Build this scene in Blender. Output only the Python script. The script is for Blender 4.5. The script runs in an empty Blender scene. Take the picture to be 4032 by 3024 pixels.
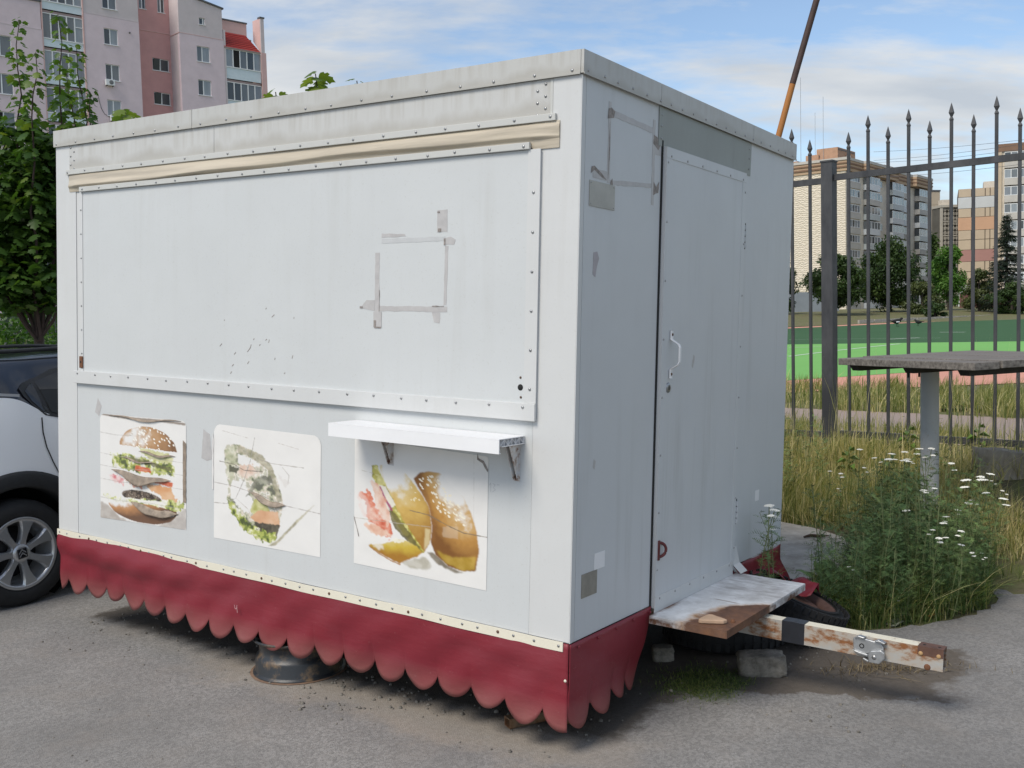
import bpy, bmesh, math, random
import numpy as np
from mathutils import Matrix, Vector

# ------------------------------------------------------------------ camera, world, sun, exposure
scene = bpy.context.scene
R_ = math.radians
CAM_H = 1.65
FPX, CX, CY = 4037.97, 2016.0, 1512.0            # focal length and centre for a 4032 x 3024 frame
_g = np.array([1511.0, 60488.0, FPX]); _g /= np.linalg.norm(_g)      # gravity seen from the camera
_zw = -_g
_yw = np.array([0, 0, 1.0]) - _g[2] * _g; _yw /= np.linalg.norm(_yw)
_xw = np.cross(_yw, _zw)
CM = np.stack([_xw, _yw, _zw])
cam = bpy.data.cameras.new("camera")
cam.sensor_width = 36.0
cam.lens = FPX / 4032.0 * 36.0
cam.clip_start = 0.05; cam.clip_end = 3000.0
cam_o = bpy.data.objects.new("camera", cam)
scene.collection.objects.link(cam_o)
_m = Matrix.Identity(4)
for i in range(3):
    _m[i][0] = CM[i][0]; _m[i][1] = -CM[i][1]; _m[i][2] = -CM[i][2]
_m[2][3] = CAM_H
cam_o.matrix_world = _m
scene.camera = cam_o

SUN_EL, SUN_AZ = 50.0, 224.0                      # azimuth clockwise from +Y
world = bpy.data.worlds.new("World"); scene.world = world
world.use_nodes = True
nt = world.node_tree; nt.nodes.clear()
def wn(t, **k):
    n = nt.nodes.new(t)
    for a, b in k.items(): setattr(n, a, b)
    return n
w_out = wn('ShaderNodeOutputWorld'); w_bg = wn('ShaderNodeBackground')
w_bg.inputs['Strength'].default_value = 0.088
sky = wn('ShaderNodeTexSky', sky_type='NISHITA', sun_disc=False)
sky.sun_elevation = R_(SUN_EL); sky.sun_rotation = R_(SUN_AZ)
sky.air_density = 1.0; sky.dust_density = 0.6; sky.ozone_density = 1.6
tc = wn('ShaderNodeTexCoord'); sep = wn('ShaderNodeSeparateXYZ')
nt.links.new(tc.outputs['Generated'], sep.inputs[0])
def wmath(op, a, b=None, c=None):
    n = wn('ShaderNodeMath', operation=op)
    for i, v in enumerate((a, b, c)):
        if v is None: continue
        if isinstance(v, (int, float)): n.inputs[i].default_value = v
        else: nt.links.new(v, n.inputs[i])
    return n.outputs[0]
zc = wmath('MAXIMUM', sep.outputs['Z'], 0.0)
den = wmath('ADD', zc, 0.22)
cxn = wmath('DIVIDE', sep.outputs['X'], den); cyn = wmath('DIVIDE', sep.outputs['Y'], den)
comb = wn('ShaderNodeCombineXYZ')
nt.links.new(cxn, comb.inputs[0]); nt.links.new(cyn, comb.inputs[1])
mp = wn('ShaderNodeMapping'); mp.inputs['Rotation'].default_value = (0, 0, R_(-18))
mp.inputs['Scale'].default_value = (0.75, 1.5, 1); mp.inputs['Location'].default_value = (3.1, 1.35, 0)
nt.links.new(comb.outputs[0], mp.inputs[0])
n1 = wn('ShaderNodeTexNoise'); n1.inputs['Scale'].default_value = 1.5; n1.inputs['Detail'].default_value = 9
n1.inputs['Roughness'].default_value = 0.56; n1.inputs['Distortion'].default_value = 0.25
nt.links.new(mp.outputs[0], n1.inputs['Vector'])
ramp = wn('ShaderNodeValToRGB')
ramp.color_ramp.elements[0].position = 0.43; ramp.color_ramp.elements[0].color = (0.06, 0.06, 0.06, 1)
ramp.color_ramp.elements[1].position = 0.60; ramp.color_ramp.elements[1].color = (0.92, 0.92, 0.92, 1)
n3 = wn('ShaderNodeTexNoise'); n3.inputs['Scale'].default_value = 7.0; n3.inputs['Detail'].default_value = 7; n3.inputs['Roughness'].default_value = 0.6
nt.links.new(mp.outputs[0], n3.inputs['Vector'])
nt.links.new(wmath('ADD', wmath('MULTIPLY', n1.outputs['Fac'], 0.72), wmath('MULTIPLY', n3.outputs['Fac'], 0.28)), ramp.inputs[0])
n2 = wn('ShaderNodeTexNoise'); n2.inputs['Scale'].default_value = 2.6; n2.inputs['Detail'].default_value = 6
nt.links.new(mp.outputs[0], n2.inputs['Vector'])
ramp2 = wn('ShaderNodeValToRGB')
ramp2.color_ramp.elements[0].position = 0.35; ramp2.color_ramp.elements[0].color = (6.0, 6.45, 7.0, 1)
ramp2.color_ramp.elements[1].position = 0.62; ramp2.color_ramp.elements[1].color = (8.5, 8.6, 8.6, 1)
nt.links.new(n2.outputs['Fac'], ramp2.inputs[0])
wmix = wn('ShaderNodeMix', data_type='RGBA')
nt.links.new(ramp.outputs[0], wmix.inputs['Factor'])
gam = wn('ShaderNodeMix', data_type='RGBA', blend_type='MULTIPLY'); gam.inputs['Factor'].default_value = 1.0
gam.inputs[7].default_value = (1.7, 1.75, 1.78, 1)
nt.links.new(sky.outputs[0], gam.inputs[6])
nt.links.new(gam.outputs[2], wmix.inputs[6]); nt.links.new(ramp2.outputs[0], wmix.inputs[7])
nt.links.new(wmix.outputs[2], w_bg.inputs['Color'])
nt.links.new(w_bg.outputs[0], w_out.inputs[0])

sun = bpy.data.lights.new("sun", 'SUN'); sun.energy = 2.85; sun.angle = R_(26); sun.color = (1.0, 0.93, 0.82)
sun_o = bpy.data.objects.new("sun", sun); scene.collection.objects.link(sun_o)
_sd = Vector((math.sin(R_(SUN_AZ)) * math.cos(R_(SUN_EL)), math.cos(R_(SUN_AZ)) * math.cos(R_(SUN_EL)), math.sin(R_(SUN_EL))))
sun_o.rotation_euler = (-_sd).to_track_quat('-Z', 'Y').to_euler()
sun_o.location = _sd * 60
scene.view_settings.view_transform = 'Standard'; scene.view_settings.look = 'None'
scene.view_settings.exposure = 0.06; scene.view_settings.gamma = 1.0
scene.render.engine = 'CYCLES'
scene.cycles.max_bounces = 7; scene.cycles.diffuse_bounces = 4; scene.cycles.glossy_bounces = 3; scene.cycles.transmission_bounces = 3

# ------------------------------------------------------------------ helpers
def ray(px, py):
    return CM @ np.array([(px - CX) / FPX, (py - CY) / FPX, 1.0])
def at(px, py, Y):
    d = ray(px, py); s = Y / d[1]; return Vector((d[0]*s, Y, CAM_H + d[2]*s))
def on(px, py, z=0.0):
    d = ray(px, py); s = (z - CAM_H) / d[2]; return Vector((d[0]*s, d[1]*s, z))

col = scene.collection
rng = np.random.default_rng(7)
random.seed(7)

def tag(o, label=None, cat=None, group=None, kind=None):
    if label: o['label'] = label
    if cat: o['category'] = cat
    if group: o['group'] = group
    if kind: o['kind'] = kind
    return o
def empty(name, loc=(0,0,0), rz=0.0, mw=None):
    o = bpy.data.objects.new(name, None); col.objects.link(o); o.empty_display_size = 0.1
    if mw is not None: o.matrix_world = mw
    else:
        o.location = loc; o.rotation_euler = (0, 0, rz)
    return o

class MB:
    def __init__(s): s.v = []; s.f = []; s.sm = []
    def add(s, vs, fs, smooth=False):
        b = len(s.v); s.v += [tuple(p) for p in vs]
        s.f += [tuple(b + i for i in f) for f in fs]; s.sm += [smooth] * len(fs); return s
    def box(s, x0, x1, y0, y1, z0, z1, M=None, bev=0.0):
        if bev <= 0:
            vs = [(x0,y0,z0),(x1,y0,z0),(x1,y1,z0),(x0,y1,z0),(x0,y0,z1),(x1,y0,z1),(x1,y1,z1),(x0,y1,z1)]
            fs = [(0,3,2,1),(4,5,6,7),(0,1,5,4),(1,2,6,5),(2,3,7,6),(3,0,4,7)]
        else:
            bm = bmesh.new()
            bmesh.ops.create_cube(bm, size=1.0)
            for v in bm.verts:
                v.co = Vector((x0 + (v.co.x + .5) * (x1 - x0), y0 + (v.co.y + .5) * (y1 - y0), z0 + (v.co.z + .5) * (z1 - z0)))
            bmesh.ops.bevel(bm, geom=bm.edges[:], offset=bev, segments=2, affect='EDGES', profile=0.6)
            bm.verts.ensure_lookup_table()
            vs = [v.co.copy() for v in bm.verts]; fs = [tuple(v.index for v in f.verts) for f in bm.faces]; bm.free()
        if M is not None: vs = [M @ Vector(p) for p in vs]
        return s.add(vs, fs)
    def quad(s, a, b, c, d): return s.add([a, b, c, d], [(0,1,2,3)])
    def poly(s, pts): return s.add(pts, [tuple(range(len(pts)))])
    def prism(s, pts, d):
        """extrude a polygon (3d points) by vector d"""
        d = Vector(d); n = len(pts); p = [Vector(q) for q in pts]
        vs = p + [q + d for q in p]
        fs = [tuple(range(n))[::-1], tuple(range(n, 2*n))] + [(i, (i+1) % n, n + (i+1) % n, n + i) for i in range(n)]
        return s.add(vs, fs)
    def tube(s, pts, r, n=8, caps=True, smooth=True):
        pts = [Vector(p) for p in pts]; m = len(pts)
        rs = r if isinstance(r, (list, tuple)) else [r] * m
        vs = []; fs = []
        up = Vector((0, 0, 1))
        for i, p in enumerate(pts):
            t = (pts[min(i+1, m-1)] - pts[max(i-1, 0)]).normalized()
            a = t.cross(up if abs(t.z) < 0.95 else Vector((1, 0, 0))).normalized(); b = t.cross(a)
            for k in range(n):
                an = 2 * math.pi * k / n
                vs.append(p + (a * math.cos(an) + b * math.sin(an)) * rs[i])
        for i in range(m-1):
            for k in range(n):
                fs.append((i*n+k, i*n+(k+1) % n, (i+1)*n+(k+1) % n, (i+1)*n+k))
        s.add(vs, fs, smooth)
        if caps: s.add(vs[:n], [tuple(range(n))[::-1]]); s.add(vs[-n:], [tuple(range(n))])
        return s
    def bar(s, a, b, w, h, up=(0,0,1)):
        a = Vector(a); b = Vector(b); t = (b - a).normalized(); u = Vector(up)
        x = t.cross(u).normalized(); y = x.cross(t).normalized()
        vs = [q + x*sx*w/2 + y*sy*h/2 for q in (a, b) for sx, sy in ((-1,-1),(1,-1),(1,1),(-1,1))]
        return s.add(vs, [(0,3,2,1),(4,5,6,7),(0,1,5,4),(1,2,6,5),(2,3,7,6),(3,0,4,7)])
    def lathe(s, prof, n=32, M=None, smooth=True, a0=0, a1=2*math.pi):
        m = len(prof); vs = []; fs = []
        full = abs(a1 - a0 - 2*math.pi) < 1e-6
        cnt = n if full else n + 1
        for k in range(cnt):
            an = a0 + (a1 - a0) * k / n
            for r, z in prof: vs.append(Vector((r*math.cos(an), r*math.sin(an), z)))
        for k in range(n):
            k2 = (k+1) % cnt
            for i in range(m-1): fs.append((k*m+i, k2*m+i, k2*m+i+1, k*m+i+1))
        if M is not None: vs = [M @ v for v in vs]
        return s.add(vs, fs, smooth)
    def build(s, name, mat, parent=None, kind=None):
        me = bpy.data.meshes.new(name); me.from_pydata([tuple(v) for v in s.v], [], s.f)
        if mat is not None: me.materials.append(mat)
        if any(s.sm): me.polygons.foreach_set('use_smooth', s.sm)
        me.update()
        o = bpy.data.objects.new(name, me); col.objects.link(o)
        if parent is not None: o.parent = parent
        if kind: o['kind'] = kind
        return o

def np_mesh(name, V, F, mat, parent=None, tint=None, smooth=False, kind=None, colr=None):
    V = np.ascontiguousarray(V, dtype=np.float32); F = np.ascontiguousarray(F, dtype=np.int32)
    me = bpy.data.meshes.new(name); k = F.shape[1]
    me.vertices.add(len(V)); me.vertices.foreach_set('co', V.ravel())
    me.loops.add(F.size); me.loops.foreach_set('vertex_index', F.ravel())
    me.polygons.add(len(F)); me.polygons.foreach_set('loop_start', np.arange(0, F.size, k, dtype=np.int32))
    try: me.polygons.foreach_set('loop_total', np.full(len(F), k, dtype=np.int32))
    except Exception: pass
    if smooth: me.polygons.foreach_set('use_smooth', np.ones(len(F), dtype=bool))
    if mat is not None: me.materials.append(mat)
    if tint is not None:
        a = me.attributes.new('tint', 'FLOAT', 'POINT'); a.data.foreach_set('value', np.ascontiguousarray(tint, dtype=np.float32))
    if colr is not None:
        a = me.attributes.new('print', 'FLOAT_COLOR', 'POINT')
        c4 = np.ones((len(V), 4), dtype=np.float32); c4[:, :3] = colr; a.data.foreach_set('color', c4.ravel())
    me.update(); me.validate()
    o = bpy.data.objects.new(name, me); col.objects.link(o)
    if parent is not None: o.parent = parent
    if kind: o['kind'] = kind
    return o
def copy_tree(o, parent=None):
    c = o.copy(); col.objects.link(c); c.parent = parent
    for ch in o.children: copy_tree(ch, c)
    return c

# ------------------------------------------------------------------ materials
class NT:
    def __init__(s, name):
        s.m = bpy.data.materials.new(name); s.m.use_nodes = True; s.t = s.m.node_tree; s.t.nodes.clear()
        s.out = s.n('ShaderNodeOutputMaterial'); s.b = s.n('ShaderNodeBsdfPrincipled')
        s.l(s.b.outputs[0], s.out.inputs[0]); s.tc = s.n('ShaderNodeTexCoord'); s.pos = s.tc.outputs['Object']
    def n(s, t, **k):
        n = s.t.nodes.new(t)
        for a, b in k.items(): setattr(n, a, b)
        return n
    def l(s, a, b): s.t.links.new(a, b)
    def put(s, v, sock):
        if isinstance(v, (int, float)): sock.default_value = v
        elif isinstance(v, (tuple, list)): sock.default_value = tuple(v) if len(v) != 3 or sock.type != 'RGBA' else (*v, 1)
        else: s.l(v, sock)
    def noise(s, scale, detail=4, rough=0.55, vec=None, stretch=None, dist=0.0):
        n = s.n('ShaderNodeTexNoise'); n.inputs['Scale'].default_value = scale
        n.inputs['Detail'].default_value = detail; n.inputs['Roughness'].default_value = rough; n.inputs['Distortion'].default_value = dist
        v = vec or s.pos
        if stretch:
            mp = s.n('ShaderNodeMapping'); mp.inputs['Scale'].default_value = stretch; s.l(v, mp.inputs[0]); v = mp.outputs[0]
        s.l(v, n.inputs['Vector']); return n.outputs['Fac']
    def voro(s, scale, feat='F1', vec=None, out='Distance'):
        n = s.n('ShaderNodeTexVoronoi', feature=feat); n.inputs['Scale'].default_value = scale; s.l(vec or s.pos, n.inputs['Vector']); return n.outputs[out]
    def ramp(s, v, a, b, c0=(0,0,0), c1=(1,1,1)):
        n = s.n('ShaderNodeValToRGB'); e = n.color_ramp.elements
        e[0].position = a; e[1].position = b; e[0].color = (*c0, 1); e[1].color = (*c1, 1); s.l(v, n.inputs[0]); return n.outputs[0]
    def mix(s, f, a, b, mode='MIX'):
        n = s.n('ShaderNodeMix', data_type='RGBA', blend_type=mode)
        s.put(f, n.inputs[0]); s.put(a, n.inputs[6]); s.put(b, n.inputs[7]); return n.outputs[2]
    def math(s, op, a, b=0.0, clamp=False):
        n = s.n('ShaderNodeMath', operation=op, use_clamp=clamp); s.put(a, n.inputs[0]); s.put(b, n.inputs[1]); return n.outputs[0]
    def xyz(s, vec=None):
        n = s.n('ShaderNodeSeparateXYZ'); s.l(vec or s.pos, n.inputs[0]); return n.outputs
    def bump(s, h, strength=0.3, dist=0.01):
        n = s.n('ShaderNodeBump'); n.inputs['Strength'].default_value = strength; n.inputs['Distance'].default_value = dist
        s.l(h, n.inputs['Height']); s.l(n.outputs[0], s.b.inputs['Normal'])
    def set(s, base=None, rough=None, metal=None, spec=None, **k):
        if base is not None: s.put(base, s.b.inputs['Base Color'])
        if rough is not None: s.put(rough, s.b.inputs['Roughness'])
        if metal is not None: s.put(metal, s.b.inputs['Metallic'])
        if spec is not None: s.put(spec, s.b.inputs['Specular IOR Level'])
        for a, b in k.items(): s.put(b, s.b.inputs[a.replace('_', ' ')])
        return s.m
    def band(s, v, lo, hi, soft):
        """1 inside lo..hi with soft edges"""
        a = s.math('DIVIDE', s.math('SUBTRACT', v, lo - soft), 2*soft, True)
        b = s.math('DIVIDE', s.math('SUBTRACT', hi + soft, v), 2*soft, True)
        return s.math('MULTIPLY', a, b)

def mottled(name, c, amt=0.12, scale=6, rough=0.6, metal=0.0, bump=0.0, bscale=60, spec=None, bd=0.005):
    N = NT(name); d = tuple(x * (1 - amt) for x in c); u = tuple(min(1, x * (1 + amt)) for x in c)
    N.set(N.mix(N.ramp(N.noise(scale, 6, 0.6), .28, .72), d, u), rough, metal, spec)
    if bump: N.bump(N.noise(bscale, 5, 0.6), bump, bd)
    return N.m
def painted(name, c, dirt=(0.30, 0.27, 0.21), amount=0.25, rough=0.42, streak=(14, 14, 0.9), speck=0.0):
    """painted sheet metal: even colour, soft weathering, vertical rain streaks and a little dirt"""
    N = NT(name)
    base = N.mix(N.noise(2.2, 5, 0.6), tuple(x*0.94 for x in c), tuple(min(1, x*1.04) for x in c))
    st = N.ramp(N.noise(1.0, 7, 0.62, stretch=streak), 0.52, 0.86)
    big = N.ramp(N.noise(1.4, 3), 0.35, 0.75)
    f = N.math('MULTIPLY', N.math('MULTIPLY', st, big), amount)
    base = N.mix(f, base, dirt)
    fine = N.ramp(N.noise(120, 2), 0.62, 0.76)
    base = N.mix(N.math('MULTIPLY', fine, 0.10 + speck), base, dirt)
    N.set(base, N.math('ADD', N.math('MULTIPLY', N.noise(5, 4), 0.18), rough - 0.08))
    N.bump(N.noise(1.6, 4, 0.5), 0.42, 0.022)
    return N.m
def grimy(name, c, zlo, zhi, amount=0.8):
    """painted strip with a wavy tide mark of grime along its lower edge and drips from its upper edge"""
    N = NT(name); X = N.xyz()
    base = N.mix(N.noise(2.4, 5, 0.6), tuple(x*0.92 for x in c), tuple(min(1, x*1.05) for x in c))
    h = zhi-zlo
    w = N.math('MULTIPLY', N.math('SUBTRACT', N.noise(1.0, 6, 0.6, stretch=(3.5, 3.5, 1)), 0.42), h*1.5)
    low = N.math('SUBTRACT', 1.0, N.math('DIVIDE', N.math('SUBTRACT', X[2], N.math('ADD', w, zlo)), h*0.35, True), True)
    dr = N.ramp(N.noise(1.0, 8, 0.7, stretch=(26, 26, 1.2)), 0.46, 0.74)
    fade = N.math('DIVIDE', N.math('SUBTRACT', X[2], zlo), h, True)
    f = N.math('MULTIPLY', N.math('MAXIMUM', N.math('MULTIPLY', low, 0.6), N.math('MULTIPLY', dr, N.math('ADD', 0.25, N.math('MULTIPLY', fade, 0.5)))), amount, True)
    base = N.mix(f, base, (0.27, 0.235, 0.175))
    N.set(base, 0.45); N.bump(N.noise(1.6, 3, 0.5), 0.2, 0.02)
    return N.m
def rusty(name, paint, rust=(0.16, 0.06, 0.025), amount=0.5, scale=7, rough=0.6, stretch=(1, 1, 1)):
    N = NT(name)
    m = N.ramp(N.noise(scale, 9, 0.68, stretch=stretch), 0.62 - amount*0.3, 0.70 - amount*0.22)
    rc = N.mix(N.noise(24, 5, 0.7), tuple(x*0.55 for x in rust), tuple(min(1, x*1.7) for x in rust))
    halo = N.ramp(N.noise(scale, 9, 0.68, stretch=stretch), 0.50 - amount*0.3, 0.66 - amount*0.22)
    pc = N.mix(N.math('MULTIPLY', halo, 0.45), N.mix(N.noise(3, 4), tuple(x*0.88 for x in paint), paint), (0.42, 0.26, 0.12))
    N.set(N.mix(m, pc, rc), N.math('ADD', N.math('MULTIPLY', m, 0.3), rough - 0.1))
    N.bump(N.noise(scale*4, 6, 0.7), 0.25, 0.004)
    return N.m
def leafmat(name, c0, c1, c2, trans=0.35, rough=0.5):
    """tint attribute 0..1 picks each leaf's own colour"""
    N = NT(name)
    a = N.n('ShaderNodeAttribute', attribute_name='tint')
    r = N.n('ShaderNodeValToRGB'); e = r.color_ramp.elements
    e[0].color = (*c0, 1); e[1].color = (*c2, 1); m_ = e.new(0.5); m_.color = (*c1, 1)
    N.l(a.outputs['Fac'], r.inputs[0])
    N.set(r.outputs[0], rough, spec=0.35)
    tr = N.n('ShaderNodeBsdfTranslucent'); bc = N.mix(1.0, r.outputs[0], (1.25, 1.35, 0.6), 'MULTIPLY'); N.l(bc, tr.inputs[0])
    mx = N.n('ShaderNodeMixShader'); mx.inputs[0].default_value = trans
    N.l(N.b.outputs[0], mx.inputs[1]); N.l(tr.outputs[0], mx.inputs[2]); N.l(mx.outputs[0], N.out.inputs[0])
    return N.m
def printmat(name, rough=0.45):
    N = NT(name); a = N.n('ShaderNodeAttribute', attribute_name='print')
    N.set(a.outputs['Color'], rough); return N.m
def glassmat(name, c=(0.02, 0.025, 0.03), rough=0.05, spec=0.6):
    N = NT(name); N.set(N.mix(N.noise(0.8, 3), tuple(x*0.7 for x in c), tuple(x*1.3 for x in c)), rough, spec=spec); return N.m

MT = {}
MT['wall'] = painted('kiosk white paint', (0.60, 0.606, 0.602), amount=0.42)
MT['panel'] = painted('kiosk pale blue-white panel', (0.575, 0.592, 0.595), amount=0.26, speck=0.06)
MT['side'] = painted('kiosk side paint', (0.575, 0.592, 0.605), amount=0.8, dirt=(0.34, 0.34, 0.32))
MT['cap'] = grimy('weathered grey-white capping', (0.50, 0.50, 0.48), 2.066, 2.15, 0.55)
MT['fascia'] = grimy('dirty white fascia', (0.54, 0.54, 0.525), 1.935, 2.06, 0.62)
MT['strip'] = painted('white trim strip', (0.54, 0.54, 0.515), amount=0.4)
MT['ivory'] = painted('ivory skirt strip', (0.74, 0.70, 0.58), amount=0.35, dirt=(0.3, 0.22, 0.14))
MT['rivet'] = mottled('dull rivet metal', (0.36, 0.36, 0.36), 0.2, 40, 0.35, 0.85)
MT['rivetrust'] = mottled('rusted rivet', (0.13, 0.075, 0.05), 0.35, 60, 0.7, 0.3)
MT['black'] = mottled('black void', (0.008, 0.008, 0.008), 0.3, 5, 0.8)
MT['rust'] = mottled('brown rust', (0.15, 0.065, 0.032), 0.45, 30, 0.85, 0.1, 0.3, 120)
MT['tape'] = mottled('old adhesive tape', (0.46, 0.445, 0.44), 0.10, 30, 0.4)
MT['tapedirt'] = mottled('dirty tape edge', (0.27, 0.24, 0.22), 0.4, 60, 0.7)
MT['plate'] = mottled('bare metal plate', (0.42, 0.41, 0.38), 0.12, 12, 0.5, 0.35)
MT['rubber'] = mottled('tyre rubber', (0.017, 0.017, 0.018), 0.3, 14, 0.82, bump=0.2)
MT['steelrim'] = rusty('black painted steel rim', (0.026, 0.029, 0.034), (0.085, 0.05, 0.035), -0.05, 9, 0.5)
MT['whiteplastic'] = mottled('white plastic', (0.80, 0.80, 0.81), 0.03, 5, 0.35)
# ------------------------------------------------------------------ kiosk trailer (local: x along the front, y depth, z up; origin = near corner, floor level)
KO = Vector((0.1876, 3.7016, 0.439))
KR = Matrix(((0.8224, 0.5672, 0.0436), (-0.5679, 0.8231, 0.0054), (-0.0328, -0.0292, 0.9990)))
KMW = KR.to_4x4(); KMW.translation = KO
KL, KD, KH = 3.26, 2.21, 2.149
kiosk = empty('food_kiosk', mw=KMW)
tag(kiosk, 'white sheet-metal food kiosk trailer with red scalloped skirt and faded burger stickers', 'kiosk')
def kloc(x, y, z): return KMW @ Vector((x, y, z))

def rivets(parent, pts, nrm, r=0.0062, mat=None, name='rivets'):
    n = Vector(nrm); a = n.orthogonal().normalized(); b = n.cross(a); mb = MB()
    for p in pts:
        p = Vector(p); vs = []
        for rr, hh in ((r, 0.0), (r*0.92, r*0.3), (r*0.5, r*0.55)):
            for k in range(8):
                an = math.pi * 2 * k / 8
                vs.append(p + (a*math.cos(an) + b*math.sin(an))*rr + n*hh)
        fs = [(j*8+k, j*8+(k+1) % 8, (j+1)*8+(k+1) % 8, (j+1)*8+k) for j in range(2) for k in range(8)]
        fs.append(tuple(range(16, 24)))
        mb.add(vs, fs, True)
    return mb.build(name, mat or MT['rivet'], parent, 'stuff')
def line(x0, x1, step, z, y, jit=0.012):
    n = max(1, round(abs(x1 - x0) / step)); return [(x0 + (x1-x0)*i/n + random.uniform(-jit, jit), y, z + random.uniform(-.002, .002)) for i in range(n+1)]

# shell
MB().box(-KL, 0, 0, 0.03, 0, 2.1).build('front_wall', MT['wall'], kiosk)
MB().box(-0.03, 0, 0.032, KD, 0, 2.1).build('side_wall', MT['side'], kiosk)
MB().box(-KL, -0.032, KD-0.03, KD-0.002, 0, 2.1).build('back_wall', MT['wall'], kiosk)
MB().box(-KL, -KL+0.03, 0.032, KD-0.032, 0, 2.1).build('end_wall', MT['wall'], kiosk)
MB().box(-KL+0.032, -0.032, 0.032, KD-0.032, 0.02, 0.06).build('floor', MT['rust'], kiosk)
rf = MB(); rf.box(-KL+0.004, -0.004, 0.004, KD-0.004, 2.102, 2.132); rf.build('roof', MT['cap'], kiosk)
# chassis rails and axle seen in the dark below
ch = MB()
for y in (0.35, 1.75): ch.box(-KL+0.1, -0.05, y, y+0.06, -0.10, -0.002)
for x in (-3.0, -2.0, -1.0, -0.2): ch.box(x, x+0.05, 0.1, KD-0.1, -0.06, -0.004)
ch.build('chassis_frame', MT['rust'], kiosk)
# capping strips (front in two lengths, side in three)
for x0, x1 in ((-KL-0.004, -2.130), (-2.127, 0.0)):
    mb = MB(); mb.box(x0, x1, -0.013, -0.001, 2.066, KH); mb.box(x0, x1, -0.016, -0.0132, 2.062, 2.069); mb.build('roof_capping', MT['cap'], kiosk)
for y0, y1 in ((-0.012, 0.602), (0.605, 1.60), (1.603, KD+0.004)):
    mb = MB(); mb.box(0.0012, 0.0132, y0, y1, 2.066, KH-0.0005); mb.box(0.0134, 0.016, y0, y1, 2.062, 2.069); mb.build('roof_capping', MT['cap'], kiosk)
mb = MB(); mb.box(-KL-0.004, 0.0, KD-0.001, KD+0.012, 2.066, KH); mb.box(-KL-0.012, -KL-0.0042, -0.013, KD+0.012, 2.066, KH); mb.build('roof_capping', MT['cap'], kiosk)
rivets(kiosk, line(-3.24, -0.03, 0.165, 2.078, -0.013), (0,-1,0))
rivets(kiosk, [(0.0134, y, z) for y, _, z in line(0.02, 2.16, 0.11, 2.080, 0)], (1,0,0), 0.0058)
# fascia
for x0, x1 in ((-3.138, -1.981), (-1.978, -0.12)):
    MB().box(x0, x1, -0.0045, 0.0, 1.925, 2.061).build('fascia_panel', MT['fascia'], kiosk)
MB().box(-0.128, -0.118, -0.006, 0.0, 1.936, 2.060).build('fascia_edge', MT['strip'], kiosk)
rivets(kiosk, [(-0.15 - 0.0*(i % 2) - (0.035 if i % 2 else 0), -0.0046, 2.045 - i*0.022) for i in range(6)] + [(-3.125 + (0.03 if i % 2 else 0), -0.0046, 2.05 - i*0.022) for i in range(6)], (0,-1,0), 0.006)
mb = MB(); mb.box(-3.154, -0.100, -0.017, -0.005, 1.909, 1.935, bev=0.002); mb.build('awning_strip', MT['strip'], kiosk)
rivets(kiosk, line(-3.13, -0.13, 0.155, 1.922, -0.017), (0,-1,0))
# rolled awning cover: a beige bulging sheet
N = NT('yellowed awning cover')
hz = N.ramp(N.noise(1.0, 8, 0.6, stretch=(1.3, 6, 26)), 0.38, 0.72)
N.set(N.mix(hz, (0.56, 0.49, 0.38), (0.34, 0.295, 0.23)), 0.33); N.bump(N.noise(1.0, 4, 0.5, stretch=(2.0, 5, 14)), 0.5, 0.02)
nx, nz = 110, 22; vs = []; fs = []
for i in range(nx+1):
    x = -3.137 + (3.137-0.085)*i/nx
    amp = 0.024 + 0.006*math.sin(x*2.3+1) + 0.004*math.sin(x*5.1)
    if i < 4 or i > nx-4: amp *= 0.35 + 0.2*min(i, nx-i)
    for j in range(nz+1):
        t = j/nz; z = 1.910 - t*0.091
        tf = 0.62 + 0.10*math.sin(x*1.9+0.4) + 0.03*math.sin(x*7)
        y = -0.006 - (amp*0.8*(t/tf)**0.7 if t < tf else amp*0.8*max(0.12, 1-(t-tf)/0.13)) - 0.002*math.sin(9*t + x*1.7)
        vs.append((x, y, z))
for i in range(nx):
    for j in range(nz):
        a = i*(nz+1)+j; fs.append((a, a+1, a+nz+2, a+nz+1))
MB().add(vs, fs, True).build('awning_cover', N.m, kiosk)
mb = MB(); mb.box(-0.20, -0.085, -0.009, -0.0035, 1.812, 1.908); mb.build('awning_end_plate', N.m, kiosk)
rivets(kiosk, [(-0.165, -0.0092, 1.895), (-0.14, -0.0092, 1.885), (-0.165, -0.0092, 1.872)], (0,-1,0))
mb = MB(); mb.box(-3.022, -0.204, -0.026, -0.0125, 1.813, 1.838, bev=0.002); mb.build('awning_strip', MT['strip'], kiosk)
rivets(kiosk, line(-2.99, -0.23, 0.15, 1.825, -0.026), (0,-1,0))
# serving shutter
sh = MB(); sh.box(-3.028, -0.162, -0.0115, -0.001, 0.818, 1.812)
sh = sh.build('serving_shutter', MT['panel'], kiosk)
MB().box(-0.2135, -0.160, -0.0165, -0.0117, 0.8785, 1.8125).build('shutter_frame', MT['wall'], sh)
MB().box(-3.034, -3.010, -0.0145, -0.0117, 0.8785, 1.8125).build('shutter_frame', MT['wall'], sh)
mb = MB(); mb.box(-3.088, -0.1590, -0.024, -0.0117, 0.812, 0.878, bev=0.002); mb.build('shutter_rail', MT['wall'], sh)
rivets(sh, line(-3.05, -0.22, 0.15, 0.862, -0.024), (0,-1,0))
rivets(sh, [(-0.187, -0.0166, 0.93 + i*0.145) for i in range(6)], (0,-1,0))
rivets(sh, [(-3.022, -0.0146, 0.97 + i*0.125) for i in range(7)], (0,-1,0), 0.0055)
mb = MB(); mb.box(-3.040, -3.010, -0.020, -0.0147, 0.893, 0.955, bev=0.004); mb.build('keyhole_plate', MT['rust'], sh)
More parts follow.
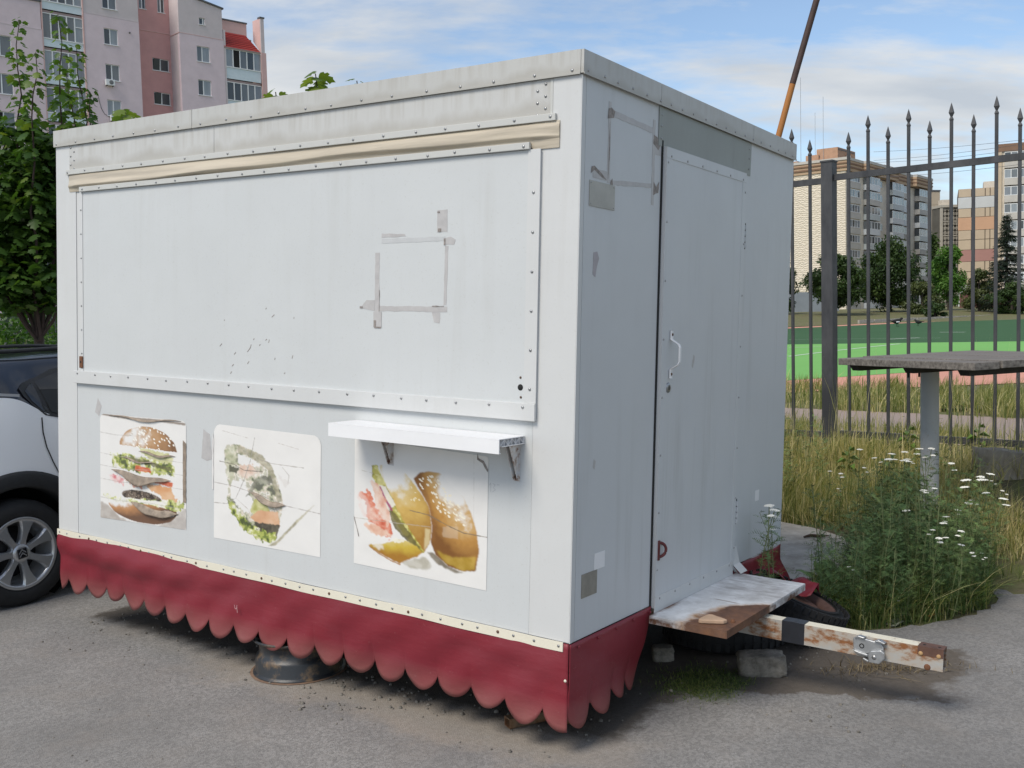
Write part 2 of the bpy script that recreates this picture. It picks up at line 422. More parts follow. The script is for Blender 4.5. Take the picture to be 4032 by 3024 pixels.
MB().lathe([(0.0, 0.0206), (0.006, 0.0206), (0.0062, 0.018)], 10, Matrix.Translation((-3.025, 0, 0.925)) @ Matrix.Rotation(R_(90), 4, 'X')).build('keyhole', MT['black'], sh)
MB().lathe([(0.0, 0.0122), (0.012, 0.0122), (0.0122, 0.0116)], 14, Matrix.Translation((-0.232, 0, 0.935)) @ Matrix.Rotation(R_(90), 4, 'X')).build('lock_hole', MT['black'], sh)
rivets(sh, [(-0.232, -0.0117, 0.972), (-0.229, -0.0117, 0.898), (-0.205, -0.0167, 0.86)], (0,-1,0), 0.005, MT['rivetrust'])
# lower panel, corner posts
MB().box(-3.081, -0.179, -0.003, 0.0, 0.004, 0.816).build('lower_panel', MT['panel'], kiosk)
MB().box(-0.1775, 0.0015, -0.0042, -0.0002, 0.004, 2.062).build('corner_post', MT['wall'], kiosk)
MB().box(-KL-0.001, -3.0825, -0.0042, -0.0002, 0.004, 2.062).build('corner_post', MT['wall'], kiosk)
mb = MB(); mb.box(0.0002, 0.0042, -0.0042, 0.010, 0.002, 2.062); mb.build('corner_post', MT['wall'], kiosk)
# joints left open as thin dark gaps behind the panels
mb = MB(); mb.box(-3.0826, -3.0809, -0.0022, -0.0001, 0.004, 0.81); mb.box(-0.1791, -0.1774, -0.0022, -0.0001, 0.004, 0.815); mb.build('panel_joint', MT['black'], kiosk)

# skirt strip and skirt
mb = MB(); 
prof = 60
for i in range(prof):
    x0 = -3.268 + 3.246*i/prof; x1 = -3.268 + 3.246*(i+1)/prof
    def dz(x): return 0.0015*math.sin(x*6.1) + 0.001*math.sin(x*15)
    vs = [(x0, -0.0065, -0.031+dz(x0)), (x1, -0.0065, -0.031+dz(x1)), (x1, -0.0065, 0.004+dz(x1)), (x0, -0.0065, 0.004+dz(x0)), (x0, -0.012, -0.031+dz(x0)), (x1, -0.012, -0.031+dz(x1)), (x1, -0.012, 0.004+dz(x1)), (x0, -0.012, 0.004+dz(x0))]
    mb.add(vs, [(4,5,6,7), (7,6,2,3), (0,1,5,4)] + ([(0,4,7,3)] if i == 0 else []) + ([(1,2,6,5)] if i == prof-1 else []))
mb.build('skirt_strip', MT['ivory'], kiosk)
rv = line(-3.25, -0.05, 0.088, -0.012, -0.012, 0.018)
rivets(kiosk, [p for i, p in enumerate(rv) if i % 5 != 3], (0,-1,0), 0.0058, MT['rivet'])
rivets(kiosk, [p for i, p in enumerate(rv) if i % 5 == 3], (0,-1,0), 0.0066, MT['rivetrust'], 'rusted_rivets')

N = NT('red vinyl skirt')
X = N.xyz()
base = N.mix(N.noise(3.0, 6, 0.65), (0.165, 0.015, 0.027), (0.23, 0.020, 0.031))
fade = N.ramp(N.noise(1.0, 6, 0.6, stretch=(2.2, 2.2, 6)), 0.48, 0.78)
base = N.mix(N.math('MULTIPLY', fade, 0.20), base, (0.27, 0.10, 0.12))
dust = N.math('MULTIPLY', N.band(X[2], -0.9, -0.27, 0.055), N.math('ADD', 0.25, N.math('MULTIPLY', N.noise(9, 6), 0.75)))
base = N.mix(N.math('MULTIPLY', dust, 0.55), base, (0.30, 0.185, 0.15))
sp = N.ramp(N.noise(70, 3), 0.68, 0.78); base = N.mix(N.math('MULTIPLY', sp, 0.25), base, (0.42, 0.25, 0.24))
N.set(base, N.math('ADD', 0.36, N.math('MULTIPLY', N.noise(4, 4), 0.2)), spec=0.4)
scr = N.ramp(N.noise(1.0, 6, 0.7, stretch=(9, 9, 60)), 0.66, 0.72); 
N.bump(N.math('ADD', N.math('MULTIPLY', N.noise(1.0, 5, 0.55, stretch=(2.2, 2.2, 11)), 1.6), N.noise(7, 5, 0.6)), 0.24, 0.012)
MT['skirt'] = N.m
def skirt(name, U0, U1, path, per, top, low, amp, ph, n_per=16, rows=16, bil=None, parent=kiosk):
    """a hanging sheet: path(u, drop) gives the local point, scalloped lower edge"""
    nu = int((U1-U0)/per*n_per); vs = []; fs = []
    for i in range(nu+1):
        u = U0 + (U1-U0)*i/nu
        k = math.floor((u-ph)/per); rr = random.Random(k*13+5)
        s = abs(math.sin(math.pi*(u-ph)/per))
        e = low + 0.012*rr.random() + (amp*(0.80+0.32*rr.random()))*(s**0.55)
        for j in range(rows+1):
            t = j/rows; vs.append(path(u, top + (e-top)*t, s, t))
    for i in range(nu):
        for j in range(rows):
            a = i*(rows+1)+j; fs.append((a, a+1, a+rows+2, a+rows+1))
    o = MB().add(vs, fs, True).build(name, MT['skirt'], parent)
    md = o.modifiers.new('thickness', 'SOLIDIFY'); md.thickness = 0.0022; md.offset = 0
    return o
def sk_front(u, d, s, t):
    kk = min(1.0, -u/0.16) if u < 0 else 0.0
    bul = 0.024*math.sin(math.pi*min(1, d/0.17))**1.3*(0.55+0.45*math.sin(u*1.9+0.6)) + 0.010*math.sin(u*4.3)*math.sin(math.pi*t)
    lean = 0.018*math.sin(u*2.9+1.0)*(d/0.3)**1.5 + 0.012*(s-0.6)*max(0, t-0.6)*2.5
    return (u, -0.0055 - max(0, bul)*kk - lean*kk - 0.004*math.sin(u*23+d*30)*kk*min(1, d/.1), -d)
skirt('front_skirt', -3.262, 0.0, sk_front, 0.172, 0.0, 0.252, 0.078, -3.205)
def sk_side(u, d, s, t):
    k = min(1, u/0.25)
    bul = (0.014*math.sin(math.pi*min(1, d/0.22))*(0.6+0.4*math.sin(u*6)))*k
    lean = 0.012*math.sin(u*7)*(d/0.3)**1.5*k + 0.02*(s-0.6)*max(0, t-0.6)*2.2
    x = 0.0045 + bul + lean - 0.10*max(0, u-0.42)*(d/0.3)
    return (x, u - 0.16*max(0, (u-0.3)/0.35)*(d/0.3)*0.35, -d)
skirt('side_skirt', -0.0045, 0.652, sk_side, 0.166, 0.002, 0.240, 0.085, -0.01, 18)
rivets(kiosk, [(0.012, 0.05+i*0.145, -0.022) for i in range(5)], (1,0,0), 0.0062, MT['skirt'])
rivets(kiosk, [(-0.004, -0.018, -0.135)], (0,-1,0), 0.006, MT['ivory'])
# rear length of the side skirt, bent outwards behind the step
vs = []; fs = []; nu, nv = 16, 10
for i in range(nu+1):
    u = i/nu; y = 1.515 + (KD+0.005-1.515)*u
    for j in range(nv+1):
        t = j/nv; d = 0.20*t
        kick = max(0, t-0.42)
        x = 0.006 + kick*(0.20+0.16*math.sin(u*5+0.5)) + 0.006*math.sin(u*17+t*4)
        vs.append((x, y + 0.02*math.sin(t*6+u*9)*t, -0.004 - d + kick*0.085*(0.4+0.6*math.sin(u*4+1))))
for i in range(nu):
    for j in range(nv):
        a = i*(nv+1)+j; fs.append((a, a+1, a+nv+2, a+nv+1))
o = MB().add(vs, fs, True).build('bent_skirt', MT['skirt'], kiosk); md = o.modifiers.new('thickness', 'SOLIDIFY'); md.thickness = 0.002
vs = []; fs = []; nu, nv = 10, 6      # the crumpled loose end of it
for i in range(nu+1):
    for j in range(nv+1):
        u, v = i/nu, j/nv
        vs.append((0.05 + 0.24*u, 1.86 + 0.20*v + 0.05*u*math.sin(v*5), -0.105 - 0.05*u + 0.035*math.sin(u*6+v*4) - 0.02*v))
for i in range(nu):
    for j in range(nv):
        a = i*(nv+1)+j; fs.append((a, a+1, a+nv+2, a+nv+1))
o = MB().add(vs, fs, True).build('bent_skirt', MT['skirt'], kiosk); md = o.modifiers.new('thickness', 'SOLIDIFY'); md.thickness = 0.002
# the chalked mark on the skirt
def stroke(mb, pts, w, nrm=(0,-1,0), off=0.0):
    n = Vector(nrm)
    for a, b in zip(pts[:-1], pts[1:]):
        a = Vector(a); b = Vector(b); t = (b-a).normalized(); s = n.cross(t)*w/2
        mb.quad(a-s+n*off, b-s+n*off, b+s+n*off, a+s+n*off)
mb = MB(); yy = -0.036
stroke(mb, [(-1.795, yy, -0.158), (-1.790, yy, -0.176), (-1.780, yy, -0.174), (-1.777, yy, -0.156)], 0.0035); stroke(mb, [(-1.778, yy-0.0004, -0.160), (-1.774, yy-0.0004, -0.192)], 0.0035)
mb.build('chalk_mark', mottled('faint chalk', (.42, .24, .25), .2, 90, .9), kiosk)

# shelf: hollow plastic board on two brackets
bz = 0.742
sf = MB(); th = 0.042
x0, x1, y0, y1 = -1.066, -0.212, -0.172, -0.006
zt = bz + 0.012
sf.box(x0, x1, y0, y1, zt-0.003, zt)                       # top skin
sf.box(x0, x1, y0+0.02, y1, zt-th+0.012, zt-th+0.015)      # lower skin
sf.box(x0, x1, y0-0.0004, y0+0.004, zt-th-0.012, zt-0.0032) # front lip, hangs lower
sf.box(x0, x1, y0+0.0042, y0+0.012, zt-th-0.012, zt-th-0.009)
sf.box(x0, x1, y1-0.003, y1-0.0002, zt-th+0.0152, zt-0.0032)
n = 6
for i in range(n):                                        # zigzag webs seen at the cut end
    ya = y0+0.012 + (y1-y0-0.018)*i/n; yb = y0+0.012 + (y1-y0-0.018)*(i+1)/n
    za, zb = (zt-th+0.0155, zt-0.0035) if i % 2 == 0 else (zt-0.0035, zt-th+0.0155)
    sf.prism([(x0+0.002, ya, za), (x0+0.002, ya+0.002, za), (x0+0.002, yb+0.002, zb), (x0+0.002, yb, zb)], (x1-x0-0.004, 0, 0))
    sf.box(x0+0.002, x1-0.002, yb-0.0012, yb+0.0006, zt-th+0.0155, zt-0.0035)
sf = sf.build('shelf', MT['whiteplastic'], kiosk)
MT['bracket'] = rusty('painted bracket', (0.62, 0.63, 0.64), (0.12, 0.05, 0.03), 0.25, 30, 0.5)
for bx in (-0.878, -0.251):
    mb = MB()
    mb.prism([(bx-0.004, -0.004, zt-th+0.010), (bx-0.004, -0.070, zt-th+0.010), (bx-0.004, -0.070, zt-th+0.002), (bx-0.004, -0.016, 0.585), (bx-0.004, -0.004, 0.585)], (0.003, 0, 0))
    mb.prism([(bx+0.014, -0.004, zt-th+0.010), (bx+0.014, -0.075, zt-th+0.010), (bx+0.010, -0.012, 0.590), (bx+0.010, -0.004, 0.590)], (0.003, 0, 0))
    mb.box(bx-0.008, bx+0.020, -0.0065, -0.0032, 0.580, zt-th+0.010)
    b = mb.build('bracket', MT['bracket'], sf)
    rivets(sf, [(bx+0.005, -0.0066, 0.598)], (0,-1,0), 0.009, MT['rivetrust'], 'screw')

# side: hood plate, door
MT['hood'] = painted('grey-green stained hood plate', (0.27, 0.285, 0.265), amount=0.7, dirt=(0.16, 0.16, 0.13))
mb = MB()
mb.prism([(0.0008, 0.608, 2.0615), (0.0050, 0.608, 2.0615), (0.0030, 0.608, 1.905), (0.0008, 0.608, 1.905)], (0, 0.992, 0))
hood = mb.build('hood_plate', MT['hood'], kiosk)
rivets(hood, [(0.0045, y, z) for z in (2.03, 1.985, 1.935) for y in (0.63, 1.575)], (1,0,0), 0.005)
MB().box(0.0003, 0.0035, 0.640, 0.6525, -0.02, 1.93).build('door_gap', MT['black'], kiosk)
mb = MB(); mb.box(0.0003, 0.0022, 0.6528, 1.5205, 1.905, 1.914); mb.box(0.0003, 0.0022, 1.5160, 1.5205, -0.02, 1.905); mb.build('door_gap', MT['black'], kiosk)
dr = MB(); dr.box(0.0004, 0.016, 0.6575, 1.5155, -0.012, 1.906)
dr = dr.build('door', MT['side'], kiosk)
MB().box(0.0162, 0.0185, 0.6575, 1.5155, 1.862, 1.906).build('door_trim', MT['side'], dr)
MB().box(0.0162, 0.0178, 0.6575, 0.712, 0.036, 1.8615).build('door_trim', MT['side'], dr)
MB().box(0.0162, 0.0178, 1.475, 1.5155, 0.036, 1.8615).build('door_trim', MT['side'], dr)
kp = MB(); kp.box(0.0162, 0.0190, 0.655, 1.50, -0.032, 0.0355); kp.prism([(0.0162, 1.46, 0.0358), (0.0195, 1.46, 0.0358), (0.034, 1.525, -0.024), (0.0162, 1.525, -0.024)], (0, 0.0, 0.0012))
kp.build('kick_plate', MT['wall'], dr)
vs = [(0.004, 1.50, 0.085), (0.020, 1.505, 0.012), (0.055, 1.515, -0.024), (0.010, 1.555, 0.105), (0.022, 1.575, 0.018), (0.058, 1.590, -0.022)]
o = MB().add(vs, [(0,1,4,3), (1,2,5,4)]).build('bent_flap', MT['wall'], kiosk); md = o.modifiers.new('thickness', 'SOLIDIFY'); md.thickness = 0.0012
rivets(dr, [(0.0179, 0.672, 0.15+i*0.242) for i in range(8)] + [(0.0179, 1.505, 0.1+i*0.245) for i in range(8)], (1,0,0), 0.0052)
rivets(dr, [(0.0186, 0.70+i*0.155, 1.872) for i in range(6)] + [(0.0191, 0.70+i*0.15, 0.024) for i in range(6)], (1,0,0), 0.0056)
# handle
hd = MB(); hy = 0.742
hp = [(0.0187, 1.155), (0.0187, 1.118), (0.052, 1.098), (0.058, 1.085), (0.058, 1.05), (0.058, 1.025), (0.052, 1.012), (0.0187, 0.992), (0.0187, 0.955)]
w = [0.020, 0.020, 0.016, 0.015, 0.017, 0.015, 0.016, 0.020, 0.020]
vs = []
for (x, z), ww in zip(hp, w):
    vs += [(x, hy-ww/2, z), (x, hy+ww/2, z), (x+0.006, hy+ww/2, z), (x+0.006, hy-ww/2, z)]
fs = [(i*4+k, i*4+(k+1) % 4, (i+1)*4+(k+1) % 4, (i+1)*4+k) for i in range(len(hp)-1) for k in range(4)] + [(0,1,2,3), tuple(range(len(vs)-4, len(vs)))[::-1]]
hd.add(vs, fs); h = hd.build('handle', MT['whiteplastic'], dr)
md = h.modifiers.new('round', 'BEVEL'); md.width = 0.002; md.segments = 2
rivets(dr, [(0.0248, hy, 1.138), (0.0248, hy, 0.972)], (1,0,0), 0.0065, MT['rivetrust'], 'screw')
mb = MB(); mb.lathe([(0.0, 0.0215), (0.017, 0.0215), (0.0215, 0.0185), (0.0215, 0.0163)], 24, Matrix.Translation((0, hy-0.012, 0.915)) @ Matrix.Rotation(R_(90), 4, 'Y')); lk = mb.build('lock', mottled('lock steel', (0.32, 0.33, 0.35), 0.15, 30, 0.35, 0.8), dr)
mb = MB(); mb.box(0.0217, 0.0222, hy-0.017, hy-0.008, 0.906, 0.926); mb.build('keyhole', MT['black'], dr)
for hz_ in (1.612, 0.271):
    mb = MB(); mb.box(0.0036, 0.006, 1.522, 1.556, hz_-0.062, hz_+0.062); b = mb.build('hinge_slot', MT['black'], kiosk)
    for i in range(4):
        z = hz_ - 0.056 + i*0.029
        MB().tube([(0.010, 1.539, z), (0.010, 1.539, z+0.021)], 0.0085, 10).build('hinge_knuckle', MT['side'], b)
# hasp ring by the lower door edge
mb = MB(); pts = [(0.012, 0.672, 0.205)]
for i in range(13):
    a = -math.pi/2 + math.pi*i/12; pts.append((0.016 + 0.030*math.cos(a)*0.6, 0.690 + 0.028*math.cos(a), 0.232 + 0.030*math.sin(a)))
mb.tube(pts[1:], 0.0065, 8); mb.box(0.004, 0.0235, 0.672, 0.684, 0.19, 0.274); mb.build('hasp_ring', mottled('dark red oxide', (0.11, 0.022, 0.022), 0.3, 40, 0.6), kiosk)
# side plates and paper scraps
mb = MB(); mb.box(0.0005, 0.0028, 0.066, 0.255, 1.607, 1.700); pl = mb.build('metal_plate', MT['plate'], kiosk)
rivets(pl, [(0.0029, y, z) for y in (0.075, 0.246) for z in (1.615, 1.692)], (1,0,0), 0.0035)
MB().box(0.0005, 0.0022, 0.075, 0.190, 0.152, 0.243).build('cardboard_patch', mottled('weathered card patch', (0.27, 0.25, 0.21), 0.15, 20, 0.8), kiosk)
MB().box(0.0005, 0.0015, 0.168, 0.248, 0.243, 0.306).build('paper_scrap', MT['whiteplastic'], kiosk)
MB().box(0.0005, 0.0015, 1.81, 1.862, 0.285, 0.340).build('paper_scrap', MT['whiteplastic'], kiosk)

# adhesive-tape remains
def scrap(pts, mat, parent, off, axis, name='tape_remnant', thick=0.0006):
    """thin ragged piece on the front (axis y) or side (axis x); pts are in the face"""
    out = []
    for (a0, b0), (a1, b1) in zip(pts, pts[1:] + pts[:1]):
        k = max(1, int(math.hypot(a1-a0, b1-b0)/0.02))
        for i in range(k):
            t = i/k; j = 0.0016 if 0 < i else 0
            out.append((a0+(a1-a0)*t + random.uniform(-j, j), b0+(b1-b0)*t + random.uniform(-j, j)))
    if axis == 'y': p3 = [(a, off, b) for a, b in out]; d = (0, -thick, 0)
    else: p3 = [(off, a, b) for a, b in out]; d = (thick, 0, 0)
    return MB().prism(p3, d).build(name, mat, parent)
def rect(x0, x1, z0, z1, sl=0.0): return [(x0, z0), (x1, z0+sl*(x1-x0)), (x1, z1+sl*(x1-x0)), (x0, z1)]
f0 = -0.0117
scrap(rect(-0.964, -0.940, 1.150, 1.452), MT['tape'], sh, f0, 'y')
scrap(rect(-0.938, -0.585, 1.213, 1.234), MT['tape'], sh, f0, 'y')
scrap([(-1.045, 1.225), (-0.966, 1.213), (-0.966, 1.258), (-1.010, 1.258)], MT['tape'], sh, f0, 'y')
scrap(rect(-0.970, -0.925, 1.146, 1.210), MT['tape'], sh, f0-0.0008, 'y')
scrap([(-0.603, 1.240), (-0.590, 1.240), (-0.583, 1.470), (-0.600, 1.472)], MT['tape'], sh, f0, 'y')
scrap(rect(-0.930, -0.600, 1.490, 1.508), mottled('tape glue residue', (0.505, 0.515, 0.52), .05, 30, .5), sh, f0, 'y')
scrap([(-0.93, 1.512), (-0.80, 1.514), (-0.808, 1.524), (-0.93, 1.530)], MT['tape'], sh, f0, 'y')
scrap(rect(-0.640, -0.590, 1.525, 1.612), MT['tape'], sh, f0, 'y')
scrap([(-0.600, 1.476), (-0.555, 1.474), (-0.548, 1.494), (-0.572, 1.506), (-0.598, 1.502)], MT['tape'], sh, f0, 'y')
scrap([(-0.65, 1.172), (-0.622, 1.168), (-0.620, 1.210), (-0.662, 1.212)], MT['tape'], sh, f0, 'y')
for r in ((-0.9405, -0.938, 1.212, 1.30), (-0.640, -0.628, 1.600, 1.606), (-0.605, -0.598, 1.474, 1.500), (-0.965, -0.928, 1.143, 1.149), (-0.66, -0.60, 1.2335, 1.2365), (-0.635, -0.620, 1.526, 1.540), (-0.968, -0.955, 1.148, 1.175), (-1.046, -1.030, 1.224, 1.232)):
    scrap(rect(*r), MT['tapedirt'], sh, f0-0.0016, 'y')
for (x, z, s) in ((-1.58, 1.18, .02), (-1.44, 1.175, .008), (-1.62, 1.075, .02), (-1.72, 1.04, .018), (-1.74, 1.02, .03), (-1.66, 1.05, .012), (-1.60, 1.065, .016), (-1.70, 1.075, .010), (-1.93, 1.04, .026), (-1.83, 1.005, .014), (-1.845, 0.95, .02), (-1.855, 0.915, .016), (-1.74, 0.965, .015), (-1.45, 1.00, .014), (-1.56, 0.99, .010), (-1.90, 1.16, .008), (-1.62, 1.215, .012), (-1.5, 0.93, .01)):
    a = random.uniform(0.3, 1.3); l = s*random.uniform(0.5, 1.0); w_ = 0.0028
    scrap([(x, z), (x+w_, z-w_*0.5), (x+w_+l*math.cos(a), z+l*math.sin(a)), (x+l*math.cos(a), z+w_+l*math.sin(a))], MT['tapedirt'], sh, f0, 'y', 'paint_chip')
scrap([(-2.925, 0.665), (-2.900, 0.74), (-2.868, 0.70), (-2.89, 0.645)], MT['tape'], kiosk, -0.0032, 'y')
scrap([(-2.07, 0.50), (-2.055, 0.64), (-2.01, 0.62), (-2.00, 0.52), (-1.99, 0.60), (-1.975, 0.51), (-2.03, 0.49)], MT['tape'], kiosk, -0.0032, 'y')
s0 = 0.0004
scrap(rect(0.196, 0.216, 1.705, 2.005), MT['tape'], kiosk, s0, 'x')
scrap(rect(0.560, 0.582, 1.66, 2.0), MT['tape'], kiosk, s0, 'x')
scrap(rect(0.22, 0.558, 1.955, 1.978, -0.03), MT['tape'], kiosk, s0, 'x')
scrap(rect(0.22, 0.558, 1.700, 1.718, 0.08), MT['tape'], kiosk, s0, 'x')
scrap(rect(0.583, 0.635, 1.865, 1.925), MT['tape'], kiosk, s0, 'x')
scrap(rect(0.090, 0.195, 1.712, 1.745), MT['tape'], kiosk, s0, 'x')
for pts in ([(0.19, 1.94), (0.235, 1.95), (0.245, 1.975), (0.215, 1.985), (0.195, 1.978)], [(0.565, 1.905), (0.61, 1.885), (0.63, 1.91), (0.60, 1.935), (0.57, 1.94)], [(0.575, 1.70), (0.62, 1.715), (0.625, 1.76), (0.60, 1.735), (0.578, 1.755)],
            [(0.075, 1.725), (0.10, 1.74), (0.155, 1.72), (0.19, 1.714), (0.15, 1.735), (0.10, 1.755), (0.08, 1.75)], [(0.202, 1.72), (0.211, 1.80), (0.208, 1.93), (0.205, 1.86)], [(0.225, 1.67), (0.24, 1.70), (0.235, 1.725), (0.22, 1.71)]):
    scrap(pts, MT['tapedirt'], kiosk, s0+0.0008, 'x', 'dirty_tape')
scrap([(0.105, 1.36), (0.125, 1.35), (0.135, 1.39), (0.15, 1.42), (0.135, 1.445), (0.108, 1.44)], mottled('scuff grey', (0.40, 0.37, 0.39), 0.1, 30, 0.6), kiosk, s0, 'x', 'scuff')
for (y, z) in ((0.14, 0.64), (0.97, 1.02), (0.96, 1.0)):
    scrap([(y, z), (y+0.012, z-0.01), (y+0.02, z+0.02), (y+0.006, z+0.03)], MT['tape'], kiosk, s0 if y < .6 else 0.0162, 'x', 'scuff')
# ------------------------------------------------------------------ printed stickers on the front
def vnoise(h, w, cells, seed, octv=4):
    r = np.random.default_rng(seed); out = np.zeros((h, w)); amp = 1.0; tot = 0
    for o in range(octv):
        c = cells * 2**o; gsz = r.random((c+2, c+2))
        yy = np.linspace(0, c, h, endpoint=False); xx = np.linspace(0, c, w, endpoint=False)
        yi = yy.astype(int); xi = xx.astype(int); fy = (yy-yi)[:, None]; fx = (xx-xi)[None, :]
        fy = fy*fy*(3-2*fy); fx = fx*fx*(3-2*fx)
        a = gsz[np.ix_(yi, xi)]; b = gsz[np.ix_(yi, xi+1)]; c_ = gsz[np.ix_(yi+1, xi)]; d = gsz[np.ix_(yi+1, xi+1)]
        out += amp*((a*(1-fx)+b*fx)*(1-fy) + (c_*(1-fx)+d*fx)*fy); tot += amp; amp *= 0.5
    return out/tot
def blur(m, k):
    for _ in range(k):
        p = np.pad(m, 1, mode='edge'); m = (p[:-2, 1:-1]+p[2:, 1:-1]+p[1:-1, :-2]+p[1:-1, 2:]+2*p[1:-1, 1:-1])/6
    return m
class Paint:
    def __init__(s, h, w, base, seed):
        s.h, s.w = h, w; s.V, s.U = np.mgrid[0:h, 0:w]; s.U = s.U/(w-1); s.V = s.V/(h-1)
        s.nz = vnoise(h, w, 7, seed, 5); s.n2 = vnoise(h, w, 22, seed+1, 4); s.n3 = vnoise(h, w, 50, seed+2, 2); s.seed = seed
        s.c = np.ones((h, w, 3))*np.array(base); s.c *= (0.95+0.1*s.nz)[..., None]
    def lay(s, m, c0, c1=None, a=1.0, tex=None):
        t = (s.n2 if tex is None else tex); t = np.clip((t-0.3)/0.4, 0, 1)[..., None]
        colr = np.array(c0)*(1-t) + np.array(c1 if c1 is not None else c0)*t
        m = np.clip(m*a, 0, 1)[..., None]; s.c = s.c*(1-m) + colr*m
    def ell(s, cu, cv, ru, rv, rot=0, rough=0.12, soft=1):
        a = math.radians(rot); asp = s.h/s.w
        du = s.U-cu; dv = (s.V-cv)*asp
        x = du*math.cos(a)+dv*math.sin(a); y = -du*math.sin(a)+dv*math.cos(a)
        r = np.sqrt((x/ru)**2+(y/(rv*asp))**2) + (s.n2-0.5)*rough*2
        return blur((r < 1).astype(float), soft)
    def pol(s, pts, rough=0.0, soft=1):
        U = s.U + (s.n2-0.5)*rough; V = s.V + (s.n3-0.5)*rough; ins = np.zeros(U.shape, bool)
        for (x0, y0), (x1, y1) in zip(pts, pts[1:]+pts[:1]):
            if y0 == y1: continue
            c = ((V < y0) != (V < y1)) & (U < (x1-x0)*(V-y0)/(y1-y0)+x0); ins ^= c
        return blur(ins.astype(float), soft)
    def seeds(s, n, region, c, r=0.012, seed=3):
        q = np.random.default_rng(seed); k = 0
        for _ in range(n*20):
            if k >= n: break
            u, v = q.random(2); iy, ix = int(v*(s.h-1)), int(u*(s.w-1))
            if region[iy, ix] < 0.5: continue
            s.lay(s.ell(u, v, r*q.uniform(.8, 1.3), r*q.uniform(.5, .8), q.uniform(20, 70), 0.0, 0), c, None, 0.95); k += 1
    def crack(s, pts, w=0.004, c=(0.25, 0.22, 0.20), a=0.8):
        m = np.zeros((s.h, s.w)); asp = s.h/s.w
        for (x0, y0), (x1, y1) in zip(pts[:-1], pts[1:]):
            dx, dy = x1-x0, (y1-y0)*asp; L = math.hypot(dx, dy)+1e-9
            px, py = s.U-x0, (s.V-y0)*asp; t = np.clip((px*dx+py*dy)/(L*L), 0, 1)
            d = np.hypot(px-t*dx, py-t*dy) + (s.n3-0.5)*0.006; m = np.maximum(m, np.clip(1.5-d/w, 0, 1))
        s.lay(m, c, None, a)
PRINT = printmat('sun-faded print')
def sticker(P, x0, x1, z0, z1, skew=(0, 0, 0, 0), rt=0.03, label=None):
    """corner offsets skew = dz of top-left, top-right, bottom-left, bottom-right"""
    h, w = P.h, P.w; u = P.U.ravel(); v = P.V.ravel()
    X = x0 + (x1-x0)*u
    zt = z1 + skew[0]*(1-u) + skew[1]*u; zb = z0 + skew[2]*(1-u) + skew[3]*u
    Z = zt + (zb-zt)*v
    Y = -0.0040 - 0.0011*(vnoise(h, w, 9, P.seed+9, 3).ravel())
    V = np.stack([X, Y, Z], 1)
    idx = np.arange(h*w).reshape(h, w)
    F = np.stack([idx[:-1, :-1].ravel(), idx[1:, :-1].ravel(), idx[1:, 1:].ravel(), idx[:-1, 1:].ravel()], 1)
    # rounded / torn top corners
    W_, H_ = x1-x0, z1-z0
    cu = (u[F].mean(1))*W_; cv = v[F].mean(1)*H_
    keep = np.ones(len(F), bool)
    for cx_ in (0, W_):
        dx = np.abs(cu-cx_); keep &= ~((dx < rt) & (cv < rt) & (np.hypot(rt-dx, rt-cv) > rt))
    o = np_mesh('sticker', V, F[keep], PRINT, kiosk, colr=P.c.reshape(-1, 3))
    if label: o['label'] = label
    return o
MT['flap'] = mottled('grey-brown back of torn vinyl', (0.27, 0.215, 0.165), 0.4, 26, 0.6, bump=0.3, bscale=40)
MT['flapw'] = mottled('torn white vinyl', (0.72, 0.70, 0.68), 0.06, 18, 0.5)
def curl(parent, x0, x1, z0, z1, topline, dip, out=0.012, mat=None):
    """a torn tongue of vinyl that hangs away from the sticker"""
    nu, nv = 14, 5; vs = []; fs = []; q = random.Random(int(x0*1000))
    for i in range(nu+1):
        u = i/nu; zt = topline[0]*(1-u) + topline[1]*u + 0.006*math.sin(u*9); d = dip*math.sin(math.pi*u)**0.8*(0.75+0.5*math.sin(u*5+x0*7)**2) + 0.001
        for j in range(nv+1):
            t = j/nv
            vs.append((x0+(x1-x0)*u + 0.004*math.sin(t*7+u*4), -0.0058 - out*(t**0.8)*math.sin(math.pi*u)**0.6 - 0.002*q.random(), zt - d*t))
    for i in range(nu):
        for j in range(nv):
            a = i*(nv+1)+j; fs.append((a, a+1, a+nv+2, a+nv+1))
    o = MB().add(vs, fs, True).build('torn_flap', mat or MT['flap'], parent)
    md = o.modifiers.new('thickness', 'SOLIDIFY'); md.thickness = 0.0006
    return o
PAPER = (0.76, 0.745, 0.72)
def _ball(P, cu, cv, ru, rv, rot, L=(-.45, -.55, .70)):
    """normal-like shading of a rounded loaf: returns (inside, light)"""
    a = math.radians(rot); asp = P.h/P.w; du = P.U-cu; dv = (P.V-cv)*asp
    x = (du*math.cos(a)+dv*math.sin(a))/ru; y = (-du*math.sin(a)+dv*math.cos(a))/(rv*asp)
    r2 = x*x+y*y; z = np.sqrt(np.clip(1-r2, 0, 1))
    gx = x*math.cos(a)-y*math.sin(a); gy = x*math.sin(a)+y*math.cos(a)
    lam = np.clip(gx*L[0]+gy*L[1]+z*L[2], -.3, 1.2)
    return blur((r2 + (P.n2-.5)*.10 < 1).astype(float), 1), lam
def _loaf(P, mask, lam, dark, mid, lite, fade=.80, a=1.0):
    """crust colours from shadow to highlight; the highlight bleaches into the paper"""
    t = np.clip(lam + (P.n2-.5)*.30 + (P.nz-.5)*.25, 0, 1)[..., None]
    c = np.where(t < .5, np.array(dark)*(1-t*2)+np.array(mid)*t*2, np.array(mid)*(2-t*2)+np.array(lite)*(t*2-1))
    w = np.clip((t-fade)/.16, 0, 1); c = c*(1-w)+np.array(PAPER)*w
    m = np.clip(mask*a, 0, 1)[..., None]; P.c = P.c*(1-m)+c*m
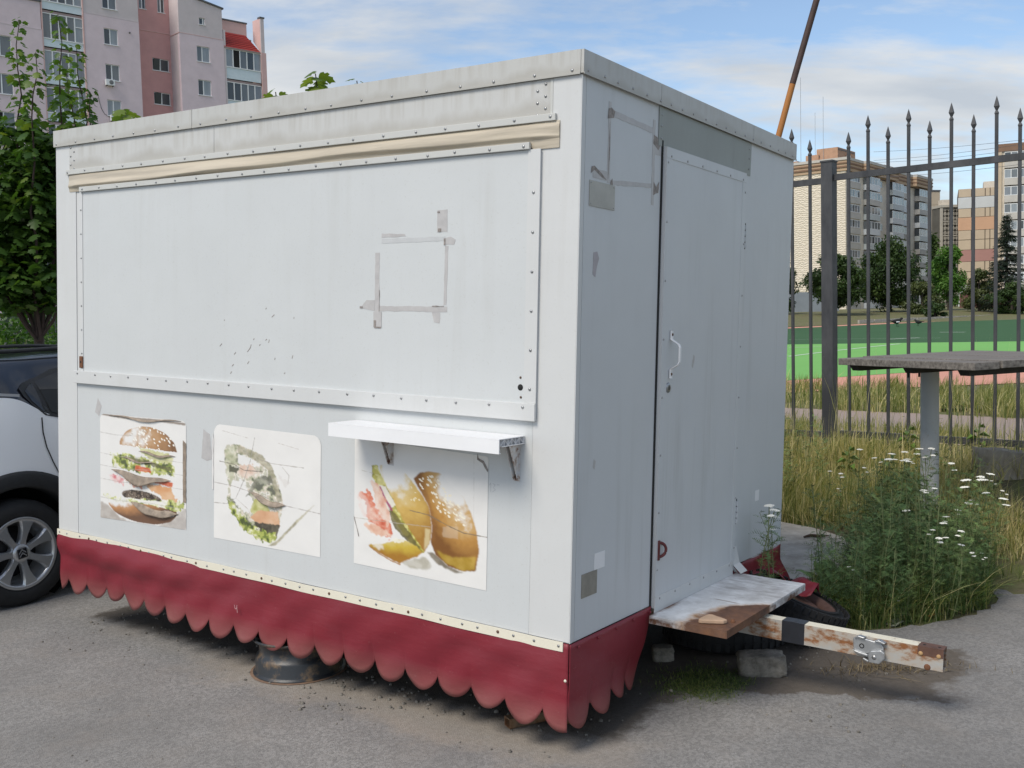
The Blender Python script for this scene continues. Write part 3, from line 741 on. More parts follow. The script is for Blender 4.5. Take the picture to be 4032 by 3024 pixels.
def _salad(P, mask, tones, a=1.0, seed=0):
    """ruffled leaves: hard-edged patches of several tones"""
    n = blur(vnoise(P.h, P.w, 16, 300+seed, 3), 1); r = vnoise(P.h, P.w, 34, 330+seed, 2)
    k = np.clip(((n*.65+r*.35)-.30)/.40, 0, .999)*len(tones); c = np.array(tones)[k.astype(int)]
    c = c*(0.82+0.36*P.n3)[..., None]; m = np.clip(mask*a, 0, 1)[..., None]; P.c = P.c*(1-m)+c*m
GREENS = [(.08, .10, .03), (.20, .25, .05), (.38, .42, .10), (.52, .54, .20), (.70, .70, .48), (.74, .73, .64)]
# 1: stacked burger
P = Paint(230, 210, PAPER, 11)
P.lay(P.pol([(0, .84), (.10, .87), (.24, .97), (.5, 1.03), (0, 1.03)], .02, 5), (.36, .31, .27), (.46, .42, .38), .85); P.lay(P.pol([(.70, 1.0), (.90, .86), (1, .80), (1, 1.03), (.7, 1.03)], .02, 6), (.38, .34, .31), (.50, .46, .42), .8)
m, lam = _ball(P, .57, .30, .33, .215, 4); m *= (P.V < .285+.03*(P.U-.5)+(P.n2-.5)*.02); _loaf(P, m, lam*.85-.02, (.20, .10, .045), (.44, .25, .12), (.66, .48, .32), .66)
sd = m*(P.U > .40); P.seeds(44, sd, (.86, .83, .76), .0115); P.seeds(26, m*(P.U < .56)*(P.V < .20), (.56, .50, .43), .010, 31)
P.lay(P.pol([(.46, .285), (.80, .315), (.87, .35), (.84, .42), (.62, .40), (.50, .33)], .03), (.42, .42, .10), (.62, .60, .28), .8)
_salad(P, P.pol([(.12, .375), (.30, .36), (.55, .385), (.87, .42), (.88, .51), (.70, .525), (.35, .515), (.16, .48)], .05), GREENS, .97, 1)
P.lay(P.pol([(.30, .385), (.52, .395), (.86, .455), (.84, .475), (.60, .45), (.36, .425)], .035), (.06, .06, .03), (.16, .15, .07), .85)
P.lay(P.pol([(.43, .455), (.60, .475), (.61, .515), (.42, .505)], .015), (.50, .09, .03), (.68, .20, .10), .97)
P.lay(P.pol([(.11, .575), (.20, .57), (.30, .60), (.29, .66), (.18, .64)], .07), (.60, .10, .12), (.80, .60, .58), .9)
P.lay(P.pol([(.30, .59), (.46, .60), (.52, .67), (.40, .665)], .05), (.55, .15, .07), (.74, .48, .38), .9)
P.lay(P.pol([(.70, .565), (.86, .58), (.85, .625), (.64, .60)], .015), (.50, .08, .03), (.64, .17, .08), .97)
_loaf(P, P.pol([(.54, .615), (.84, .625), (.90, .75), (.80, .765), (.60, .67)], .05), .3+.5*P.nz, (.52, .20, .08), (.66, .36, .18), (.76, .58, .40), .95)
m, lam = _ball(P, .50, .755, .235, .062, 4); m *= (P.V < .775+(P.n2-.5)*.02); P.lay(m, (.045, .032, .026), (.20, .155, .12), 1.0, P.n3)
P.seeds(26, m, (.40, .34, .28), .006, 12)
_salad(P, P.pol([(.03, .765), (.18, .785), (.45, .785), (.74, .755), (.98, .745), (.97, .80), (.90, .86), (.70, .83), (.40, .85), (.10, .81)], .05), GREENS, .95, 2)
P.lay(P.pol([(.46, .785), (.70, .768), (.80, .79), (.60, .812), (.45, .802)], .015), (.80, .78, .74), None, .95)
m, lam = _ball(P, .50, .845, .40, .150, 3, (-.55, -.70, .42)); m *= (P.V > .845-.03*np.cos((P.U-.5)*4)+(P.n2-.5)*.02); _loaf(P, m, lam+.12, (.16, .085, .05), (.46, .23, .10), (.66, .46, .30), .62)
P.lay(P.ell(.80, .875, .075, .028, 0, .05), (.74, .75, .76), None, .95)
for v in (.18, .375, .49, .62, .80): P.crack([(0, v-.005), (.18, v+.01), (.4, v+.002)] if v < .3 else [(0, v), (.25, v+.015), (.6, v-.002), (1, v+.012)], .003, (.42, .39, .36), .6)
P.crack([(.02, 0.0), (.3, .02), (.7, .018), (.98, .03)], .012, (.25, .20, .16), .9)
st1 = sticker(P, -2.880, -2.183, 0.125, 0.660, (0, .01, -.012, .012), .03, 'faded sticker of a stacked burger, torn in strips')
curl(st1, -2.78, -2.30, 0.3, 0.4, (0.378, 0.365), 0.042, 0.016)
curl(st1, -2.62, -2.24, 0.2, 0.3, (0.225, 0.205), 0.038, 0.016)
curl(st1, -2.55, -2.26, 0.4, 0.5, (0.492, 0.487), 0.010, 0.008)
curl(st1, -2.80, -2.22, 0.6, 0.7, (0.656, 0.664), 0.009, 0.006)
curl(st1, -2.70, -2.42, 0.6, 0.7, (0.448, 0.438), 0.006, 0.006)
scrap([(-2.205, .27), (-2.183, .27), (-2.181, .56), (-2.205, .575)], MT['flap'], st1, -0.0058, 'y', 'torn_edge')
# 2: wrap
P = Paint(230, 220, PAPER, 23)
body = P.pol([(.10, .22), (.13, .17), (.22, .15), (.34, .175), (.46, .22), (.56, .30), (.63, .44), (.67, .60), (.63, .78), (.61, .90), (.56, .955), (.46, .955), (.32, .89), (.20, .77), (.13, .64), (.15, .52), (.12, .40)], .02)
white = np.maximum(P.pol([(.24, .235), (.40, .27), (.46, .31), (.36, .33), (.24, .32)], .03), P.pol([(.18, .47), (.30, .45), (.34, .56), (.40, .66), (.36, .74), (.24, .70), (.16, .62)], .05))
_salad(P, body*(1-white), [(.09, .095, .06), (.24, .25, .15), (.42, .42, .28), (.56, .52, .42), (.68, .60, .50), (.74, .72, .66), (.50, .48, .38)], .92, 5)
P.lay(P.pol([(.11, .20), (.20, .16), (.22, .26), (.20, .42), (.17, .50), (.13, .42)], .02, 2), (.45, .46, .30), (.66, .65, .52), .7)
P.lay(P.pol([(.24, .16), (.47, .22), (.57, .31), (.66, .58), (.62, .60), (.52, .33), (.38, .255), (.24, .22)], .02), (.20, .19, .12), (.44, .40, .28), .75)
_loaf(P, P.pol([(.26, .33), (.38, .32), (.44, .36), (.34, .44), (.24, .41)], .05), .3+.6*P.n2, (.50, .30, .20), (.68, .50, .40), (.78, .70, .62), .97)
P.lay(P.pol([(.15, .34), (.25, .36), (.23, .405), (.155, .40)], .02), (.07, .07, .04), None, .9)
P.lay(P.pol([(.40, .43), (.54, .38), (.58, .45), (.44, .47), (.34, .58), (.31, .60), (.37, .50)], .03), (.12, .12, .09), (.36, .36, .28), .85)
P.lay(P.pol([(.40, .60), (.52, .62), (.54, .69), (.40, .74), (.36, .71)], .03), (.40, .40, .10), (.60, .58, .28), .9)
_loaf(P, P.pol([(.36, .765), (.44, .695), (.62, .68), (.64, .80), (.50, .805), (.40, .795)], .012), .25+.55*P.nz+.2*(P.U-.4), (.50, .22, .10), (.66, .40, .24), (.76, .58, .44), .95)
P.lay(P.pol([(.40, .80), (.64, .79), (.61, .905), (.48, .90), (.42, .85)], .015), (.06, .05, .035), (.15, .13, .09), .97)
_salad(P, P.pol([(.14, .65), (.22, .69), (.33, .80), (.46, .86), (.61, .87), (.58, .955), (.46, .955), (.30, .885), (.19, .775)], .06), GREENS, .97, 7)
P.lay(P.pol([(.53, .985), (.60, .97), (.80, .745), (.96, .56), (.78, .735), (.62, .92)], .006, 2), (.30, .27, .18), (.54, .50, .36), .95)
P.lay(P.pol([(.62, .36), (.72, .42), (.72, .47), (.64, .42)], .08, 2), (.62, .58, .54), None, .45)
P.crack([(.40, .08), (.36, .28), (.30, .45), (.22, .62), (.14, .68), (0, .69)], .003, (.36, .33, .30)); P.crack([(.22, .62), (.34, .70), (.36, .74)], .0025, (.5, .45, .4))
P.crack([(.06, .32), (.20, .33), (.30, .37), (.48, .36)], .004, (.18, .15, .12)); P.crack([(.45, .26), (.56, .28), (.85, .28)], .003, (.36, .32, .28)); P.crack([(0, .51), (.2, .52), (.44, .56), (.7, .62), (1, .64)], .003, (.4, .36, .33))
P.crack([(.08, .05), (.34, .09)], .0025, (.5, .46, .42)); P.crack([(.62, .10), (.80, .13)], .0025, (.55, .5, .46)); P.crack([(.66, .30), (.72, .36), (.71, .44)], .003, (.45, .42, .38), .6)
st2 = sticker(P, -1.978, -1.274, 0.132, 0.668, (.004, .0, -.004, .004), .045, 'faded sticker of a vegetable wrap, cracked and torn')
curl(st2, -1.72, -1.49, .3, .4, (0.375, 0.335), 0.026, 0.014)
scrap([(-1.990, .36), (-1.980, .36), (-1.978, .60), (-1.986, .63)], MT['flapw'], st2, -0.0058, 'y', 'torn_edge')
# 3: two filled rolls
P = Paint(230, 230, PAPER, 37)
P.lay(P.pol([(.36, .91), (.50, .865), (.56, .84), (.61, .90), (.58, .94), (.44, .945)], .02, 5), (.40, .37, .29), (.54, .51, .44), .9); P.lay(P.pol([(.575, .80), (.62, .79), (.72, .87), (.84, .90), (.78, .915), (.66, .88)], .012, 3), (.16, .13, .09), (.28, .24, .18), .95)
r2 = P.pol([(.465, .25), (.51, .195), (.60, .175), (.67, .18), (.73, .25), (.83, .33), (.89, .45), (.925, .57), (.945, .72), (.925, .87), (.83, .89), (.73, .875), (.64, .81), (.60, .72), (.61, .60), (.585, .45), (.52, .34)], .008, 2)
_, lam = _ball(P, .74, .53, .185, .41, -22, (.35, -.62, .62)); _loaf(P, r2, lam*.95+.02, (.20, .080, .016), (.46, .235, .055), (.68, .50, .25), .72)
P.lay(P.pol([(.64, .77), (.76, .80), (.93, .76), (.92, .86), (.83, .885), (.70, .85)], .02, 6), (.50, .34, .03), (.62, .44, .08), .6); P.lay(P.pol([(.475, .26), (.52, .24), (.60, .42), (.64, .60), (.63, .72), (.605, .70), (.605, .58), (.57, .42)], .02, 5), (.26, .11, .025), None, .5)
P.seeds(58, P.pol([(.49, .22), (.62, .19), (.86, .46), (.86, .56), (.66, .46), (.56, .40)], 0), (.82, .76, .62), .0105, 5); P.seeds(14, P.pol([(.64, .52), (.72, .52), (.88, .68), (.82, .72)], 0), (.84, .78, .66), .011, 8)
r1 = P.pol([(.20, .19), (.27, .165), (.34, .165), (.42, .24), (.51, .34), (.585, .45), (.605, .59), (.60, .70), (.555, .80), (.52, .80), (.45, .69), (.37, .58), (.31, .46), (.25, .36)], .010, 2)
_, lam = _ball(P, .42, .47, .155, .38, -24, (-.35, -.70, .55)); _loaf(P, r1, lam*.9+.10, (.36, .18, .03), (.60, .40, .11), (.75, .66, .42), .70)
P.lay(P.ell(.31, .23, .07, .07, -25, .3, 9), PAPER, None, .75); P.seeds(18, P.pol([(.36, .30), (.44, .30), (.53, .43), (.44, .44)], 0), (.76, .66, .42), .009, 15)
P.lay(P.pol([(.555, .62), (.595, .62), (.59, .72), (.55, .79)], .01, 3), (.74, .66, .40), None, .6)
_salad(P, P.pol([(.14, .195), (.18, .19), (.22, .27), (.26, .345), (.33, .49), (.41, .61), (.53, .77), (.555, .81), (.50, .80), (.40, .70), (.30, .55), (.20, .38), (.145, .29)], .02), [(.14, .13, .02), (.30, .27, .04), (.46, .42, .09), (.60, .56, .22)], .97, 9)
P.lay(P.pol([(.27, .52), (.33, .54), (.46, .70), (.54, .80), (.42, .745), (.32, .65)], .02), (.07, .055, .02), (.20, .17, .05), .92)
P.lay(P.pol([(.20, .34), (.25, .345), (.33, .48), (.28, .52), (.22, .42)], .012), (.78, .74, .66), None, .9); P.crack([(.205, .36), (.25, .45), (.30, .52)], .009, (.34, .04, .14), .9)
_loaf(P, P.pol([(.05, .44), (.11, .40), (.16, .48), (.22, .56), (.29, .64), (.30, .75), (.22, .73), (.12, .62)], .06), .15+.75*P.n2, (.46, .05, .02), (.66, .20, .12), (.80, .60, .50), .93)
_loaf(P, P.pol([(.13, .31), (.20, .34), (.30, .60), (.27, .68), (.18, .50)], .05), .2+.7*P.n2, (.58, .16, .08), (.74, .48, .36), (.80, .72, .66), .88, .85)
_loaf(P, P.pol([(.08, .665), (.18, .66), (.31, .715), (.22, .745), (.12, .72)], .03, 2), .25+.6*P.n2, (.60, .26, .16), (.74, .48, .36), (.80, .66, .56), .93); P.lay(P.pol([(.04, .42), (.10, .46), (.16, .58), (.10, .62), (.035, .55)], .06, 4), (.78, .70, .66), (.76, .54, .48), .5)
bb = P.pol([(.12, .83), (.24, .80), (.36, .74), (.41, .74), (.50, .77), (.54, .80), (.50, .85), (.41, .90), (.37, .93), (.26, .90), (.165, .86)], .012, 2); _, lam = _ball(P, .33, .79, .26, .15, 8, (-.25, -.80, .50)); _loaf(P, bb, lam+.10, (.36, .17, .02), (.56, .40, .05), (.72, .62, .30), .84)
P.lay(P.pol([(.15, .82), (.22, .80), (.25, .835), (.20, .85)], .04, 4), PAPER, None, .7); P.lay(P.pol([(.30, .76), (.36, .735), (.42, .745), (.34, .78)], .04), (.82, .79, .68), None, .85)
P.crack([(.13, .84), (.20, .88), (.30, .92), (.37, .935)], .006, (.36, .17, .04), .8)
P.lay(P.pol([(.68, .58), (.80, .56), (.80, .655), (.69, .655)], .015, 2), (.66, .56, .44), None, .35)
P.crack([(0, .635), (.3, .62), (.60, .60)], .003, (.45, .40, .33), .6); P.crack([(.44, .50), (.58, .51), (.72, .565), (.84, .60), (1, .60)], .004, (.20, .15, .10), .85); P.crack([(.06, .25), (.15, .26)], .0025, (.5, .46, .4)); P.crack([(.90, .0), (.905, .5)], .0025, (.6, .58, .55), .5)
st3 = sticker(P, -1.075, -0.378, 0.137, 0.672, (.006, -.012, .004, 0), .012, 'sun-faded sticker of two filled sesame rolls below the shelf')
scrap([(-0.43, .668), (-0.425, .65), (-0.40, .642), (-0.378, .61), (-0.38, .60), (-0.405, .632), (-0.432, .644)], MT['tapedirt'], st3, -0.0058, 'y', 'torn_edge')
scrap([(-1.076, .345), (-1.072, .34), (-1.045, .26), (-1.049, .26)], MT['tapedirt'], st3, -0.0058, 'y', 'torn_edge')
mb = MB(); yy = -0.0036    # pencilled figure beside the sticker
stroke(mb, [(-0.372, yy, .55), (-0.366, yy, .56), (-0.366, yy, .525)], .0022); stroke(mb, [(-0.357, yy, .558), (-0.345, yy, .555), (-0.354, yy, .542), (-0.343, yy, .535), (-0.357, yy, .526)], .0022); stroke(mb, [(-0.338, yy, .555), (-0.325, yy, .556)], .002)
mb.build('pencil_mark', mottled('pencil', (0.42, 0.43, 0.45), .1, 20, .7), kiosk)

# ------------------------------------------------------------------ step and drawbar
N = NT('rusting white step'); X = N.xyz()
nb = N.math('MULTIPLY', N.math('SUBTRACT', N.noise(7, 8, 0.65), 0.5), 0.34)
# rust fills the outer near corner (local x high, y low) and follows the wall joint
d1 = N.math('ADD', N.math('SUBTRACT', N.math('SUBTRACT', N.math('ADD', X[0], 0.5), N.math('MULTIPLY', X[1], 0.12)), N.math('MULTIPLY', N.math('MAXIMUM', N.math('SUBTRACT', X[1], 0.95), 0.0), 0.9)), N.math('MULTIPLY', nb, 0.35))
m1 = N.math('MULTIPLY', N.ramp(d1, 0.592, 0.615), N.band(X[1], 0.55, 1.15, 0.06))
d2 = N.math('ADD', X[0], N.math('MULTIPLY', nb, 0.25)); m2 = N.math('MULTIPLY', N.math('SUBTRACT', 1.0, N.ramp(d2, 0.010, 0.040)), N.band(X[1], 0.5, 0.92, 0.08))
sc = N.math('MULTIPLY', N.band(N.math('ADD', X[1], N.math('MULTIPLY', X[0], 0.06)), 1.03, 1.038, 0.006), N.band(X[0], 0.13, 0.24, 0.012))
edge = N.math('MULTIPLY', N.band(X[2], -1, -0.038, 0.004), N.ramp(N.noise(11, 8, 0.7), 0.42, 0.60))
rust = N.math('MAXIMUM', N.math('MAXIMUM', m1, m2), N.math('MAXIMUM', sc, edge))
halo = N.math('MULTIPLY', N.ramp(d1, 0.555, 0.60), N.band(X[1], 0.55, 1.22, 0.07))
pc = N.mix(N.ramp(N.noise(9, 7, 0.65), 0.35, 0.68), (0.76, 0.78, 0.80), (0.48, 0.48, 0.48))
dk = N.math('MULTIPLY', N.band(X[1], 1.14, 1.7, 0.10), N.ramp(N.noise(13, 7, 0.7, stretch=(0.6, 2, 1)), 0.40, 0.64))
pc = N.mix(N.math('MULTIPLY', dk, 0.75), pc, (0.26, 0.235, 0.235))
pc = N.mix(N.math('MULTIPLY', halo, N.ramp(N.noise(17, 7, 0.7), .30, .62)), pc, (0.42, 0.215, 0.065))
rc = N.mix(N.ramp(N.noise(10, 8, 0.75), .3, .7), (0.055, 0.027, 0.019), (0.20, 0.092, 0.045)); rc = N.mix(N.math('MULTIPLY', N.ramp(N.noise(45, 5, .7), .5, .7), .5), rc, (0.16, 0.09, 0.065))
sp = N.ramp(N.noise(55, 3), 0.70, 0.76); pc = N.mix(N.math('MULTIPLY', sp, 0.7), pc, (0.14, 0.09, 0.07))
N.set(N.mix(rust, pc, rc), N.math('ADD', 0.35, N.math('MULTIPLY', rust, 0.35))); N.bump(N.noise(40, 5), 0.12, 0.004)
stp = MB()
tiltM = Matrix.Translation((0.0, 1.07, -0.026)) @ Matrix.Rotation(R_(-1.2), 4, 'Y') @ Matrix.Translation((0.0, -1.07, 0.026))
stp.box(0.020, 0.362, 0.606, 1.548, -0.036, -0.030); 
stp.box(0.358, 0.3625, 0.6062, 1.5478, -0.062, -0.0362); stp.box(0.020, 0.3578, 0.6055, 0.610, -0.062, -0.0362); stp.box(0.020, 0.3578, 1.544, 1.5485, -0.062, -0.0362)
stp = stp.build('step', N.m, kiosk)
MB().lathe([(0.0, 0.012), (0.008, 0.012), (0.010, 0.0)], 10, Matrix.Translation((0.335, 0.735, -0.030))).build('bolt', MT['rust'], stp)

MT['bar'] = rusty('rust-streaked drawbar paint', (0.40, 0.40, 0.385), (0.19, 0.075, 0.025), 0.42, 9, 0.55, (1, 1, 2.2))
N = NT('ivory drawbar top'); N.set(N.mix(N.ramp(N.noise(14, 8, 0.7), 0.58, 0.68), (0.70, 0.66, 0.54), (0.24, 0.11, 0.05)), 0.5)
y0, y1, z0, z1 = 1.050, 1.111, -0.166, -0.079
db = MB(); t_ = 0.005
db.box(-0.9, 1.083, y0, y0+t_, z0, z1-0.0002); db.box(-0.9, 1.083, y1-t_, y1, z0, z1-0.0002)
db.box(-0.9, 1.083, y0+t_+.0002, y1-t_-.0002, z0, z0+t_)
db = db.build('drawbar', MT['bar'], kiosk)
MB().box(0.02, 0.985, y0+0.001, y1-0.001, z1-0.0052, z1+0.0004).build('drawbar_top', N.m, db)
# brown primer end with bolt holes
pe = MB(); 
pe.box(0.986, 1.0832, y0-0.0006, y1+0.0006, z1-0.005, z1+0.0012); pe.box(0.986, 1.0832, y0-0.0012, y0-0.0002, z1-0.034, z1-0.0002); pe.box(1.0802, 1.0836, y0+t_, y0+t_+.001, z0+t_, z1-t_)
pe = pe.build('primed_end', mottled('brown primer', (0.105, 0.052, 0.036), .3, 20, .6), db)
for x in (1.005, 1.062): MB().lathe([(0.0, 0.0016), (0.0065, 0.0016), (0.0068, 0.001)], 12, Matrix.Translation((x, 1.08, z1))).build('bolt_hole', MT['black'], db)
for x in (0.998, 1.066): MB().lathe([(0.0, 0.003), (0.008, 0.003), (0.009, 0.0)], 12, Matrix.Translation((x, y0-0.0012, z1-0.028)) @ Matrix.Rotation(R_(90), 4, 'X')).build('weld_plug', mottled('yellow rust', (0.42, .26, .12), .3, 60, .7), db)
MB().lathe([(0.0, 0.004), (0.011, 0.003), (0.013, 0.0)], 12, Matrix.Translation((1.025, y0-0.0002, z0+0.008)) @ Matrix.Rotation(R_(90), 4, 'X')).build('weld_plug', MT['rust'], db)
# black tape wound round the bar
tb = MB(); bx0, bx1 = 0.430, 0.528
tb.box(bx0, bx1, y0-0.0018, y0-0.0003, z0-0.0012, z1+0.0020); tb.box(bx0, bx1, y0-0.0002, y1+0.0015, z1+0.0008, z1+0.0021); tb.box(bx0, bx1, y1+0.0003, y1+0.0016, z0-0.001, z1+0.0006); tb.box(bx0+.03, bx0+.055, y0-0.0002, y1, z1+0.0022, z1+0.0028)
tb.build('black_tape', mottled('black insulating tape', (0.016, 0.018, 0.024), .3, 20, .4), db)
MB().box(0.30, 0.40, y0-0.004, y0-0.0004, z1-0.055, z1-0.004).build('gusset', MT['bar'], db)
# loose clamp (cast coupling half) bolted on the near face
cl = MB(); MT['cast'] = mottled('cast aluminium', (0.44, 0.45, 0.46), .15, 30, .38, .75, .2, 90)
cy = y0-0.001
def plate(pts, th, off=0.0): cl.prism([(x, cy-off, z) for x, z in pts], (0, -th, 0))
cz = -0.122
plate([(.735, cz+.030), (.752, cz+.040), (.800, cz+.034), (.845, cz+.030), (.858, cz+.012), (.862, cz-.020), (.85, cz-.044), (.812, cz-.052), (.802, cz-.020), (.765, cz-.026), (.738, cz-.012)], 0.014)
plate([(.800, cz-.022), (.812, cz-.006), (.850, cz+.004), (.866, cz-.004), (.866, cz-.030), (.846, cz-.054), (.806, cz-.054)], 0.014, 0.0145)
plate([(.742, cz+.034), (.760, cz+.047), (.786, cz+.044), (.782, cz+.036), (.758, cz+.038)], 0.026)
plate([(.820, cz+.036), (.842, cz+.044), (.868, cz+.036), (.862, cz+.028), (.836, cz+.034)], 0.028)
plate([(.735, cz-.014), (.760, cz-.030), (.800, cz-.034), (.800, cz-.024), (.766, cz-.020)], 0.024)
plate([(.778, cz-.046), (.802, cz-.056), (.806, cz-.048), (.784, cz-.040)], 0.026)
clo = cl.build('coupling_clamp', MT['cast'], db); md = clo.modifiers.new('round', 'BEVEL'); md.width = 0.004; md.segments = 2; md.limit_method = 'ANGLE'
MB().lathe([(0.0, 0.030), (0.009, 0.030), (0.010, 0.0275)], 8, Matrix.Translation((.826, cy, cz-.030)) @ Matrix.Rotation(R_(90), 4, 'X')).build('clamp_bolt', MT['rivet'], db)
MB().lathe([(0.003, 0.010), (0.007, 0.015), (0.0105, 0.0145), (0.0105, 0.0135)], 14, Matrix.Translation((.772, cy, cz+.004)) @ Matrix.Rotation(R_(90), 4, 'X')).build('clamp_eye', MT['black'], db)

# ------------------------------------------------------------------ supports and litter round the trailer
# chip of wood left on the step
wp = kloc(0.262, 0.690, -0.0315)
wo = empty('wood_offcut', mw=Matrix.Translation(wp) @ KR.to_4x4() @ Matrix.Rotation(R_(34), 4, 'Z'))
tag(wo, 'small rounded triangle of pale wood lying on the rusty step', 'wood chip')
pts = [(-.050, -.036), (.040, -.040), (.058, -.026), (.050, -.008), (.026, .026), (.012, .048), (-.004, .052), (-.018, .040), (-.056, -.014), (-.060, -.028)]
o = MB().prism([(x, y, 0.003) for x, y in pts], (0, 0, 0.016)).build('block', mottled('pale cut wood', (0.46, 0.315, 0.215), .15, 18, .75, bump=.15), wo); md = o.modifiers.new('round', 'BEVEL'); md.width = 0.004; md.segments = 2

# loose steel rim under the front
rim_prof = [(0.205, 0.0), (0.216, 0.004), (0.216, 0.012), (0.206, 0.016), (0.204, 0.020), (0.202, 0.078), (0.198, 0.088), (0.186, 0.098), (0.184, 0.132), (0.188, 0.150), (0.200, 0.158), (0.210, 0.164), (0.217, 0.172), (0.214, 0.180), (0.206, 0.178), (0.198, 0.168), (0.176, 0.156), (0.168, 0.120), (0.170, 0.098)]
def steel_rim(parent, mat, M=None, holes=8, prof=None, disc_z=0.105):
    mb = MB(); mb.lathe(prof or rim_prof, 48, M); b = mb.build('barrel', mat, parent)
    mb = MB(); mb.lathe([(0.168, disc_z), (0.150, disc_z+.012), (0.110, disc_z+.030), (0.085, disc_z+.026), (0.055, disc_z+.014), (0.034, disc_z+.014), (0.032, disc_z-.01)], 48, M); d = mb.build('disc', mat, parent)
    for k in range(holes):
        a = 2*math.pi*k/holes; mm = (M or Matrix.Identity(4)) @ Matrix.Rotation(a, 4, 'Z') @ Matrix.Translation((0.134, 0, disc_z+.0205)) @ Matrix.Rotation(R_(18), 4, 'Y') @ Matrix.Diagonal((0.6, 1.2, 1, 1))
        MB().lathe([(0.0, 0.0012), (0.020, 0.0012), (0.0215, 0.0)], 14, mm).build('vent_hole', MT['black'], d)
    return b
rp = on(1160, 2698, 0.0); rp = rp + Vector((-0.02, 0.215, 0))
ro = empty('steel_wheel_rim', (rp.x, rp.y, 0.002), 0.3)
tag(ro, 'black tyreless steel wheel rim lying flat under the red front skirt', 'wheel rim')
steel_rim(ro, MT['steelrim'])
# rust ring bled into the asphalt round the rim
mb = MB(); mb.lathe([(0.214, 0.0065), (0.222, 0.006), (0.230, 0.0048)], 40); mb.build('rust_ring', mottled('rusty dirt', (0.19, .12, .08), .3, 30, .95), ro)

# corner prop: two channel feet and a tube
jp = on(2140, 2880, 0.0) + Vector((0.0, 0.10, 0)); jo = empty('corner_prop', (jp.x, jp.y, 0.0), R_(4))
tag(jo, 'rusty prop on crossed channel feet under the near corner of the kiosk', 'prop stand')
MT['prop'] = rusty('rusted prop steel', (0.14, 0.09, 0.06), (0.16, 0.075, 0.035), 0.6, 14, 0.7)
def channel(parent, ang, off, ln):
    M = Matrix.Translation((off[0], off[1], 0)) @ Matrix.Rotation(R_(ang), 4, 'Z'); mb = MB()
    mb.box(0, ln, -0.025, 0.025, 0.040, 0.045, M); mb.box(0, ln, -0.025, -0.021, 0.006, 0.0398, M); mb.box(0, ln, 0.021, 0.025, 0.006, 0.0398, M); mb.box(0, ln, -0.025, 0.025, 0.0055, 0.0085, M)
    return mb.build('foot', MT['prop'], parent)
channel(jo, 203, (0.0, 0.01), 0.16); channel(jo, -30, (0.02, 0.02), 0.16); channel(jo, 90, (0.01, 0.04), 0.16)
MB().tube([(0.0, 0.03, 0.046), (0.0, 0.03, 0.40)], 0.021, 12).build('post', MT['prop'], jo)

# rough stone block beside the drawbar
def rough_block(name, sx, sy, sz, mat, seed, parent=None, amp=0.08, rnd=0.16):
    bm = bmesh.new(); bmesh.ops.create_cube(bm, size=1.0); bmesh.ops.subdivide_edges(bm, edges=bm.edges[:], cuts=7, use_grid_fill=True)
    q = np.random.default_rng(seed); ph = q.random((6, 4))*6
    for v in bm.verts:
        p = v.co.copy()
        c = Vector([max(-.5, min(.5, x)) for x in p]); rr = 1 - rnd*((abs(c.x)*2)**6*(abs(c.y)*2)**6 + (abs(c.x)*2)**6*(abs(c.z)*2)**6 + (abs(c.y)*2)**6*(abs(c.z)*2)**6)/2
        d = sum(math.sin(p.x*f[0]*1.6+f[1]) * math.sin(p.y*f[2]*1.6+f[3]) * math.cos(p.z*f[0]+f[2]) for f in ph)/6
        p = p*rr*(1+amp*d) + Vector((q.normal(), q.normal(), q.normal()))*0.016
        v.co = Vector((p.x*sx, p.y*sy, (p.z+0.5)*sz))
    me = bpy.data.meshes.new(name); bm.to_mesh(me); bm.free(); me.materials.append(mat)
    for p in me.polygons: p.use_smooth = True
    o = bpy.data.objects.new(name, me); col.objects.link(o)
    if parent: o.parent = parent
    return o
N = NT('dirty stone'); N.set(N.mix(N.ramp(N.noise(12, 9, 0.75), .32, .68), (0.09, 0.078, 0.062), (0.36, 0.325, 0.275)), 0.9); N.bump(N.noise(28, 8, 0.7), 0.7, 0.01); MT['stone'] = N.m
bp = (on(2918, 2662) + on(3108, 2678))/2 + Vector((0.0, 0.055, 0))
so = rough_block('stone_block', 0.21, 0.12, 0.105, MT['stone'], 4, None, .14); so.location = (bp.x, bp.y, -0.006); so.rotation_euler = (0.03, -0.02, R_(-8))
tag(so, 'rough grey stone block on the ground in front of the drawbar tyre', 'stone block')
bp2 = on(2610, 2600); so2 = rough_block('stone_block', 0.10, 0.08, 0.075, MT['stone'], 9); so2.location = (bp2.x, bp2.y, -0.004); tag(so2, 'small grey stone in the dark beneath the step', 'stone')

# tyres lying behind the drawbar
def wheel_flat(name, loc, rot, label, R=0.30, W=0.18, rr=0.19, rimmat=None):
    o = empty(name, loc); o.rotation_euler = rot; tag(o, label, 'tyre')
    p = [(rr, 0.012), (rr+0.03, 0.0), (R-0.06, -0.004), (R-0.02, 0.010), (R, 0.035), (R+0.002, W/2), (R, W-0.035), (R-0.02, W-0.010), (R-0.06, W+0.004), (rr+0.03, W), (rr, W-0.012), (rr-0.002, W-0.03)]
    MB().lathe(p, 48).build('tyre', MT['rubber'], o)
    mb = MB()                                   # tread blocks
    for k in range(44):
        a = 2*math.pi*k/44; M = Matrix.Rotation(a, 4, 'Z')
        for zc_ in (0.045, 0.09, 0.135): mb.box(R-0.004, R+0.006, -0.012, 0.012, zc_-0.018, zc_+0.018, M)
    mb.build('tread', MT['rubber'], o, 'stuff')
    if rimmat:
        k = rr/0.206; pr = [(r*k, 0.006+z*0.76) for r, z in rim_prof]
        steel_rim(o, rimmat, None, 10, pr, 0.088)
    return o
t1 = on(3000, 2600, 0.0) + Vector((-0.10, 0.34, 0))
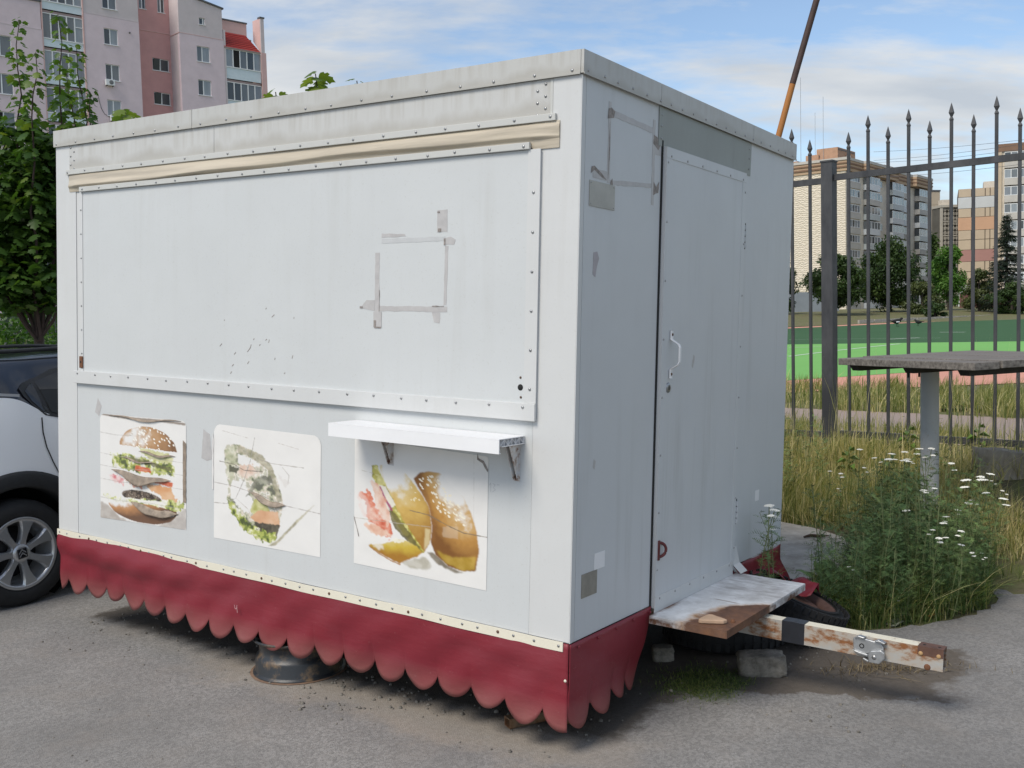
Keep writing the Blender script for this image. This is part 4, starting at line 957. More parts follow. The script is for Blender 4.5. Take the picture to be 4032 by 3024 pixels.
wheel_flat('loose_tyre', (t1.x, t1.y, 0.004), (0, 0, 0.4), 'worn black tyre lying flat in the shade under the drawbar', 0.31, 0.17)
MT['brownrim'] = mottled('rust-brown rim', (0.115, 0.062, 0.048), .3, 18, .75, .1, .2, 80)
t2 = on(3125, 2408, 0.14) + Vector((-0.02, 0.04, 0))
wheel_flat('loose_tyre', (t2.x, t2.y, 0.085), (R_(20), R_(12), 0.9), 'tyre on a rust-brown rim leaning behind the drawbar beside the weeds', 0.255, 0.15, 0.185, MT['brownrim'])
# ------------------------------------------------------------------ terrain
FP = np.array([2.872, 9.246]); FD = np.array([0.753, -0.659]); FD /= np.linalg.norm(FD); FN = np.array([FD[1], -FD[0]])   # FN points to the car park
if FN @ (-FP) < 0: FN = -FN
def sdist(x, y): return (np.asarray(x)-FP[0])*FN[0] + (np.asarray(y)-FP[1])*FN[1]
def fpt(t, s): return FP + FD*t + FN*s
def ss(t): t = np.clip(t, 0, 1); return t*t*(3-2*t)
ZF = 0.40
def tz(x, y):
    s = sdist(x, y); t = (np.asarray(x)-FP[0])*FD[0] + (np.asarray(y)-FP[1])*FD[1]
    lim = 1.70 + 1.05*ss((t-.45)/.8); z = ZF*ss((lim-s)/(lim-.15))
    far = np.asarray(y)*0.72 - np.asarray(x)*0.20           # distance across the pitch
    z = z + 0.85*ss((far-47)/22)*(s < 0)
    return z
def axis(vals):
    out = []
    for a, b, st in vals: out += list(np.arange(a, b, st))
    return np.array(out + [vals[-1][1]])
gx = axis([(-900, -200, 140), (-200, -40, 20), (-40, -12, 4), (-12, -1, 1), (-1, 8, 0.3), (8, 24, 2), (24, 120, 6), (120, 900, 130)])
gy = axis([(-300, -40, 65), (-40, 4, 4), (4, 12, 0.3), (12, 30, 1.5), (30, 130, 5), (130, 1500, 140)])
XX, YY = np.meshgrid(gx, gy); ZZ = tz(XX, YY) - 0.006
near = (XX > -1) & (XX < 8) & (YY > 4) & (YY < 12) & (sdist(XX, YY) < 2.6)
ZZ = ZZ + near*(rng.random(ZZ.shape)-0.5)*0.03
idx = np.arange(XX.size).reshape(XX.shape)
GF = np.stack([idx[:-1, :-1].ravel(), idx[:-1, 1:].ravel(), idx[1:, 1:].ravel(), idx[1:, :-1].ravel()], 1)
N = NT('soil and thin grass')
g = N.mix(N.noise(0.35, 5), (0.095, 0.135, 0.038), (0.19, 0.19, 0.085)); g = N.mix(N.ramp(N.noise(2.5, 7, 0.7), 0.40, 0.62), g, (0.17, 0.135, 0.095))
N.set(g, 0.95, spec=0.15); N.bump(N.noise(14, 8, 0.7), 0.8, 0.05)
tag(np_mesh('ground', np.stack([XX.ravel(), YY.ravel(), ZZ.ravel()], 1), GF, N.m, smooth=True), kind='structure')

def sheet(name, pts, z, mat, jag=0.0, step=0.12, seed=1):
    """a flat or draped sheet from an outline; z a number or a height above the terrain"""
    q = random.Random(seed); out = []
    for (x0, y0), (x1, y1) in zip(pts, pts[1:]+pts[:1]):
        L = math.hypot(x1-x0, y1-y0); k = max(1, int(L/step)) if jag and L < 12 else 1
        for i in range(k):
            t = i/k; out.append((x0+(x1-x0)*t+(q.uniform(-jag, jag) if i else 0), y0+(y1-y0)*t+(q.uniform(-jag, jag) if i else 0), z))
    o = MB().poly(out).build(name, mat); tag(o, kind='structure'); return o
# asphalt
N = NT('old asphalt'); X = N.xyz()
def lin(a, b, c): return N.math('ADD', N.math('ADD', N.math('MULTIPLY', X[0], a), N.math('MULTIPLY', X[1], b)), c)
xk = lin(0.8224, -0.5679, 1.948); yk = lin(0.5672, 0.8231, -3.153)
fine = N.noise(240, 3, 0.65); med = N.noise(70, 4, 0.6); v1 = N.voro(190)
c = N.mix(N.ramp(fine, 0.36, 0.64), (0.148, 0.143, 0.138), (0.282, 0.273, 0.264))
c = N.mix(N.ramp(v1, 0.10, 0.55), (0.38, 0.37, 0.355), c)
ag = N.ramp(N.voro(85, out='Color'), 0.30, 0.75); c = N.mix(0.38, c, N.mix(ag, (0.118, 0.114, 0.11), (0.335, 0.325, 0.312)))
c = N.mix(N.math('MULTIPLY', N.ramp(med, 0.45, 0.66), 0.35), c, (0.32, 0.30, 0.28))
c = N.mix(N.math('MULTIPLY', N.ramp(N.noise(0.9, 5, 0.6), 0.38, 0.68), 0.62), c, (0.148, 0.143, 0.138))
c = N.mix(N.math('MULTIPLY', N.ramp(N.noise(3.2, 6, 0.65), 0.50, 0.72), 0.22), c, (0.30, 0.262, 0.225))
wob = N.math('MULTIPLY', N.math('SUBTRACT', N.noise(3.4, 7, 0.65), 0.5), 0.55); wob2 = N.math('MULTIPLY', N.math('SUBTRACT', N.noise(6, 9, 0.7), 0.5), 0.30)
ykw = N.math('ADD', yk, wob); xkw = N.math('ADD', xk, wob)
# sandy dirt along the front, dark soil by the drawbar, soil with painted-in shade below the trailer
sand = N.math('MULTIPLY', N.band(ykw, -0.10, 0.30, 0.07), N.band(xkw, -2.1, 0.12, 0.15))
c = N.mix(N.math('MULTIPLY', sand, 0.42), c, N.mix(N.noise(40, 5, 0.7), (0.27, 0.215, 0.165), (0.44, 0.375, 0.30)))
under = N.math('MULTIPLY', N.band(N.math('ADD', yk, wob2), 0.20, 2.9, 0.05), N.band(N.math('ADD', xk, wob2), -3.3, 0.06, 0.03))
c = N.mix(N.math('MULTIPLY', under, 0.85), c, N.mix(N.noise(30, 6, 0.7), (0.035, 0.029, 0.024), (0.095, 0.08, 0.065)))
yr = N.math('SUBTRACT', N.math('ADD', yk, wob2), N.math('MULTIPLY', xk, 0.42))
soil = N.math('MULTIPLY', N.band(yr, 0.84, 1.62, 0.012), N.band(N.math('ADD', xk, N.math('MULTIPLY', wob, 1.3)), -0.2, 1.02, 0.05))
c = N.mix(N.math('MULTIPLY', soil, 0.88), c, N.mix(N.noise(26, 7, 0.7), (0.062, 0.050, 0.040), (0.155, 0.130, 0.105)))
moss = N.math('MULTIPLY', N.band(N.math('ADD', yk, wob2), 0.80, 1.17, 0.05), N.band(N.math('ADD', xk, wob2), -0.02, 0.25, 0.05))
c = N.mix(N.math('MULTIPLY', moss, N.ramp(N.noise(60, 5, 0.7), 0.30, 0.55)), c, N.mix(N.noise(90, 3), (0.035, 0.060, 0.016), (0.085, 0.125, 0.035)))
chips = N.ramp(N.voro(26), 0.0, 0.055, (1, 1, 1), (0, 0, 0)); c = N.mix(N.math('MULTIPLY', chips, N.ramp(N.noise(19, 2), 0.5, 0.6)), c, (0.62, 0.60, 0.57))
N.set(c, 0.92, spec=0.2)
N.bump(N.math('ADD', N.math('MULTIPLY', fine, 0.5), N.math('ADD', N.math('MULTIPLY', v1, -0.6), N.math('MULTIPLY', N.noise(5, 5), 1.2))), 0.55, 0.006)
edge = [tuple(fpt(60, 2.2)), (5.94, 3.64), (4.3, 5.0), (3.55, 5.66), (3.08, 6.10), (2.84, 6.02), (2.70, 5.70), (2.56, 5.45), (2.24, 5.26), (1.95, 5.15), (1.75, 5.13), (1.56, 5.19), (1.42, 5.36), (1.50, 5.9), (1.62, 6.5), (1.2, 7.4), tuple(fpt(-3.2, 2.5)), tuple(fpt(-60, 2.5))]
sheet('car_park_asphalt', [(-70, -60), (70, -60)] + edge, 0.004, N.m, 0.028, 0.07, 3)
# concrete slab behind the kiosk
N = NT('weathered concrete'); N.set(N.mix(N.ramp(N.noise(6, 9, 0.72), .3, .7), (0.25, 0.225, 0.19), (0.54, 0.50, 0.44)), 0.9); N.bump(N.noise(22, 8, 0.7), 0.7, 0.012); MT['concrete'] = N.m
sl = [(1.50, 5.9), (1.86, 6.1), (2.18, 6.55), (2.34, 6.98), (2.20, 7.45), (2.02, 7.68), (1.3, 7.9), (0.7, 8.2), (0.5, 7.4), (1.62, 6.5)]
slab = MB().prism([(x+random.uniform(-.02, .02), y+random.uniform(-.02, .02), -0.02) for x, y in sl], (0, 0, 0.062)).build('concrete_slab', MT['concrete']); tag(slab, kind='structure')
# sports ground behind the fence (z = 0.40)
def zone(name, pts, dz, mat): return sheet(name, pts, ZF + dz, mat)
N = NT('gravel path'); N.set(N.mix(N.noise(30, 6, 0.7), (0.24, 0.18, 0.15), (0.42, 0.335, 0.285)), 0.95); N.bump(N.noise(40, 6), .5, .02)
zone('gravel_path', [tuple(fpt(-40, -0.55)), tuple(fpt(40, -0.55)), tuple(fpt(40, -3.05)), tuple(fpt(9, -3.05)), tuple(fpt(4, -2.85)), tuple(fpt(0, -3.1)), tuple(fpt(-40, -3.0))], 0.006, N.m)
MT['track'] = mottled('faded red running track', (0.60, 0.28, 0.20), .12, 1.2, .9)
A0 = np.array([5.725, 15.54]); A1 = np.array([7.84, 15.91]); B0 = np.array([6.375, 18.55]); B1 = np.array([10.07, 20.44]); C0 = np.array([12.71, 34.5]); C1 = np.array([16.55, 33.08])
D0 = np.array([21.65, 67.87]); D1 = np.array([41.48, 84.27])
ext = lambda p, q, t: tuple(p + (q-p)*t)
zone('running_track', [ext(A0, A1, -14), ext(A0, A1, 0), (7.84, 15.91), (10.5, 16.1), (30, 18), (30, 27), ext(B0, B1, 1.6), ext(B0, B1, 0), ext(B0, B1, -7)], 0.006, MT['track'])
N = NT('light green turf'); N.set(N.mix(N.noise(1.0, 4, stretch=(.25, .8, 1)), (0.16, 0.38, 0.10), (0.21, 0.46, 0.14)), 0.9, spec=0.1); MT['turf'] = N.m
N = NT('dark green turf'); N.set(N.mix(N.noise(1.0, 4, stretch=(.25, .8, 1)), (0.040, 0.098, 0.044), (0.062, 0.13, 0.060)), 0.9, spec=0.1); MT['turfdark'] = N.m
zone('turf_light', [ext(B0, B1, -7), ext(B0, B1, 0), ext(B0, B1, 1.6), (30, 27), ext(C0, C1, 5), ext(C0, C1, -8)], 0.010, MT['turf'])
zone('turf_dark', [ext(C0, C1, -8), ext(C0, C1, 5), (75, 60), (70, 98), ext(D0, D1, 1), ext(D0, D1, 0), ext(D0, D1, -2)], 0.010, MT['turfdark'])
zone('running_track', [ext(D0, D1, -2), ext(D0, D1, 0), ext(D0, D1, 1), (70, 98), (70, 101), ext(D0+np.array([0, 2.6]), D1+np.array([0, 2.6]), 1), ext(D0+np.array([0, 2.6]), D1+np.array([0, 2.6]), -2)], 0.014, MT['track'])
MT['line'] = mottled('white line paint', (0.62, 0.68, 0.60), .08, 3, .9)
def marking(a, b, w, name='pitch_line'):
    a = np.array(a); b = np.array(b); d = (b-a)/np.linalg.norm(b-a); n = np.array([-d[1], d[0]])*w/2
    zone(name, [tuple(a-n), tuple(b-n), tuple(b+n), tuple(a+n)], 0.015, MT['line'])
def gp(px, py): p = on(px, py, ZF); return (p.x, p.y)
marking(gp(3105, 1405), gp(3300, 1381), .10); marking(gp(3300, 1381), gp(3545, 1355), .10); marking(gp(3105, 1370), gp(3300, 1366), .10); marking(gp(3500, 1337), gp(3620, 1331), .14); marking(gp(3700, 1309), gp(3800, 1309), .2); marking(gp(3105, 1338), gp(3700, 1332), .05)
# low concrete kerb beyond the far track
kb = MB(); k0 = D0 + np.array([-1, 3.6]); k1 = D1 + np.array([-1, 3.6])
for i in range(14):
    a = k0 + (k1-k0)*(0.25+i*0.08); b = k0 + (k1-k0)*(0.25+i*0.08+0.076); kb.bar((a[0], a[1], 0.55), (b[0], b[1], 0.58), 0.15, 0.25)
tag(kb.build('far_kerb', MT['concrete']), kind='structure')

# ------------------------------------------------------------------ fence
N = NT('black painted iron'); N.set(N.mix(N.ramp(N.noise(5, 7, 0.65, stretch=(1, 1, .35)), .4, .75), (0.032, 0.033, 0.038), (0.095, 0.095, 0.10)), N.math('ADD', .42, N.math('MULTIPLY', N.noise(12, 5), .3)), spec=.5); MT['iron'] = N.m
MT['ironrust'] = rusty('iron with rust', (0.028, 0.028, 0.032), (0.10, 0.05, 0.03), 0.45, 12, 0.5)
def picket_mesh(top, h0=0.36):
    mb = MB(); r = 0.0115
    mb.box(-r, r, -r, r, h0, top-0.145); 
    s = top-0.145
    mb.lathe([(r*1.35, s-0.005), (r*1.75, s+0.008), (r*1.35, s+0.02), (r*0.9, s+0.028), (r*0.95, s+0.034), (r*2.2, s+0.062), (r*1.35, s+0.098), (r*0.55, s+0.128), (0.0008, s+0.145)], 4, Matrix.Rotation(R_(45), 4, 'Z'), False)
    return mb
pk_tall = picket_mesh(3.305).build('picket', MT['iron']); pk_short = picket_mesh(3.185).build('picket', MT['iron'])
POSTS = [-17.2 + 2.4571*i for i in range(0, 10)]
fang = math.atan2(FD[1], FD[0])
first = [True, True]
def fence_panel(i, t0, t1, dz, label):
    c = fpt(t0, 0); e = empty('iron_fence', (c[0], c[1], dz), fang); tag(e, label, 'fence', 'iron fence along the sports ground')
    L = t1-t0
    mb = MB(); mb.box(-0.052, 0.052, -0.052, 0.052, 0.1, 2.94); mb.box(-0.058, 0.058, -0.058, 0.058, 2.94, 2.955); mb.build('post', MT['iron'], e)
    mb = MB(); mb.box(0.054, L-0.054, -0.0155, 0.0155, 2.775, 2.830); mb.build('rail', MT['iron'], e)
    mb = MB(); mb.box(0.054, L-0.054, -0.0155, 0.0155, 0.490, 0.545); mb.build('rail', MT['iron'], e)
    n = 13; st = (L-0.36)/(n-1)
    for k in range(n):
        tall = (k % 2 == 1); src = pk_tall if tall else pk_short; w = 0 if tall else 1
        if first[w]: o = src; first[w] = False
        else: o = src.copy(); col.objects.link(o)
        o.parent = e; o.location = (0.182 + st*k, 0.0285 if False else 0.0, 0)
    return e
LBL = ['black iron fence panel starting at the post left of the maple', 'black iron fence panel behind the parked car', 'black iron fence panel behind the maple tree', 'black iron fence panel hidden in leaves behind the kiosk end', 'black iron fence panel behind the kiosk back', 'black iron fence panel behind the kiosk roof corner', 'black iron fence panel whose last pickets show just right of the kiosk', 'black spear-topped iron fence panel behind the wooden table', 'iron fence panel carrying on past the right edge beyond the concrete stump']
for i in range(9):
    fence_panel(i, POSTS[i], POSTS[i+1], -0.02 if i < 7 else 0.0, LBL[i])
# a rusted weld sleeve left of the big post
c = fpt(-0.13, 0); 

# ------------------------------------------------------------------ bar table
tb0 = on(3660, 2052, 0.12); TZ = 1.30
tpost = empty('wooden_bar_table', (tb0.x, tb0.y, 0.10)); tag(tpost, 'weathered plank bar table on one grey steel post among the weeds', 'table')
MT['plank'] = None
N = NT('silvered plank'); gcoord = N.noise(1.0, 8, 0.65, stretch=(3, 60, 40)); N.set(N.mix(N.ramp(gcoord, .3, .72), (0.065, 0.057, 0.05), (0.275, 0.25, 0.225)), 0.85); N.bump(gcoord, .5, .004); MT['plank'] = N.m
MT['beam'] = mottled('dark beam wood', (0.035, 0.030, 0.027), .35, 14, .85)  # very dark brown, mottled at random
N = NT('grey enamel post'); X = N.xyz(); rs = N.math('MULTIPLY', N.ramp(N.noise(38, 6, .7), .56, .66), N.band(X[2], -1, .62, .18)); N.set(N.mix(rs, N.mix(N.noise(3, 4), (0.42, 0.43, 0.44), (0.52, 0.53, 0.54)), (0.30, .22, .15)), .5); MT['post'] = N.m
nl = on(3296, 1409, TZ); nr = on(3842, 1428, TZ); fr = on(4029, 1384, TZ)
exv = (nr-nl); Lx = exv.length; exv.normalize(); eyv = Vector((-exv.y, exv.x, 0)); Dy = (fr-nr).dot(eyv)
angt = math.atan2(exv.y, exv.x)
top = empty('_tmp'); bpy.data.objects.remove(top)
def tl(x, y, z):   # table-top frame -> local of the table
    p = nl + exv*x + eyv*y; return Vector((p.x-tb0.x, p.y-tb0.y, z-0.10))
npl = 6; pw = Dy/npl
for i in range(npl):
    x0 = random.uniform(-.012, .012); x1 = Lx + random.uniform(-.015, .012) + (0.07 if i == npl-1 else 0)
    z = TZ + random.uniform(-.003, .003); mb = MB()
    M = Matrix.Translation(tl(0, 0, z)) @ Matrix.Rotation(angt, 4, 'Z')
    mb.box(x0, x1, i*pw+0.004, (i+1)*pw-0.004, -0.046, 0.0, M, bev=0.004); mb.build('plank', MT['plank'], tpost)
for xb in (0.10, Lx*0.50, Lx-0.14):
    mb = MB(); M = Matrix.Translation(tl(0, 0, TZ-0.047)) @ Matrix.Rotation(angt, 4, 'Z'); y1_ = Dy-0.04 if xb > Lx*.6 else Dy*.62
    mb.prism([(xb-.03, .03, -.002), (xb+.03, .03, -.002), (xb+.03, .06, -.038), (xb-.03, .06, -.038)], (0, 0, 0)) if False else None
    mb.add([M @ Vector(p) for p in ((xb-.035, .05, -.002), (xb+.035, .05, -.002), (xb+.035, .08, -.042), (xb-.035, .08, -.042), (xb-.035, y1_, -.002), (xb+.035, y1_, -.002), (xb+.035, y1_-.02, -.042), (xb-.035, y1_-.02, -.042))], [(0,1,2,3), (7,6,5,4), (0,4,5,1), (1,5,6,2), (2,6,7,3), (3,7,4,0)])
    mb.build('beam', MT['beam'], tpost)
    if xb == Lx*0.5:
        for yy in (.12, .22): MB().tube([M @ Vector((xb-.05, yy, -.03)), M @ Vector((xb-.05, yy, -.075))], .007, 8).build('bolt', MT['black'], tpost)
MB().tube([(0, 0, -.15), (0, 0, TZ-.10-.088)], 0.062, 28).build('post', MT['post'], tpost)

# concrete stump at the right edge
cp = on(3960, 2000, 0.13); N_ = NT('stained concrete stump'); N_.set(N_.mix(N_.ramp(N_.noise(7, 9, .75, stretch=(1, 1, .35)), .3, .7), (0.15, 0.125, 0.095), (0.46, 0.40, 0.32)), .92); N_.bump(N_.noise(24, 8, .7), .7, .012)
st = rough_block('concrete_stump', 0.62, 0.34, 0.46, N_.m, 21, None, .05, .03); st.location = (cp.x+0.12, cp.y+0.12, 0.07); st.rotation_euler = (R_(-4), R_(7), R_(-14))
tag(st, 'dark stained concrete stump tilting in the dry grass at the right edge', 'concrete block')

# leaning pole behind the kiosk
pa = at(2790, 1560, 8.2); pb_ = at(3060, 545, 8.2); pc_ = at(3122, 325, 8.2); pd = at(3290, -260, 8.2)
pole = empty('leaning_pole', (pa.x, pa.y, 0)); tag(pole, 'orange rust pole leaning up behind the kiosk roof', 'pole')
k0 = Vector((pa.x, pa.y, 0)); d0 = (pb_-pa); pbase = pa - d0*((pa.z-tz(pa.x, pa.y)+.1)/d0.z)
N = NT('orange rusted pipe'); N.set(N.mix(N.noise(8, 7, .7, stretch=(1, 1, .3)), (0.30, 0.105, 0.022), (0.43, 0.19, 0.05)), .75)
MB().tube([pbase-k0, pc_-k0], 0.024, 14).build('lower_tube', N.m, pole)
MB().tube([pc_-k0 - (pc_-pb_)*0.03, pd-k0], 0.0245, 14).build('upper_tube', mottled('dark brown pipe', (0.055, 0.030, 0.024), .35, 10, .7), pole)

# ------------------------------------------------------------------ small litter
tw = on(3210, 2117, 0.045); stick = MB().tube([(0, 0, .012), (.05, .01, .02), (.11, .0, .016), (.18, .012, .014)], [.007, .012, .010, .004], 6).build('dry_stick', mottled('dark bark', (.07, .045, .03), .3, 40, .9)); stick.location = (tw.x-.08, tw.y, .04); tag(stick, 'dark broken stick lying on the concrete slab', 'stick')
def one_leaf(name, pts, p, rz, mat, label):
    o = MB().add([(x, y, .012*math.sin(3*x/.05)+.006) for x, y in pts], [tuple(range(len(pts)))]).build(name, mat); o.location = p; o.rotation_euler = (0.06, -.05, rz); tag(o, label, 'leaf'); md = o.modifiers.new('thickness', 'SOLIDIFY'); md.thickness = .001; return o
lp = on(3520, 2455, 0.006)
one_leaf('fallen_leaf', [(-.055, 0), (-.04, -.025), (-.01, -.036), (.025, -.03), (.05, -.012), (.06, .008), (.03, .03), (-.005, .034), (-.035, .022)], (lp.x, lp.y, .008), .2, mottled('grey-green dead leaf', (.17, .18, .125), .2, 30, .8), 'large grey-green fallen leaf on the asphalt at the foot of the weeds')
lp = on(3672, 2425, .006)
one_leaf('fallen_leaf', [(-.035, 0), (-.02, -.014), (.01, -.012), (.04, -.004), (.02, .012), (-.015, .014)], (lp.x, lp.y, .012), -.1, mottled('orange dead leaf', (.36, .15, .045), .3, 30, .8), 'small orange dead leaf at the edge of the weeds')

# flattened boards left on the path behind the fence
bd = on(3790, 1612, ZF+.01); bo = empty('old_boards', (bd.x, bd.y, ZF+.006), R_(-6)); tag(bo, 'flat weathered boards lying on the gravel path behind the fence', 'boards')
for i, (x0, x1, y0, y1, z0) in enumerate(((-.32, .30, -.08, .02, .004), (-.22, .46, .03, .12, .006), (-.40, .10, .05, .13, .026))): MB().box(x0, x1, y0, y1, z0, z0+.018).build('board', MT['plank'] if i == 1 else MT['beam'], bo)
# ------------------------------------------------------------------ parked car (local: x forward, y left, z up; origin under the rear axle)
cdir = Vector((0.567, 0.823, 0)).normalized(); cright = Vector((cdir.y, -cdir.x, 0))
wc = on(100, 2392, 0.0) + Vector((0.0, 0.02, 0))            # outer foot of the right rear tyre
WR, HW = 0.318, 0.865
corg = wc - cright*HW
carM = Matrix(((cdir.x, -cright.x, 0, corg.x), (cdir.y, -cright.y, 0, corg.y), (0, 0, 1, 0), (0, 0, 0, 1)))
car = empty('parked_car', mw=carM); tag(car, 'white hatchback with black roof parked beside the kiosk, rear wheel showing', 'car')
WB = 2.54
N = NT('white car paint'); N.set((0.88, 0.885, 0.90), 0.25, spec=.55); N.b.inputs['Coat Weight'].default_value = .6; N.b.inputs['Coat Roughness'].default_value = .06; MT['carwhite'] = N.m
N = NT('black car paint'); N.set((0.010, 0.011, 0.015), .22, spec=.55); N.b.inputs['Coat Weight'].default_value = .8; N.b.inputs['Coat Roughness'].default_value = .04; MT['carblack'] = N.m
MT['clad'] = mottled('black plastic cladding', (0.020, 0.021, 0.023), .2, 50, .6, bump=.1, bscale=200)
MT['carglass'] = glassmat('dark tinted car glass', (0.012, 0.014, 0.018), .03, .6)
MT['alloy'] = mottled('silver wheel paint', (0.50, 0.505, 0.515), .05, 8, .3, .65)
# stations: x, roof z, belt z, half width at belt, half width at roof, nose/tail factor
ST = [(-0.78, 0.98, 0.93, .62, .50), (-0.74, 1.20, 1.02, .70, .55), (-0.62, 1.36, 1.15, .77, .58), (-0.40, 1.445, 1.22, .82, .60), (-0.10, 1.485, 1.255, .845, .615), (0.06, 1.493, 1.235, .855, .62), (0.20, 1.498, 1.12, .862, .622), (0.42, 1.510, 1.065, .865, .625), (0.90, 1.515, 1.07, .87, .63), (1.35, 1.49, 1.05, .87, .63), (1.65, 1.42, 1.04, .87, .62), (1.95, 1.26, 1.03, .865, .62), (2.22, 1.09, 1.01, .855, .66), (2.55, 1.02, .985, .84, .62), (2.90, .96, .93, .80, .56), (3.12, .86, .84, .70, .48), (3.20, .70, .69, .60, .42)]
def section(s):
    x, zr, zb, wb_, wr_ = s
    low = 0.24 if -0.6 < x < 3.0 else 0.34
    pts = [(wb_*.93, low), (wb_*.985, .36), (wb_*1.0, .52), (wb_*1.012, .66), (wb_*1.005, zb*.62+.20), (wb_*.99, zb*.85+.07), (wb_*.965, zb)]      # lower body up to the belt
    up = [(wb_*.965*.5+wr_*.5+.025, zb+(zr-zb)*.42), (wr_+.035, zb+(zr-zb)*.74), (wr_-.03, zb+(zr-zb)*.93), (wr_*.6, zb+(zr-zb)*.99), (0.0, zr)]
    return [(x, -y, z) for y, z in pts], [(x, -y, z) for y, z in up]
def loft(rows, name, mat, parent, sub=2, mirror=True):
    m = len(rows[0]); vs = []; fs = []
    for side in ((1, -1) if mirror else (1,)):
        b = len(vs)
        for r in rows: vs += [(x, y*side, z) for x, y, z in r]
        for i in range(len(rows)-1):
            for j in range(m-1):
                f = (b+i*m+j, b+i*m+j+1, b+(i+1)*m+j+1, b+(i+1)*m+j); fs.append(f if side == 1 else f[::-1])
    o = MB().add(vs, fs, True).build(name, mat, parent)
    return o
lows = [section(s)[0] for s in ST]; ups = [[section(s)[0][-1]] + section(s)[1] for s in ST]
def close_ends(rows):   # fold nose and tail to the centre line
    a = [(x-.03, y*.0, z) for x, y, z in rows[0]]; b = [(x+.03, y*.0, z) for x, y, z in rows[-1]]; return [a] + rows + [b]
body = loft(close_ends(lows), 'body', MT['carwhite'], car); cab = loft(close_ends(ups), 'roof', MT['carblack'], car)
def smooth_cut(o, cutters):
    bm = bmesh.new(); bm.from_mesh(o.data); bmesh.ops.remove_doubles(bm, verts=bm.verts[:], dist=.0005); bm.to_mesh(o.data); bm.free()
    md = o.modifiers.new('sub', 'SUBSURF'); md.levels = 3; md.render_levels = 3
    bpy.context.view_layer.update()
    dg = bpy.context.evaluated_depsgraph_get(); me = bpy.data.meshes.new_from_object(o.evaluated_get(dg)); o.modifiers.clear()
    bm = bmesh.new(); bm.from_mesh(me)
    for cx_, r in cutters:      # open the wheel arches on both flanks
        dele = [f for f in bm.faces if all(math.hypot(v.co.x-cx_, v.co.z-WR) < r and v.co.z < 1.0 for v in f.verts)]
        bmesh.ops.delete(bm, geom=dele, context='FACES')
    bm.to_mesh(me); bm.free(); me.polygons.foreach_set('use_smooth', [True]*len(me.polygons)); o.data = me
smooth_cut(body, [(0, .46), (WB, .46)]); smooth_cut(cab, [])
# arch cladding, liners and sill
def flank(x, z):      # half width of the body at (x, z)
    for a, b in zip(ST[:-1], ST[1:]):
        if a[0] <= x <= b[0]:
            t = (x-a[0])/(b[0]-a[0]); A_ = section(a)[0]; B_ = section(b)[0]
            P_ = [(-(p[1]*(1-t)+q[1]*t), p[2]*(1-t)+q[2]*t) for p, q in zip(A_, B_)]
            for (w0, z0_), (w1, z1_) in zip(P_[:-1], P_[1:]):
                if z0_ <= z <= z1_: k = (z-z0_)/(z1_-z0_+1e-9); return w0*(1-k)+w1*k
            return P_[0][0] if z < P_[0][1] else P_[-1][0]
    return .8
for cx_ in (0, WB):
    for sd in (1, -1):
        mb = MB(); n = 36; vs = []; fs = []
        for i in range(n+1):
            a = R_(-12) + R_(204)*i/n
            for rr, dd in ((.385, -.10), (.392, .006), (.405, .014), (.470, .016), (.488, .010), (.492, -.02)):
                x = cx_+rr*math.cos(a); z = WR+rr*math.sin(a); w_ = flank(x, max(.26, min(.95, z)))*.996
                vs.append((x, -sd*(max(w_, .80)+dd), z))
        for i in range(n):
            for j in range(5): fs.append((i*6+j, i*6+j+1, (i+1)*6+j+1, (i+1)*6+j))
        mb.add(vs, fs, True); mb.build('wheel_arch', MT['clad'], car)
        M = Matrix.Translation((cx_, 0, WR)) @ Matrix.Rotation(R_(90), 4, 'X'); mb = MB()
        mb.lathe([(0, sd*.46), (.40, sd*.46), (.405, sd*.74)], 32, M); mb.build('wheel_well', MT['black'], car)
    for sd in (1, -1):
        pass
for sd in (1, -1):
    mb = MB(); mb.box(.42, WB-.42, -sd*.80-.06*sd if sd < 0 else -.872, -sd*.80 if sd > 0 else .872, .20, .40) if False else mb.box(.40, WB-.40, min(-sd*.80, -sd*.878), max(-sd*.80, -sd*.878), .21, .40, None, .02); mb.build('sill', MT['clad'], car)
    for bx_ in ((-.83, -.60), (3.0, 3.24)): pass
mb = MB(); mb.box(-.83, -.44, -.74, .74, .26, .56, None, .05); mb.build('rear_bumper', MT['clad'], car)
mb = MB(); mb.box(2.98, 3.26, -.70, .70, .24, .52, None, .05); mb.build('front_bumper', MT['clad'], car)
MB().box(-.4, 2.9, -.62, .62, .19, .25).build('underbody', MT['black'], car)
